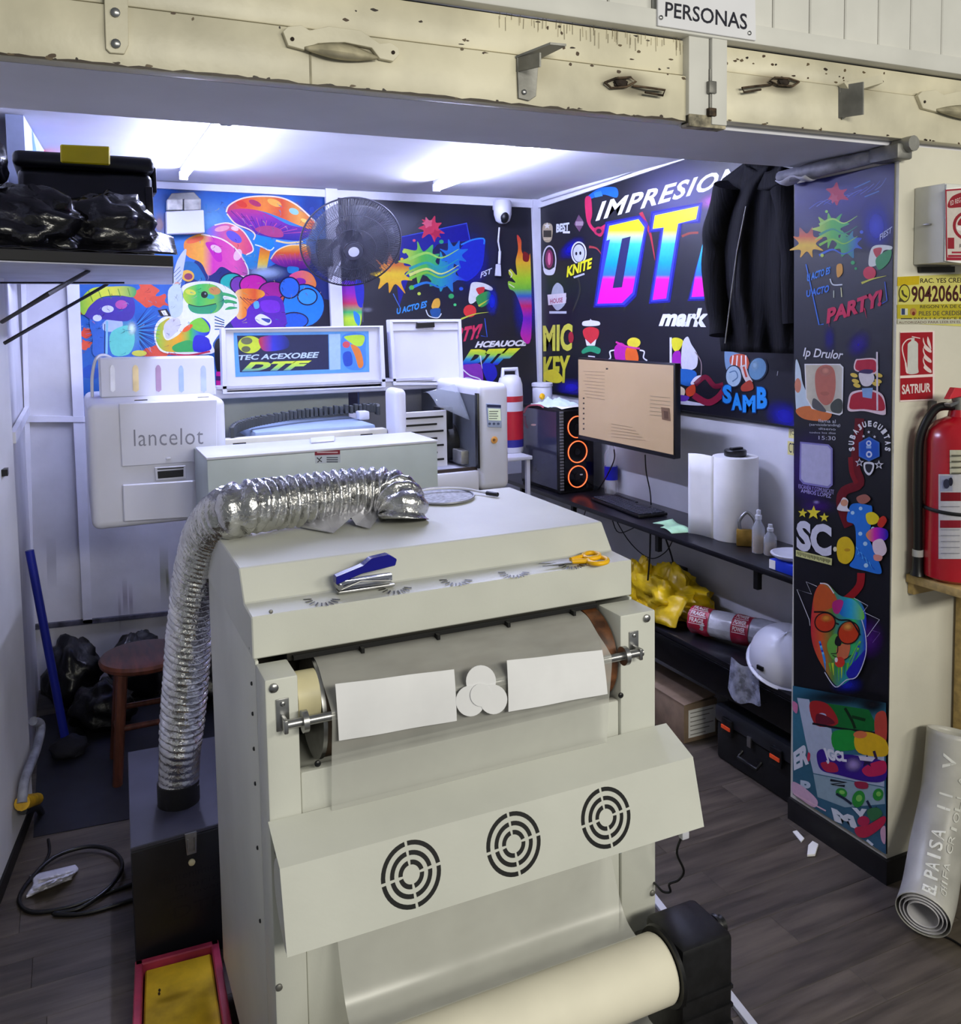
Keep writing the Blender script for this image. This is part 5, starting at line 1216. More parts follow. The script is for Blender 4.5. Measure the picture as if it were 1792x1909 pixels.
class InkC(Ink):
    def _put(s, P2, faces, color):
        s.n = Vector((0, 0, 0)); s.h += .0003; h = s.h; s.cast = lambda p: cyl_pt(p, h); return Ink._put(s, P2, faces, color)
ik = InkC(None, (0, 0, 0), .0006)
def strips(x0, x1, y0, y1, c, n=6):
    for i in range(n): ik.rect(x0+(x1-x0)*i/n, y0, x0+(x1-x0)*(i+1)/n, y1, c); ik.h -= .0003
    ik.h += .0003
strips(1771, 1792, 839, 900, 'd8d4bc', 3); strips(1750, 1795, 884, 1042, 'd6d4da', 6)
strips(1753, 1776, 887, 916, 'b4b8d0', 3); strips(1754, 1792, 918, 934, '8c1424', 5); strips(1753, 1792, 970, 984, '9a2030', 5)
for i in range(7): strips(1754, 1790, 944+i*13 if i < 2 else 965+i*11, 945+i*13 if i < 2 else 966+i*11, '8e8e98', 3)
ik.ell(1765, 902, 6, 9, '3a3a52'); ik.ell(1773, 898, 4, 8, '2a2a3a')
for i in range(4): strips(1774, 1792, 848+i*11, 851+i*11, '6a6858', 2)
ik.build('labels', ex)
wtb = thing('wooden_table', 'narrow wooden wall table under the fire extinguisher', 'table', (2.6, 1.7, 0))
pine = mat('yellow_pine', 'b59a62', .5, var=.12, scale=6, stretch=(1, 8, 8))
bx('top', (2.23, 1.64, ez-.025), (3.0, WY-.002, ez-.0005), pine, wtb, .002)
for x in (2.44, 2.92):
    for y in (1.66, 1.79): bx('leg', (x, y, 0), (x+.035, y+.035, ez-.025), pine, wtb, .002)
bx('wall_cleat', (2.24, WY-.022, ez-.06), (2.98, WY-.002, ez-.026), pine, wtb)
bk = MB().box((2.31, WY-.012, 1.36), (2.335, WY-.001, 1.46), .001).build('extinguisher_bracket', dsteel, None); tag(bk, 'grey metal hanger bracket on wall behind the extinguisher', 'bracket')
# rolled banner
ro = thing('rolled_banner', 'white rolled banner lettered EL PAISA leaning at the wall foot', 'banner', (2.2, 1.72, 0))
RA = smooth_path([Vector((2.05, 1.61, .075)), Vector((2.12, 1.645, .10)), Vector((2.205, 1.69, .18)), Vector((2.285, 1.72, .31)), Vector((2.33, 1.74, .48))], 8)
bm_ = mat('glossy_banner_vinyl', 'b4b2aa', .35, var=.12, scale=6)
MB().tube(RA, .07, 32, False).build('sheet', bm_, ro, 60, .002)
for r in (.06, .05, .04): MB().tube(RA[:10], r, 28, False).build('inner_turn', mat('vinyl_white', 'd6d4d8', .4), ro, 60, .002)
def banner_pt(s_, a):
    k = s_*(len(RA)-1); i = min(int(k), len(RA)-2); c = RA[i].lerp(RA[i+1], k-i); d = (RA[i+1]-RA[i]).normalized()
    v = (Vector((0, 0, CH))-c); v = (v-d*v.dot(d)).normalized(); q = d.cross(v)
    return c+(v*math.cos(a)-q*math.sin(a))*.0725
ik = Ink(lambda p: banner_pt(p[0], p[1]), (0, -.7, .3), .0004)
for j in range(18): ik.text('EL PAISA II V'[j], [(.06+j*.066+(.02 if 'EL PAISA II V'[j] == 'I' else 0), .30), (.115+j*.066-(.02 if 'EL PAISA II V'[j] == 'I' else 0), .30), (.115+j*.066-(.02 if 'EL PAISA II V'[j] == 'I' else 0), -.18), (.06+j*.066+(.02 if 'EL PAISA II V'[j] == 'I' else 0), -.18)], 'f4f4ec', .02) if j < 13 and 'EL PAISA II V'[j] != ' ' else None
for j, ch_ in enumerate('CHIFA CRIOLLA'): 
    if ch_ != ' ': k_ = .016 if ch_ == 'I' else 0; ik.text(ch_, [(.14+j*.055+k_, -.32), (.185+j*.055-k_, -.32), (.185+j*.055-k_, -.55), (.14+j*.055+k_, -.55)], 'e4e4dc')
ik.build('lettering', ro)
o = pipe('outside_cable', smooth_path([onZ(p, .004) for p in ((1700, 1690), (1722, 1712), (1745, 1738), (1775, 1752), (1800, 1768))], 5), .003, blk); tag(o, 'thin black cable on floor beside the rolled banner', 'cable')
for i, (P, l) in enumerate((([(1478, 1552), (1486, 1550), (1500, 1565), (1494, 1572)], 'white paper scrap on floor at the far end of the pillar base'), ([(1507, 1580), (1515, 1572), (1526, 1578), (1520, 1597), (1505, 1598)], 'white folded plastic scrap on floor by the pillar base'))):
    W = [onZ(p, 0) for p in P]; c = sum(W, Vector())/len(W)
    g = MB()
    g.plate([w_+Vector((0, 0, .001)) for w_ in W], (0, 0, .004+.004*i), .001); o = g.build('paper_scrap', paper, None); tag(o, l, 'scrap')
sa, sb = onZ((1222, 1682), 0), onZ((1420, 1938), 0); sdv = (sb-sa).normalized(); sn_ = Vector((-sdv.y, sdv.x, 0))
sa2 = sa-sdv*.35
o = MB().plate([sa2-sn_*.011, sb-sn_*.011, sb+sn_*.011, sa2+sn_*.011], (0, 0, .012), .001).build('floor_strip', pwhite, None); o.location.z += .0005; tag(o, 'white plastic strip lying on floor right of the machine', 'strip')

# ------------------------------------------------------------------ printed murals
def board(name, label, quad, cast, off, base, m=None):
    t = thing(name, label, 'mural', tuple((cast(quad[3])+cast(quad[2]))/2))
    plate('panel', [cast(p)+Vector(off)*.25 for p in quad], Vector(off)*.75, m or mat('print_'+base, base, .42, var=.08, scale=4), t)
    return t
# --- mushroom mural on the back wall
MY = BY-.005
mA = board('mushroom_mural', 'bright mushroom and lizard mural on the left of back wall', [(134, 345), (604, 358), (622, 775), (154, 775)], castY(BY), (0, -.005, 0), '1f5aa8')
ik = Ink(castY(MY), (0, -1, 0)).view(280, 330, 3.584)
ik.poly([(-520, 40), (1160, 110), (1185, 600), (-480, 600)], ('v', [(80, '1b57ae'), (350, '3f8ee0'), (600, '2f6cc0')]))
ik.glow(420, 300, 200, 190, '7fc0f0a0'); ik.glow(1080, 220, 160, 200, '1438a0c0')
ik.sm([(300, 560), (700, 620), (900, 560), (1190, 540), (1190, 1010), (300, 1010)], '1b2a6e')
ik.sm([(900, 860), (1190, 820), (1200, 1010), (850, 1010)], '12122c')
# left field: blue, red blots, spiky blue
ik.poly([(-505, 600), (60, 600), (60, 1600), (-470, 1600)], '2a63b4')
for c, x, y, r in (('e0583c', -20, 780, 90), ('e0583c', -445, 880, 50), ('dd4d34', -430, 1040, 38), ('e0583c', -430, 1120, 42), ('1d4fae', -400, 1300, 60), ('d8503a', 60, 830, 60), ('d8503a', 20, 1180, 80)):
    rnd = random.Random(int(x+y)); ik.sm([(x+r*rnd.uniform(.6, 1.35)*math.cos(t*PI/6), y+r*rnd.uniform(.5, 1.1)*math.sin(t*PI/6)) for t in range(12)], c)
def mushroom(cap, gills, capc, gillc, edge='f2e2c0', w=9):
    ik.sm(gills, gillc); ik.sm(cap, capc); ik.line(cap, w, edge, True, True)
# big mushroom
ik.poly([(735, 470), (805, 480), (775, 632), (712, 622)], ('v', [(470, 'd85a2a'), (540, 'f0a428'), (625, 'd8e070')]))
ik.sm([(715, 385), (760, 372), (815, 392), (828, 470), (800, 488), (745, 462), (700, 450)], '1f86cc'); ik.line([(700, 452), (745, 466), (800, 490), (828, 470)], 8, 'e8f2ff', True)
ik.sm([(512, 240), (540, 200), (640, 205), (780, 245), (930, 320), (1080, 352), (1020, 420), (900, 420), (780, 400), (680, 372), (570, 312)], ('v', [(200, 'c8387a'), (300, '7a2aa0'), (420, '2a2a90')]))
for i in range(16):
    a = i/15; x0 = 540+a*510; y0 = 225+a*140; ik.line([(x0, y0), (690+a*160, 372+a*10)], 5, 'd8508c' if i % 2 else '5a1f80', False, False, True)
ik.sm([(700, 350), (780, 325), (870, 350), (885, 400), (790, 395)], 'b0407a')
ik.sm([(508, 235), (530, 188), (620, 142), (750, 128), (880, 140), (980, 188), (1060, 258), (1108, 312), (1088, 352), (990, 322), (880, 275), (760, 232), (640, 212), (550, 218)], ('h', [(510, 'c23a6a'), (620, 'e2502e'), (760, 'f08a34'), (880, 'd8502e'), (1000, 'f0a040'), (1100, 'c8402e')]))
for x, y, rx, ry, c in ((830, 172, 50, 22, 'f6b04a'), (700, 175, 44, 18, 'b03060'), (960, 230, 34, 20, '9ad0c8'), (610, 180, 40, 20, 'd83a28'), (1030, 292, 26, 12, 'f6d060')): ik.ell(x, y, rx, ry, c, .4)
ik.line([(508, 235), (530, 188), (620, 142), (750, 128), (880, 140), (980, 188), (1060, 258), (1108, 312), (1088, 352)], 10, 'f6e6c4', True)
ik.line([(512, 245), (570, 312), (660, 350), (700, 385), (690, 420)], 9, 'f2e0b8', True); ik.line([(840, 425), (920, 440), (1020, 432)], 12, 'f0dc9a', True)
# pink mushrooms
ik.sm([(600, 480), (690, 440), (720, 560), (680, 620), (620, 560)], '2f86c0')
ik.sm([(372, 372), (430, 322), (520, 308), (610, 352), (665, 425), (688, 490), (640, 520), (555, 470), (470, 410)], ('h', [(372, '4f7ae0'), (470, 'c85aa8'), (570, 'f06a6a'), (690, 'd84080')]))
ik.ell(560, 400, 60, 30, '6a5ac8', .6); ik.ell(480, 345, 50, 18, 'f0a0b0', -.2); ik.ell(565, 345, 26, 14, 'f8d0dc', .3); ik.line([(430, 322), (520, 308), (610, 352), (665, 425), (688, 490), (640, 520)], 9, 'f6e6d0', True)
ik.sm([(228, 435), (300, 388), (370, 382), (470, 412), (560, 470), (620, 545), (655, 625), (640, 665), (570, 650), (480, 600), (430, 640), (385, 655), (340, 575), (245, 525)], ('h', [(228, 'f28a2c'), (350, 'f6b03c'), (420, 'd838a8'), (560, 'e85aa8'), (655, 'c04a9a')]))
ik.sm([(370, 440), (430, 440), (470, 490), (480, 560), (440, 560), (400, 500)], 'c81fa8'); ik.ell(440, 480, 40, 22, 'f0c8e8', .5); ik.ell(585, 520, 26, 40, 'f6c6dc', .4); ik.ell(300, 420, 60, 18, 'f86a3a', -.3)
ik.line([(340, 382), (470, 412), (560, 470), (620, 545), (655, 625), (640, 665), (560, 650)], 9, 'f8ecdc', True)
ik.sm([(230, 570), (300, 575), (350, 640), (370, 690), (330, 700), (240, 640)], '1f6aa0'); ik.ell(250, 660, 45, 38, 'e8b040', .3); ik.ell(255, 665, 28, 22, '8a3a5a')
# right small mushrooms
ik.sm([(805, 548), (850, 490), (940, 455), (1060, 460), (1060, 600), (960, 610), (860, 590)], ('v', [(455, 'f0b040'), (510, 'e05a2a'), (560, '8a2a90'), (610, '5a1a80')]))
for i in range(7): ik.line([(830+i*34, 525-i*4), (870+i*26, 585)], 5, 'c84a8a', taper=True)
ik.line([(805, 548), (850, 490), (940, 455), (1060, 460)], 8, 'f6e2b0', True); ik.sm([(920, 600), (990, 605), (980, 640), (925, 640)], '2a8ad0')
ik.sm([(930, 660), (1010, 625), (1080, 650), (1110, 720), (1070, 745), (960, 700)], ('h', [(930, 'e84a90'), (1110, 'f08a30')])); ik.ell(1000, 700, 40, 26, '8a1fa0')
# clouds and blobs
ik.glow(770, 640, 170, 60, 'b8d0f8e0')
for x, y, rx, ry, c in ((545, 705, 76, 58, '1fb0a0'), (590, 720, 50, 52, '7a3aa0'), (690, 722, 88, 66, 'd01fa0'), (820, 765, 90, 62, 'a81f90'), (900, 850, 42, 55, 'd0583a'), (1025, 860, 135, 138, '1f86ea'), (930, 740, 62, 66, '2f70d8'), (1050, 800, 60, 50, '3aa0f8'), (960, 960, 90, 50, '1c60d0')):
    ik.ell(x, y, rx+9, ry+9, '1a1440'); ik.ell(x, y, rx, ry, c)
ik.sm([(560, 780), (700, 800), (860, 800), (900, 900), (880, 1010), (560, 1010)], '5a1fa8'); ik.sm([(740, 830), (850, 830), (860, 900), (760, 900)], '7a2ac8')
ik.sm([(570, 770), (640, 745), (740, 755), (764, 790), (700, 830), (650, 880), (640, 930), (590, 950), (560, 880)], ('h', [(560, 'f6e0a0'), (620, 'f08a2a'), (700, 'e85a2a'), (764, 'f6b030')]))
for i in range(6): ik.line([(600+i*22, 800+i*6), (660+i*16, 860-i*12)], 6, '5a1a40', taper=True)
ik.sm([(700, 940), (740, 915), (800, 945), (808, 975), (770, 992), (720, 975)], 'eef0fc'); ik.sm([(740, 945), (800, 950), (790, 975)], '3a4a9a'); ik.sm([(690, 840), (720, 830), (728, 870), (700, 880)], '5ab0f0')
# lizard
ik.sm([(30, 1010), (80, 940), (200, 900), (220, 800), (215, 730), (300, 700), (420, 700), (520, 740), (580, 800), (590, 900), (540, 960), (500, 1000), (420, 1110), (410, 1180), (120, 1180), (40, 1120)], 'f2f4f6')
ik.sm([(218, 790), (240, 745), (330, 715), (430, 722), (490, 780), (490, 850), (440, 905), (350, 915), (280, 900), (262, 860), (235, 830)], ('h', [(218, 'b0d030'), (320, '3ab85a'), (420, '7ac848'), (490, '1f8a70')]))
ik.sm([(255, 850), (330, 868), (440, 850), (420, 905), (330, 915), (270, 895)], '2f9a68'); ik.line([(255, 850), (330, 866), (440, 846)], 6, '123a34', True)
for x, y, rx, ry, c in ((270, 770, 36, 18, 'd8d84a'), (430, 760, 40, 26, 'c88a4a'), (400, 800, 30, 16, '2fa8a0')): ik.ell(x, y, rx, ry, c, .2)
ik.ell(362, 786, 23, 23, '1a1e1e'); ik.ell(368, 780, 6, 6, '8a9a9a')
for i in range(6): ik.sm([(480+i*12, 770+i*24), (560+i*4, 790+i*20), (575, 815+i*16), (500, 800+i*22)], ['3aa860', 'f4f6f4'][i % 2])
ik.sm([(180, 1060), (230, 1010), (290, 960), (350, 940), (400, 990), (390, 1050), (340, 1080), (400, 1110), (390, 1160), (200, 1170), (90, 1160), (40, 1090), (50, 1000), (90, 960), (130, 945), (85, 1030), (110, 1090)], ('h', [(40, '8ac040'), (130, 'd8b030'), (200, 'f0a020'), (270, '3ac050'), (330, '2f5ac8'), (400, '2420b0')]))
ik.sm([(90, 1000), (130, 950), (190, 945), (200, 1000), (150, 1060), (110, 1080)], 'd4d4e0'); ik.sm([(260, 985), (330, 940), (380, 980), (395, 1030), (330, 1035)], '7ac83a'); ik.ell(250, 1010, 40, 16, 'e8602a', -.6); ik.sm([(150, 1130), (260, 1090), (330, 1150), (180, 1170)], '2fa050')
ik.sm([(300, 1060), (390, 1080), (385, 1160), (290, 1160)], '2a28b8'); ik.line([(120, 1180), (260, 1190), (400, 1165)], 12, 'c02a4a', True)
for i in range(5): ik.line([(495, 960+i*14), (430, 930+i*22)], 7, ['1f6aa0', '0f2a5a'][i % 2])
ik.sm([(150, 700), (180, 560), (240, 480), (225, 600), (200, 740), (170, 800)], 'ccd4e8'); ik.ell(180, 730, 22, 30, 'e0a080'); ik.sm([(120, 760), (200, 720), (215, 900), (140, 930)], 'c8d8d4')
for i in range(6): ik.line([(150+i*10, 650+i*18), (200+i*4, 600+i*24)], 4, '5a6a8a')
ik.poly([(50, 890), (110, 880), (140, 930), (70, 930)], '1a1a28'); ik.poly([(70, 895), (100, 890), (120, 925), (90, 925)], 'f0f0f0')
ik.sm([(430, 1120), (470, 1090), (470, 1300), (440, 1280)], '15151f'); ik.rect(440, 1300, 478, 1440, 'd01f90'); ik.rect(440, 1330, 478, 1360, '4a2060')
# left blue figure with yellow cap
ik.view(0, 180, 3.584)
for i in range(20):
    a = -.9+i*.13; ik.line([(880, 1560), (880+190*math.cos(a), 1560+210*math.sin(a))], 9, ['1a2a6a', '3f9ae0'][i % 2], taper=True)
for i in range(12):
    a = 2.4+i*.12; ik.line([(720, 1560), (720+150*math.cos(a), 1560+190*math.sin(a))], 9, ['101838', '4a90d8'][i % 2], taper=True)
ik.sm([(600, 1480), (690, 1420), (850, 1400), (910, 1500), (930, 1620), (900, 1740), (640, 1740), (620, 1620)], '3a6ac0')
ik.glow(830, 1600, 130, 140, '7adcd8e0'); ik.sm([(700, 1500), (790, 1470), (820, 1530), (760, 1570), (690, 1560)], 'b8c8ea'); ik.sm([(740, 1580), (860, 1530), (900, 1620), (860, 1720), (750, 1720)], '6ad0c0')
ik.sm([(560, 1440), (640, 1360), (760, 1340), (880, 1340), (900, 1440), (850, 1500), (700, 1490), (610, 1490)], '4a3a9a'); ik.ell(810, 1390, 40, 30, 'c05aa0'); ik.ell(720, 1420, 40, 24, 'd8e0f4'); ik.ell(650, 1480, 30, 22, 'e0e4f8'); ik.line([(715, 1500), (712, 1720)], 14, '8ac8d8'); ik.line([(700, 1520), (698, 1720)], 5, '1a2a50')
ik.sm([(525, 1400), (550, 1340), (620, 1280), (740, 1270), (860, 1268), (910, 1290), (890, 1340), (800, 1330), (680, 1340), (600, 1400), (560, 1460)], ('h', [(525, '7ab83a'), (620, 'c8dc3a'), (760, 'e0dc4a'), (910, '3a9a5a')]))
for i in range(5): ik.line([(590+i*66, 1296-i*4), (620+i*62, 1370-i*10)], 5, '5a8a2a')
ik.glow(880, 1550, 40, 60, 'e8fff8f0'); ik.ell(930, 1715, 50, 20, 'd0d050')
ik.view(280, 330, 3.584)
rnd = random.Random(21)
for i in range(110):
    x, y = rnd.uniform(300, 1150), rnd.uniform(160, 980); a = rnd.uniform(0, PI); l_ = rnd.uniform(14, 46)
    ik.line([(x, y), (x+l_*.5*math.cos(a)+6, y+l_*.5*math.sin(a)), (x+l_*math.cos(a), y+l_*math.sin(a))], rnd.uniform(3, 7), rnd.choice(['2a1a5a90', '1a2a7a90', 'f0d0e870', 'f8e0a070', '6a1f8a90', '30a0e880', 'e05a3a80']), True, taper=True)
for i in range(60):
    x, y = rnd.uniform(-470, 280), rnd.uniform(740, 1180); a = rnd.uniform(0, PI); l_ = rnd.uniform(14, 40)
    ik.line([(x, y), (x+l_*.5*math.cos(a)+6, y+l_*.5*math.sin(a)), (x+l_*math.cos(a), y+l_*math.sin(a))], rnd.uniform(3, 7), rnd.choice(['141a4a98', 'e8f0ff70', '3ac0d880', 'e8583c88', '2a1a5a90']), True, taper=True)
ik.glow(60, 320, 60, 110, 'd0a890b0'); ik.glow(250, 95, 130, 40, '50607890')
ik.build('artwork', mA)

# --- black mural with the DTF lettering on the right of the back wall
mB = board('dtf_mural', 'dark mural with rainbow paint splash and DTF lettering on back wall', [(627, 360), (989, 378), (1003, 765), (636, 765)], castY(BY), (0, -.005, 0), '1a1a26')
ik = Ink(castY(MY), (0, -1, 0)).view(620, 340, 4.3375)
ik.glow(520, 330, 330, 190, '8f93a880'); ik.glow(1000, 600, 420, 420, '2a2a9a60')
ik.poly([(560, 440), (1085, 330), (1110, 470), (850, 500), (620, 760), (540, 1000), (520, 820)], '1c1c8e'); ik.line([(560, 440), (850, 380), (1085, 330), (1112, 470)], 7, '3f5ae0')
ik.poly([(860, 400), (1075, 345), (1100, 460), (870, 500)], '15128a')
ik.glow(1130, 640, 150, 240, '1f2ad8e0'); ik.glow(1160, 600, 60, 110, '6a9af8c0'); ik.sm([(1060, 500), (1220, 450), (1230, 540), (1200, 700), (1080, 800), (1000, 700)], '1c2ab8'); ik.line([(1040, 505), (1130, 465), (1220, 455), (1225, 500)], 12, '2f8ad8', True)
# loose paint splash in the same colours, no figure
def splat(cx, cy, r, c, seed, k=14):
    rnd = random.Random(seed); ik.sm([(cx+r*(rnd.uniform(.95, 1.35) if i % 2 else rnd.uniform(.55, .8))*math.cos(2*PI*i/k), cy+r*(rnd.uniform(.95, 1.3) if i % 2 else rnd.uniform(.5, .75))*math.sin(2*PI*i/k)) for i in range(k)], c)
splat(800, 370, 95, 'd83a5a', 1); splat(770, 330, 40, 'ee6a84', 2, 10); splat(840, 420, 40, 'c0244a', 3, 10)
splat(490, 740, 150, ('v', [(600, '8a5a50'), (670, 'e07a30'), (740, 'f6d030'), (900, 'f0a024')]), 4, 18); splat(430, 690, 40, 'f09a3a', 5, 10)
splat(720, 640, 150, ('h', [(570, 'c8e050'), (720, '5ac048'), (880, '2fb070')]), 6, 18); splat(900, 740, 150, ('h', [(740, '3ab060'), (880, '2a9ab0'), (1060, '2a3ad0')]), 7, 18); splat(980, 590, 110, '1f70c8', 8, 16)
for y0, c in ((560, 'a8e060'), (640, '2fa8a0'), (720, '8ad040'), (800, '2a7ac8'), (690, 'e8f080')): ik.line([(620, y0+60), (760, y0+10), (880, y0+50), (1020, y0-20)], 26, c, True, taper=True)
for x, y, r, c in ((640, 850, 20, '5ac048'), (700, 900, 14, 'c8e050'), (960, 920, 22, '3ab060'), (990, 990, 12, '4ac870'), (1040, 860, 16, '2a5ad0'), (580, 560, 16, 'c8e050'), (880, 480, 18, '2fb070'), (660, 470, 12, 'e85a74'), (560, 620, 12, 'f6d030')): ik.ell(x, y, r, r*.9, c)
ik.text('U ACTO ES', [(515, 1020), (765, 955), (762, 1010), (520, 1068)], '3f9ae8', .04, .2); ik.line([(490, 900), (545, 1010)], 6, '4a7ad8')
ik.sm([(820, 950), (860, 940), (870, 990), (840, 1030), (800, 1010)], 'e8b040'); ik.sm([(790, 1030), (870, 1020), (860, 1090), (810, 1090)], '2a5a98'); ik.line([(755, 1030), (780, 1080), (850, 1095), (880, 1060)], 8, 'e4ecf4', True)
ik.text('FST', [(1190, 730), (1290, 690), (1295, 730), (1195, 775)], 'e8ecf4', .02, .3)
ik.sm([(1130, 810), (1220, 815), (1290, 850), (1280, 875), (1180, 850), (1190, 920), (1130, 980), (1100, 960), (1110, 870)], 'eef0ea'); ik.sm([(1160, 860), (1230, 850), (1200, 920)], 'd03a3a'); ik.sm([(1160, 930), (1260, 880), (1280, 950), (1200, 1010)], '3a9a4a'); ik.ell(1110, 1040, 52, 50, 'e03a3a'); ik.line([(1040, 1105), (1150, 1065), (1260, 1050)], 14, 'c8d848', True, taper=True); ik.line([(1180, 1000), (1275, 940)], 16, 'd8d840', taper=True)
ik.glow(1290, 960, 60, 140, '2030d8e0'); ik.line([(1230, 1100), (1250, 1250), (1200, 1240)], 6, '3f6ae0')
ik.text('PARTY!', [(880, 1200), (1215, 1140), (1190, 1260), (870, 1330)], 'd83a60', .05, .25)
ik.text('HCEAUOCE', [(1158, 1286), (1580, 1272), (1574, 1322), (1150, 1338)], 'f4f4f8', .05, .25)
ik.text('DTF', [(1055, 1352), (1520, 1340), (1440, 1470), (1030, 1490)], ('v', [(1345, 'f2ee30'), (1395, 'a8e050'), (1430, '2f9ad0'), (1470, '2a2ac8')]), .09, .35)
ik.sm([(1040, 1490), (1120, 1470), (1200, 1480), (1210, 1640), (1100, 1660), (1040, 1600)], '8a3ab0'); ik.line([(1040, 1500), (1110, 1560), (1190, 1590), (1215, 1640)], 9, 'eef0fa', True); ik.line([(1195, 1400), (1210, 1500), (1240, 1540)], 9, 'e8ecfa', True, taper=True); ik.ell(1110, 1600, 50, 20, 'e4e8f8', .3); ik.sm([(1210, 1480), (1300, 1470), (1330, 1560), (1260, 1620)], '2a2ab8')
# rainbow flames right and left edge
ik.glow(1560, 1000, 120, 330, '2a30c8c0')
ik.sm([(1490, 425), (1525, 470), (1530, 560), (1580, 640), (1600, 610), (1605, 1260), (1520, 1240), (1540, 1080), (1480, 900), (1430, 860), (1420, 800), (1480, 810), (1425, 740), (1440, 700), (1490, 750), (1480, 640), (1500, 540)], ('v', [(425, 'd83a3a'), (560, 'f07a2a'), (650, 'f0c030'), (780, 'b0e030'), (860, '7ac840'), (920, '3a6ac8'), (1000, 'd82a6a'), (1100, '7a2ac8'), (1260, 'c82aa8')]))
ik.sm([(1545, 560), (1590, 590), (1580, 640), (1540, 630)], '8a1f1f'); ik.line([(1425, 710), (1450, 740), (1440, 770)], 8, 'eef4d0', True); ik.line([(1425, 820), (1470, 850)], 8, 'eef4d0')
ik.sm([(60, 830), (180, 800), (250, 820), (240, 1000), (215, 1170), (70, 1170)], ('v', [(800, '5a2ac0'), (900, 'a82ac0'), (980, 'e03a6a'), (1050, '3ac070'), (1100, 'c8e83a'), (1170, 'a0d83a')]))
ik.sm([(180, 800), (250, 820), (245, 1000), (200, 980)], '2a30b8'); ik.sm([(170, 1040), (220, 1080), (215, 1160), (180, 1120)], '2f8ad0')
ik.glow(280, 1030, 60, 30, 'a0a4c080'); ik.line([(245, 980), (245, 1130)], 4, '6a6a8a')
ik.build('artwork', mB)

# --- right wall mural
RXM = RX-.005
mC = board('impresion_mural', 'black wall mural lettered IMPRESION DTF mark with sticker logos', [(1004, 386), (1500, 222), (1500, 797), (1010, 727)], castX(RX), (-.005, 0, 0), '16161f')
ik = Ink(castX(RXM), (-1, 0, 0)).view(990, 290, 3.584)
ik.glow(1000, 280, 420, 330, '7a78c060'); ik.glow(270, 620, 120, 60, '1c1cc0d0', -.7); ik.glow(1700, 1740, 160, 120, '2a2ad0d0', .5); ik.glow(270, 1550, 120, 70, '3028c8d0'); ik.glow(1220, 300, 130, 60, 'd070d0b0', -.3)
ik.sm([(365, 285), (460, 220), (570, 215), (575, 280), (480, 260), (400, 290)], '1f6ad0'); ik.poly([(420, 250), (470, 235), (480, 270), (430, 280)], '3f8ae8')
ik.sm([(362, 290), (400, 280), (410, 390), (400, 450), (440, 490), (500, 460), (470, 540), (420, 510), (375, 440)], 'c82a5a'); ik.ell(455, 505, 34, 30, 'b0284e'); ik.ell(455, 505, 18, 16, '2a1a2a')
ik.line([(735, 380), (790, 500), (810, 580), (830, 700)], 26, 'a8283a', True, taper=True); ik.line([(390, 610), (440, 620), (475, 665)], 18, 'a03a40', True, taper=True); ik.line([(1010, 540), (1060, 520), (1120, 515)], 16, '8a3a2a', True)
for x in (300, 640, 900): ik.line([(x, 780), (x+30, 900), (x-20, 1040)], 10, '34342e', True)
# big lettering
ik.text('IMPRESION', [(442, 316), (1424, 60), (1400, 178), (432, 440)], 'f4f5f8', .028, .28, 1.12)
for o_, c in ((26, '2c2cb6a0'), (13, '3a40d8')):
    ik.poly([(525-o_, 470-o_), (720+o_*.4, 425-o_), (760+o_, 480-o_), (680+o_, 915+o_), (610+o_, 985+o_), (445-o_, 990+o_)], c)
    ik.poly([(830-o_, 400-o_), (1122+o_, 338-o_), (1105+o_, 425+o_), (985+o_, 455), (905+o_, 955+o_), (815-o_, 965+o_), (890-o_, 480+o_), (815-o_, 490+o_)], c)
    ik.poly([(1075-o_, 945+o_), (1105, 770-o_), (1210, 400-o_), (1500, 330-o_), (1500, 940+o_)], c)
gr = ('v', [(340, 'f6ee1c'), (500, 'eeee20'), (590, '40c8e8'), (720, '10a0f0'), (800, '3a7af0'), (825, 'f01fc0'), (990, 'f218c0')])
ik.poly([(525, 470), (720, 425), (760, 480), (680, 915), (610, 985), (445, 990), (530, 560), (505, 570)], gr)
ik.poly([(610, 555), (668, 540), (610, 880), (548, 885)], '2a2a58')
ik.poly([(830, 400), (1122, 338), (1105, 425), (985, 455), (905, 955), (815, 965), (890, 480), (815, 490)], gr)
ik.poly([(1105, 770), (1190, 420), (1500, 350), (1490, 440), (1290, 480), (1260, 620), (1470, 590), (1450, 680), (1240, 700), (1200, 940), (1075, 945)], gr)
ik.text('mark', [(872, 1026), (1190, 1018), (1184, 1148), (855, 1140)], 'f2f4f8', .05, .22)
# small logos on the left
ik.sm([(80, 470), (110, 450), (145, 470), (140, 560), (110, 580), (82, 555)], 'b8a888'); ik.rect(85, 500, 138, 545, '3a3428'); ik.star(110, 470, 24, 'e8e4d8'); ik.line([(88, 560), (132, 556)], 8, 'd8c8a0')
ik.text('BEST', [(168, 458), (258, 446), (260, 500), (170, 516)], 'dfe4e8', .05, .1); ik.rect(215, 505, 262, 520, 'e8e8ec')
ik.poly([(322, 395), (358, 450), (326, 510), (290, 458)], '6a4a64'); ik.rect(300, 440, 350, 468, 'a08a98')
ik.ell(125, 700, 47, 100, 'e4e4ec'); ik.ell(125, 700, 39, 90, '22202e'); ik.ell(124, 690, 26, 62, '8a2a5a'); ik.ell(124, 690, 10, 42, 'f080a8'); ik.sm([(85, 750), (125, 765), (165, 745), (155, 790), (125, 800), (95, 790)], 'e8e6ee')
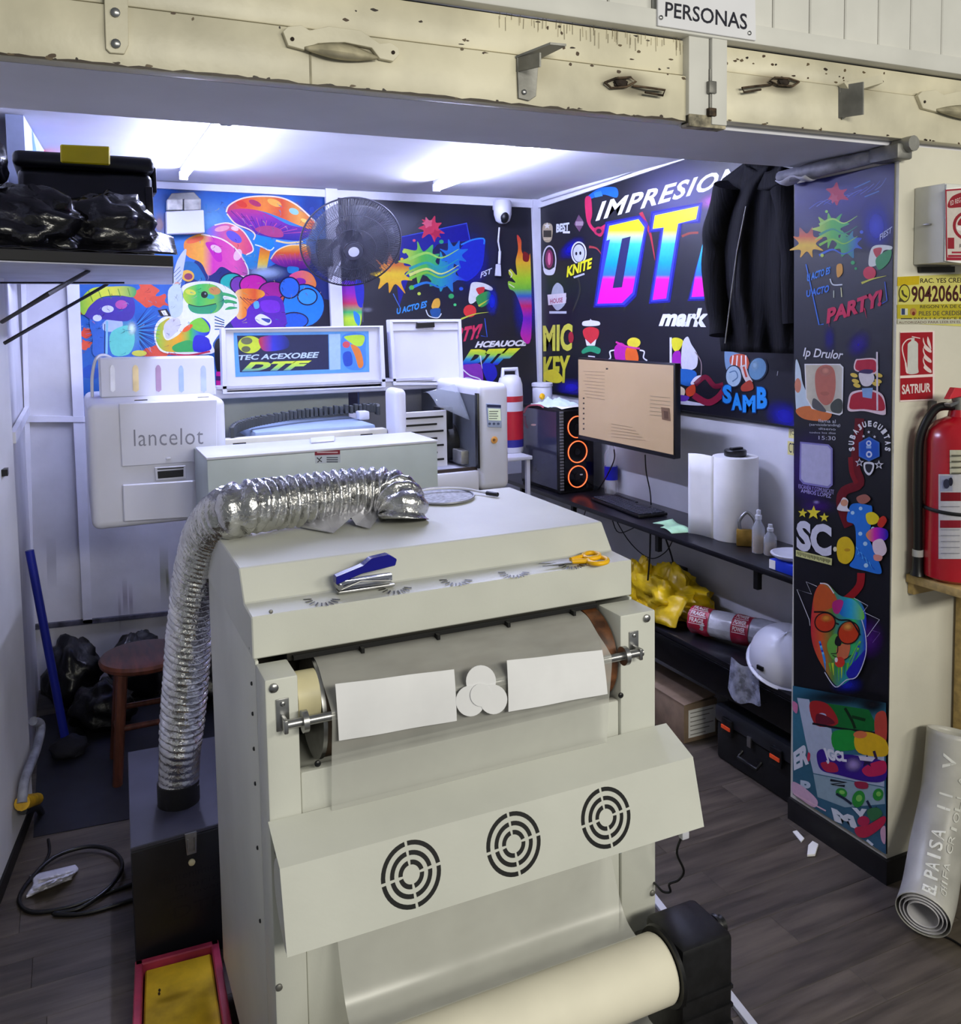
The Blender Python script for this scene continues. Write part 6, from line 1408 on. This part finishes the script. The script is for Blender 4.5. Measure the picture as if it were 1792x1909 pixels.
ik.ell(322, 650, 52, 76, 'e0e2ea'); ik.ell(322, 650, 43, 66, '2a2a38'); ik.ell(322, 652, 38, 58, 'c8ccd8'); ik.ell(305, 655, 7, 12, '1f1f2a'); ik.ell(332, 652, 7, 12, '1f1f2a')
ik.poly([(238, 745), (412, 680), (408, 755), (236, 822)], '1f1c10'); ik.text('KNITE', [(242, 742), (412, 682), (408, 752), (240, 815)], 'e8e428', .04, .1); ik.line([(288, 815), (360, 790)], 12, 'c4c8d0')
ik.sm([(150, 880), (180, 850), (215, 880), (225, 940), (240, 950), (225, 1000), (180, 1035), (145, 1000), (115, 950), (135, 935)], 'b8bcc8'); ik.poly([(112, 930), (238, 918), (236, 985), (118, 1000)], 'e8dce0'); ik.text('HOUSE', [(130, 958), (215, 948), (214, 980), (130, 990)], 'a83a58', .02); ik.rect(125, 1040, 240, 1056, 'd0d4dc')
ik.text('MIC', [(82, 1135), (282, 1120), (275, 1305), (85, 1310)], 'dcd850', .04); ik.ell(270, 1215, 18, 38, 'b02a3a'); ik.text('KEY', [(85, 1345), (265, 1335), (255, 1520), (85, 1510)], 'd8d23c', .04); ik.sm([(90, 1450), (160, 1430), (215, 1490), (180, 1520), (100, 1500)], 'e8d838')
ik.sm([(350, 1110), (395, 1100), (400, 1090), (410, 1100), (458, 1110), (455, 1135), (355, 1138)], 'e8e8ec'); ik.sm([(352, 1165), (400, 1145), (455, 1165), (448, 1220), (405, 1258), (360, 1215)], 'd0343c'); ik.poly([(365, 1225), (402, 1260), (440, 1225), (430, 1270), (375, 1270)], 'f0f0f0'); ik.sm([(345, 1300), (400, 1270), (465, 1290), (455, 1325), (400, 1310), (350, 1325)], '2f9a6a'); ik.line([(385, 1340), (430, 1345)], 8, 'e8e8ec')
# paint splats instead of cartoon figures
ik.sm([(560, 1290), (600, 1250), (640, 1280), (660, 1370), (575, 1370)], 'c02aa8'); ik.sm([(640, 1290), (700, 1285), (720, 1370), (640, 1370)], 'e86a2a'); ik.ell(690, 1250, 45, 34, 'e8d83a'); ik.line([(570, 1245), (640, 1275), (730, 1290)], 12, 'd83aa0', True)
for x0, s_ in ((560, -1), (730, 1)): ik.line([(x0, 1300), (x0+s_*30, 1310), (x0+s_*25, 1350), (x0+s_*50, 1370)], 9, 'eeeef4', True)
ik.rect(930, 1215, 945, 1395, 'e8e8f0'); ik.sm([(945, 1225), (985, 1218), (1020, 1240), (1000, 1290), (970, 1310), (948, 1280)], 'e8e030'); ik.sm([(955, 1320), (1000, 1310), (1005, 1410), (950, 1400)], 'a82ab0'); ik.sm([(1015, 1260), (1050, 1210), (1075, 1260), (1115, 1330), (1110, 1410), (1060, 1435), (1010, 1420)], 'dcdce4'); ik.sm([(960, 1430), (1100, 1440), (1100, 1520), (1050, 1540), (980, 1510)], '2a6ab8'); ik.line([(1100, 1310), (1140, 1380), (1140, 1470)], 6, 'a08a8a', True)
ik.sm([(965, 1530), (1030, 1560), (1020, 1610), (970, 1580)], 'f0e0c0'); ik.sm([(1040, 1560), (1095, 1530), (1100, 1590), (1050, 1610)], 'd84a2a'); ik.sm([(970, 1620), (1060, 1640), (1180, 1665), (1100, 1670), (970, 1655)], 'e8e8f4'); ik.sm([(980, 1600), (1060, 1610), (1040, 1640), (980, 1635)], '6a3ab0'); ik.sm([(1070, 1520), (1100, 1480), (1140, 1470), (1130, 1510), (1085, 1530)], 'e8e4ec')
ik.line([(1100, 1530), (1170, 1480), (1230, 1540), (1290, 1530)], 34, '8a1f3ac0', True); ik.line([(1090, 1600), (1180, 1650), (1250, 1620), (1300, 1560)], 44, 'b02a4ad0', True, taper=False)
# drum figure and SAMB lettering
ik.sm([(1300, 1290), (1350, 1310), (1440, 1340), (1450, 1390), (1380, 1440), (1310, 1430)], '7a98b8'); ik.sm([(1340, 1340), (1400, 1325), (1450, 1345), (1460, 1420), (1380, 1420), (1335, 1390)], 'c8583a')
for i in range(4): ik.line([(1355+i*28, 1335), (1345+i*32, 1415)], 9, 'f0ece8')
ik.ell(1360, 1475, 58, 76, '1f2a3a'); ik.ell(1358, 1475, 50, 68, 'a8c0d0'); ik.line([(1330, 1450), (1370, 1440), (1385, 1480), (1350, 1510)], 8, '5a7a98', True); ik.ell(1520, 1425, 66, 84, '1f2a3a', .3); ik.ell(1518, 1425, 56, 74, '6a94b4', .3); ik.glow(1500, 1400, 40, 50, 'a8c8dcb0')
ik.line([(1420, 1400), (1440, 1470), (1470, 1520)], 40, 'd8d0cc', True); ik.line([(1425, 1410), (1445, 1480)], 14, 'c04a34'); ik.sm([(1410, 1540), (1470, 1500), (1490, 1560), (1420, 1575)], 'a8402e')
for ch_, x0, x1, y0, y1 in (('S', 1285, 1345, 1530, 1655), ('A', 1345, 1415, 1585, 1700), ('M', 1420, 1505, 1600, 1715), ('B', 1515, 1582, 1545, 1690)):
    ik.text(ch_, [(x0-6, y0-6), (x1+6, y0-2), (x1+6, y1+8), (x0-6, y1+6)], '123a78', .07); ik.text(ch_, [(x0, y0), (x1, y0+3), (x1, y1), (x0, y1)], '2f9af0', .05)
ik.line([(1330, 1260), (1330, 1300)], 30, 'b07060'); ik.line([(1655, 1440), (1650, 1470)], 3, 'd8d8e0')
ik.build('artwork', mC)
struct(MB().plate([castX(RX)(p) for p in ((1010, 727), (1500, 797), (1500, 801), (1010, 731))], (-.012, 0, 0)).build('trim_11', blkm), 'black lower edge strip of the right wall mural')

# --- pillar banner
mD = board('pillar_banner', 'tall printed banner with PARTY lettering wrapped on the pillar side', [(1482, 344), (1668, 303), (1655, 1592), (1481, 1480)], castX(PXF), (-.003, 0, 0), '0d0d14')
ik = Ink(castX(PXF-.003), (-1, 0, 0)).view(1460, 280, 3.671)
ik.poly([(82, 232), (765, 88), (755, 700), (82, 700)], ('v', [(90, '2e2c62'), (350, '30307a'), (560, '22224e'), (700, '16161f')])); ik.glow(420, 330, 330, 200, '5a5ac090'); ik.glow(640, 520, 130, 210, '3a4ae8d0')
for i in range(10): ik.line([(180+i*50, 400-i*14), (260+i*46, 350-i*12), (330+i*42, 370-i*20)], 5, ['6a7ae0a0', '8a9af0a0'][i % 2], True)
splat(370, 300, 70, 'd83a5ac0', 11, 12); splat(350, 330, 30, 'ee6a84a0', 12, 10)
splat(165, 640, 100, ('v', [(525, '8a5a5a'), (590, 'e06a3a'), (650, 'f0c830'), (775, 'e89a2a')]), 13, 16)
splat(330, 540, 110, ('h', [(220, 'c0dc50'), (330, '5ac048'), (440, '3ab060')]), 14, 18); splat(440, 640, 90, ('h', [(350, '5ac048'), (440, '3aa070'), (530, '2a4ad0')]), 15, 16)
for y0, c in ((470, 'a8e060'), (540, '2f9a70'), (610, '8ad040'), (680, '3a6ad0')): ik.line([(250, y0+40), (340, y0), (420, y0+30), (510, y0-20)], 18, c, True, taper=True)
for x, y, r, c in ((480, 770, 14, '3ab060'), (500, 810, 9, '3ab060'), (270, 720, 12, 'c0dc50'), (540, 560, 12, '4a6ae8'), (300, 420, 10, '8ad048')): ik.ell(x, y, r, r, c)
for x0, y0, x1, y1 in ((490, 60+200, 600, 210), (560, 320, 660, 280)): ik.line([(x0, y0), (x1, y1)], 8, '6a9ae8b0')
ik.text('FIEST', [(660, 580), (750, 520), (750, 560), (665, 620)], 'c8d0e8', .02, .2)
ik.sm([(600, 690), (640, 650), (740, 655), (745, 680), (690, 690), (650, 780), (590, 790)], 'e8ece4'); ik.sm([(620, 680), (680, 670), (650, 740)], 'c83a3a'); ik.sm([(640, 740), (740, 680), (730, 760), (660, 820)], '3a9a5a'); ik.ell(595, 840, 44, 44, 'd8344a'); ik.line([(540, 910), (620, 880), (710, 860)], 16, 'd8d850', True, taper=True)
ik.text('U ACTO ES', [(165, 850), (328, 795), (326, 845), (168, 900)], '3f8ae8', .04, .2); ik.text('U ACTO', [(160, 960), (320, 920), (318, 970), (165, 1008)], '3a7ae0', .04, .2)
ik.line([(160, 780), (195, 940), (250, 1195), (280, 1190)], 8, '3f7ae0'); ik.line([(700, 900), (715, 1030), (680, 1050)], 7, '4a6ad8'); ik.sm([(370, 790), (405, 780), (410, 840), (375, 870)], 'e8a83a'); ik.line([(325, 880), (345, 920), (410, 920)], 9, 'e0e8f0', True); ik.line([(350, 960), (350, 1010)], 6, 'd8e0c8'); ik.line([(400, 940), (405, 1005)], 7, 'd8d8a0')
ik.text('PARTY!', [(290, 1090), (680, 950), (690, 1060), (300, 1190)], 'd82a58', .05, .2); ik.line([(310, 1150), (320, 1210)], 8, 'd82a58', taper=True); ik.line([(560, 1080), (575, 1150)], 8, 'd82a58', taper=True)
ik.glow(520, 1330, 90, 120, '3a20b0b0', .5); ik.glow(320, 1290, 50, 120, '2a20a0a0')
ik.text('Ip Drulor', [(140, 1350), (418, 1372), (410, 1450), (140, 1430)], 'f0f0f4', .015, .25)
# portrait card
ik.sm([(90, 1440), (120, 1490), (140, 1600), (200, 1760), (110, 1810), (88, 1700)], 'cfe0e8'); ik.ell(105, 1610, 22, 50, 'd88a6a'); ik.sm([(90, 1780), (180, 1750), (330, 1790), (300, 1850), (150, 1840)], 'd8783a')
ik.poly([(150, 1462), (395, 1462), (418, 1485), (412, 1800), (390, 1815), (200, 1770), (160, 1700)], 'f0f0f0'); ik.poly([(158, 1470), (390, 1470), (408, 1490), (404, 1795), (385, 1805), (205, 1762), (166, 1695)], ('h', [(158, 'd8d0b8'), (300, 'b8b098'), (408, 'd8d4c4')]))
ik.sm([(225, 1530), (250, 1485), (300, 1468), (345, 1490), (362, 1545), (362, 1640), (340, 1720), (290, 1745), (245, 1700), (225, 1620)], 'c0705c'); ik.glow(295, 1510, 60, 50, 'e09a84d0'); ik.ell(290, 1665, 30, 14, 'b06854'); ik.sm([(330, 1740), (375, 1700), (410, 1720), (402, 1795), (340, 1790)], '4a5048'); ik.sm([(210, 1700), (250, 1720), (300, 1790), (210, 1765)], '5a5a5a')
# red capped figure, kept plain
ik.sm([(498, 1440), (530, 1428), (640, 1430), (640, 1530), (500, 1510)], 'f4d8d8'); ik.sm([(506, 1446), (534, 1436), (632, 1438), (632, 1520), (508, 1504)], 'c01f3a'); ik.sm([(530, 1520), (600, 1510), (630, 1560), (600, 1610), (550, 1610), (525, 1560)], 'e8e0e4'); ik.sm([(520, 1520), (560, 1500), (620, 1505), (600, 1530)], '3a2a5a')
for x, y in ((490, 1540), (500, 1580), (510, 1610), (660, 1540), (655, 1580), (640, 1600)): ik.ell(x, y, 26, 14, 'e8c850', .3)
ik.sm([(450, 1720), (470, 1660), (540, 1640), (620, 1640), (690, 1680), (708, 1780), (690, 1812), (560, 1785), (455, 1785)], 'f0d8dc'); ik.sm([(462, 1720), (480, 1672), (545, 1652), (615, 1652), (680, 1690), (696, 1780), (560, 1772), (466, 1770)], 'b81f34'); ik.poly([(545, 1630), (620, 1625), (612, 1700), (550, 1690)], '8ab0e0'); ik.line([(648, 1380), (650, 1780)], 12, 'e8dce0')
ik.view(1460, 780, 3.471)
ik.line([(500, 0), (490, 130), (470, 300), (500, 420), (400, 470), (380, 560), (430, 700)], 60, '7a1420d0', True); ik.line([(510, 1000), (500, 1080), (440, 1150), (370, 1200)], 50, 'a81a20e0', True); ik.line([(440, 250), (450, 350), (480, 420)], 30, '9a1a24c0', True)
for i, (t_, h_) in enumerate((('llama al', 22), ('(serviciobranding)', 22), ('diseno', 16), ('todos los dias', 12), ('15:30', 26))): ik.text(t_, [(235-60*(i in (1, 3)), 4+i*27), (345+30*(i == 1), 8+i*27), (345+30*(i == 1), 8+i*27+h_), (235-60*(i in (1, 3)), 2+i*27+h_)], 'd8dae4')
ik.glow(180, 330, 180, 300, '4a2a9ab0')
ik.poly([(115, 150), (300, 168), (326, 195), (326, 430), (300, 452), (135, 424), (110, 395)], '8a84c0'); ik.poly([(124, 162), (294, 178), (314, 200), (314, 420), (294, 438), (142, 412), (122, 388)], 'c0bede')
ik.text('ESCANEA Y COMUNICATE', [(105, 425), (335, 462), (332, 490), (105, 450)], 'b8b0e0'); ik.text('AMBOS LOPEZ', [(120, 455), (318, 490), (315, 516), (120, 478)], 'b8b0e0', .01)
ik.glow(220, 542, 30, 18, 'a8a0d0'); ik.glow(230, 570, 140, 60, '5a1fa070')
ik.star(132, 612, 32, 'e8d83a', .1); ik.star(202, 610, 48, 'eedc38', .05); ik.star(272, 640, 32, 'e8d83a')
ik.text('SC', [(92, 655), (320, 690), (318, 900), (92, 850)], 'dcdcec', .05); ik.poly([(88, 850), (322, 906), (320, 950), (88, 890)], 'd8d890')
for i in range(22): ik.line([(98+i*10, 860+i*2.5), (98+i*10, 878+i*2.5+4*(i % 3))], 4, '3a3a20')
# arc lettering and hexagon
for i, ch_ in enumerate('SUBAJUEGUITAS'):
    a = math.radians(192-i*17); cx, cy, R_ = 568, 170, 118; x, y = cx+R_*math.cos(a), cy-R_*1.15*math.sin(a); r_ = a-PI/2; c_, s_ = math.cos(-r_), math.sin(-r_)
    def q_(u, v): return (x+u*c_-v*s_, y+u*s_+v*c_)
    ik.text(ch_, [q_(-12, -20), q_(12, -20), q_(12, 18), q_(-12, 18)], 'f0f0f4', .05)
ik.poly([(565, 118), (632, 155), (632, 245), (565, 278), (497, 245), (497, 155)], '3a6ab8'); ik.poly([(565, 128), (622, 160), (622, 240), (565, 268), (507, 240), (507, 160)], '1f58c0'); ik.ell(562, 160, 17, 18, 'd8e0f4'); ik.ell(562, 160, 9, 9, '1f58c0'); ik.ell(564, 232, 20, 22, 'd8e0f4'); ik.ell(564, 232, 10, 11, '1f58c0'); ik.rect(546, 176, 578, 194, '9ab8e8')
for x, y in ((528, 115), (600, 118), (562, 88)): ik.star(x, y, 11, 'e0e0ec')
ik.star(502, 285, 30, 'dedee8'); ik.star(502, 285, 18, '16161f'); ik.star(628, 300, 32, 'dedee8'); ik.star(628, 300, 16, '16161f'); ik.sm([(530, 290), (562, 280), (596, 292), (590, 340), (564, 368), (535, 340)], 'e8e8ee'); ik.sm([(540, 300), (562, 294), (586, 302), (580, 335), (564, 352), (545, 335)], '2a2a34')
# blue numeral with splats
ik.sm([(440, 570), (480, 548), (560, 560), (585, 580), (575, 700), (560, 760), (600, 860), (640, 960), (636, 1005), (540, 985), (440, 955), (470, 900), (480, 800), (470, 690), (420, 660)], '2a78d8')
for x, y, r in ((510, 582, 12), (458, 610, 12), (508, 745, 13), (540, 810, 14), (545, 950, 14), (590, 712, 12)): ik.ell(x, y, r, r, 'b8dcf4')
for i in range(8): ik.line([(480+i*14, 830+i*16), (500+i*12, 860+i*14), (490+i*16, 880+i*14)], 6, ['5ab0f0', '1a58b8'][i % 2], True)
ik.sm([(545, 620), (590, 605), (630, 640), (610, 680), (560, 680)], 'f0d820'); ik.sm([(630, 650), (660, 630), (680, 660), (650, 705), (620, 690)], 'c8321f'); ik.sm([(545, 750), (600, 705), (680, 720), (680, 780), (590, 800)], ('h', [(545, 'f0a030'), (600, 'e02ab0'), (640, '8a1fc8'), (680, '2a20a8')])); ik.sm([(590, 800), (650, 780), (680, 850), (650, 890), (600, 870)], 'f0d8e0'); ik.sm([(598, 880), (650, 890), (640, 920), (600, 915)], 'e89a8a')
ik.sm([(365, 790), (400, 765), (440, 775), (470, 830), (462, 900), (420, 940), (370, 920), (355, 850)], 'e8c420'); ik.ell(345, 845, 12, 16, 'e8e0c0'); ik.ell(425, 850, 20, 10, 'c8981a'); ik.sm([(380, 540), (400, 510), (430, 530), (425, 575), (440, 600), (360, 590)], 'e8e4e8'); ik.ell(405, 545, 24, 22, 'd89a7a'); ik.sm([(485, 510), (540, 490), (575, 520), (540, 550), (500, 545)], 'a8685a')
# rainbow lion
ik.glow(560, 1420, 120, 160, '5a1f90c0'); ik.glow(420, 1720, 120, 80, '1f28b8d0')
ik.sm([(210, 1140), (250, 1070), (300, 1070), (370, 1140), (440, 1160), (500, 1175), (545, 1260), (545, 1400), (545, 1500), (500, 1640), (440, 1690), (360, 1730), (290, 1640), (230, 1540), (195, 1430), (190, 1300)], ('h', [(190, 'c8283a'), (260, 'd8602a'), (330, '5a8a3a'), (400, '2a9aa8'), (470, '3ac060'), (545, '2a3ac8')]))
ik.sm([(210, 1150), (260, 1080), (330, 1120), (360, 1200), (280, 1240), (215, 1250)], 'c85a28'); ik.sm([(370, 1200), (450, 1165), (520, 1230), (530, 1300), (430, 1290), (375, 1260)], ('h', [(370, '1f5ac0'), (450, '2fb0d8'), (530, '7ad048')])); ik.sm([(330, 1190), (375, 1170), (400, 1190), (370, 1260), (335, 1250)], 'b82a7a')
for i in range(7): ik.line([(245+i*4, 1440+i*14), (285, 1560+i*12)], 14, ['3a9ae8', '1f3ac0', '6ac8f0'][i % 3], taper=True)
for i in range(7): ik.line([(310+i*20, 1580), (320+i*17, 1700-abs(3-i)*20)], 16, ['6ac83a', 'c8e03a', '2f9a4a'][i % 3], taper=True)
for i in range(6): ik.line([(510-i*4, 1440+i*14), (440, 1560+i*14)], 13, ['8ad840', '3ab060', '2a50d0'][i % 3], taper=True)
ik.sm([(420, 1640), (500, 1540), (545, 1500), (520, 1620), (460, 1690)], '2424a8'); ik.sm([(300, 1440), (350, 1390), (390, 1440), (400, 1520), (340, 1560), (300, 1500)], '6ab04a'); ik.sm([(360, 1480), (440, 1450), (430, 1540), (370, 1560)], 'd8744a')
ik.ell(282, 1318, 70, 66, '2a1a1a'); ik.ell(282, 1318, 62, 58, 'c83a1c'); ik.glow(290, 1290, 50, 34, 'f0a040e0'); ik.ell(435, 1385, 72, 78, '2a1a1a', .5); ik.ell(435, 1385, 63, 70, 'd0401c', .5); ik.glow(430, 1345, 50, 36, 'f0a850e0'); ik.line([(210, 1250), (300, 1255), (370, 1300), (450, 1310), (510, 1400)], 10, '14141a', True); ik.line([(345, 1320), (372, 1330)], 9, '14141a')
ik.sm([(345, 1440), (362, 1405), (388, 1440), (380, 1470), (352, 1465)], '1a1a20'); ik.line([(365, 1470), (360, 1515), (320, 1520)], 6, '1a1a20', True); ik.line([(330, 1530), (400, 1560), (450, 1530)], 6, '1a1a20', True); ik.ell(378, 1575, 32, 34, 'd83a2a', .2); ik.ell(355, 1560, 10, 16, 'f0e8e0')
ik.line([(185, 1340), (180, 1300), (100, 1105), (195, 1135), (160, 1055), (230, 1085)], 4, 'd8d8e0'); ik.line([(250, 1065), (300, 1075), (340, 1130)], 7, 'e8e8f0', True); ik.line([(540, 1255), (635, 1300), (555, 1410)], 4, 'd8d8e0'); ik.line([(470, 1160), (560, 1210), (530, 1250)], 4, 'c8c8d8'); ik.line([(280, 1640), (350, 1735), (420, 1690), (490, 1665), (545, 1530), (545, 1400), (520, 1300)], 6, 'e0e0f0', True); ik.line([(590, 1370), (640, 1385), (590, 1450)], 3, '8a6aa0')
# graffiti foot
ik.view(1400, 1300, 3.135)
ik.poly([(255, -70), (800, 30), (800, 915), (255, 565)], ('v', [(-70, '2a6a88'), (60, '3a7a90'), (400, '34687e'), (915, '3a6480')])); ik.glow(520, 0, 330, 70, '14141ae0'); ik.glow(720, 40, 120, 80, '14141af0')
ik.poly([(280, 0), (350, 10), (390, 150), (480, 180), (500, 330), (790, 340), (790, 520), (375, 440), (330, 250)], 'b8c4d8'); ik.poly([(375, 445), (790, 525), (795, 620), (560, 640), (400, 580)], '9ab4c0')
ik.poly([(355, 25), (470, 35), (540, 45), (700, 70), (755, 180), (700, 205), (540, 180), (390, 160)], '12702e'); ik.sm([(355, 28), (460, 38), (520, 150), (390, 160)], 'a82424'); ik.ell(425, 105, 26, 16, 'b8c4e0'); ik.sm([(395, 95), (460, 110), (500, 150), (400, 155)], '6a1a2a'); ik.line([(560, 60), (600, 130), (620, 180)], 16, '0f2a14', True); ik.line([(600, 110), (680, 130)], 18, '0f3a1a', True); ik.line([(370, 150), (540, 180), (740, 205)], 12, '141420', True)
ik.sm([(740, 100), (800, 90), (800, 260), (740, 220)], 'c84a3a'); ik.sm([(490, 200), (600, 190), (640, 230), (620, 300), (500, 300)], '1f9a3a'); ik.sm([(620, 220), (700, 200), (800, 250), (800, 340), (640, 320)], 'f0c020'); ik.ell(650, 215, 40, 22, 'e87a4a'); ik.line([(730, 310), (745, 360)], 16, '3a2a4a')
ik.sm([(395, 330), (430, 300), (470, 350), (560, 330), (700, 350), (795, 380), (795, 480), (690, 490), (520, 450), (420, 420)], '3a1a8a'); ik.sm([(660, 420), (720, 380), (795, 370), (795, 440), (700, 460)], 'd02a5a'); ik.sm([(420, 380), (500, 380), (520, 430), (450, 430)], 'b82a48'); ik.glow(610, 390, 60, 50, 'b8a0e0f0'); ik.text('JGCL', [(430, 290), (575, 320), (570, 390), (455, 385)], 'f0f0f8', .06, -.1); ik.star(690, 370, 40, '281a4a'); ik.poly([(640, 340), (740, 350), (720, 372), (650, 365)], 'e8e0f0')
ik.text('ER', [(258, 320), (345, 255), (350, 385), (262, 425)], 'e4e8f4', .06); ik.sm([(345, 320), (358, 330), (352, 370), (340, 360)], 'd83a5a'); ik.text('P', [(300, 480), (360, 490), (360, 560), (300, 550)], 'c8d8e8', .06)
ik.sm([(255, 490), (330, 530), (400, 600), (380, 640), (300, 590), (255, 555)], 'e0b8d0'); ik.line([(475, 480), (570, 495), (480, 505), (560, 515)], 14, '1f2430'); 
for x, y, rx, ry in ((540, 555, 34, 28), (640, 590, 36, 50), (755, 565, 30, 36)): ik.ell(x, y, rx, ry, '2f9a3a', .3); ik.ell(x+4, y-4, rx*.5, ry*.4, '8ad060', .3)
ik.sm([(620, 490), (690, 495), (690, 530), (630, 525)], 'a82a48'); ik.line([(510, 560), (560, 590), (600, 620)], 14, '1f2a44', True); ik.line([(690, 600), (720, 650), (750, 640)], 14, '1f2a44', True)
ik.text('M', [(480, 640), (610, 690), (640, 770), (500, 720)], 'e8eef8', .08); ik.text('Y', [(600, 640), (690, 650), (690, 720), (640, 740)], 'e8eef8', .08); ik.sm([(620, 760), (700, 740), (790, 690), (790, 740), (700, 810), (640, 810)], 'c82a4a'); ik.ell(670, 720, 36, 30, 'c02a52'); ik.sm([(690, 660), (750, 640), (780, 680), (720, 720)], '3a7a4a'); ik.sm([(770, 770), (797, 750), (797, 850), (775, 830)], 'e0b0c8'); ik.line([(690, 830), (725, 860)], 14, 'e8eef8'); ik.line([(262, 560), (450, 660)], 8, 'f0c8d8'); ik.sm([(255, 20), (285, 40), (280, 90), (258, 70)], 'd880a8')
ik.build('artwork', mD)
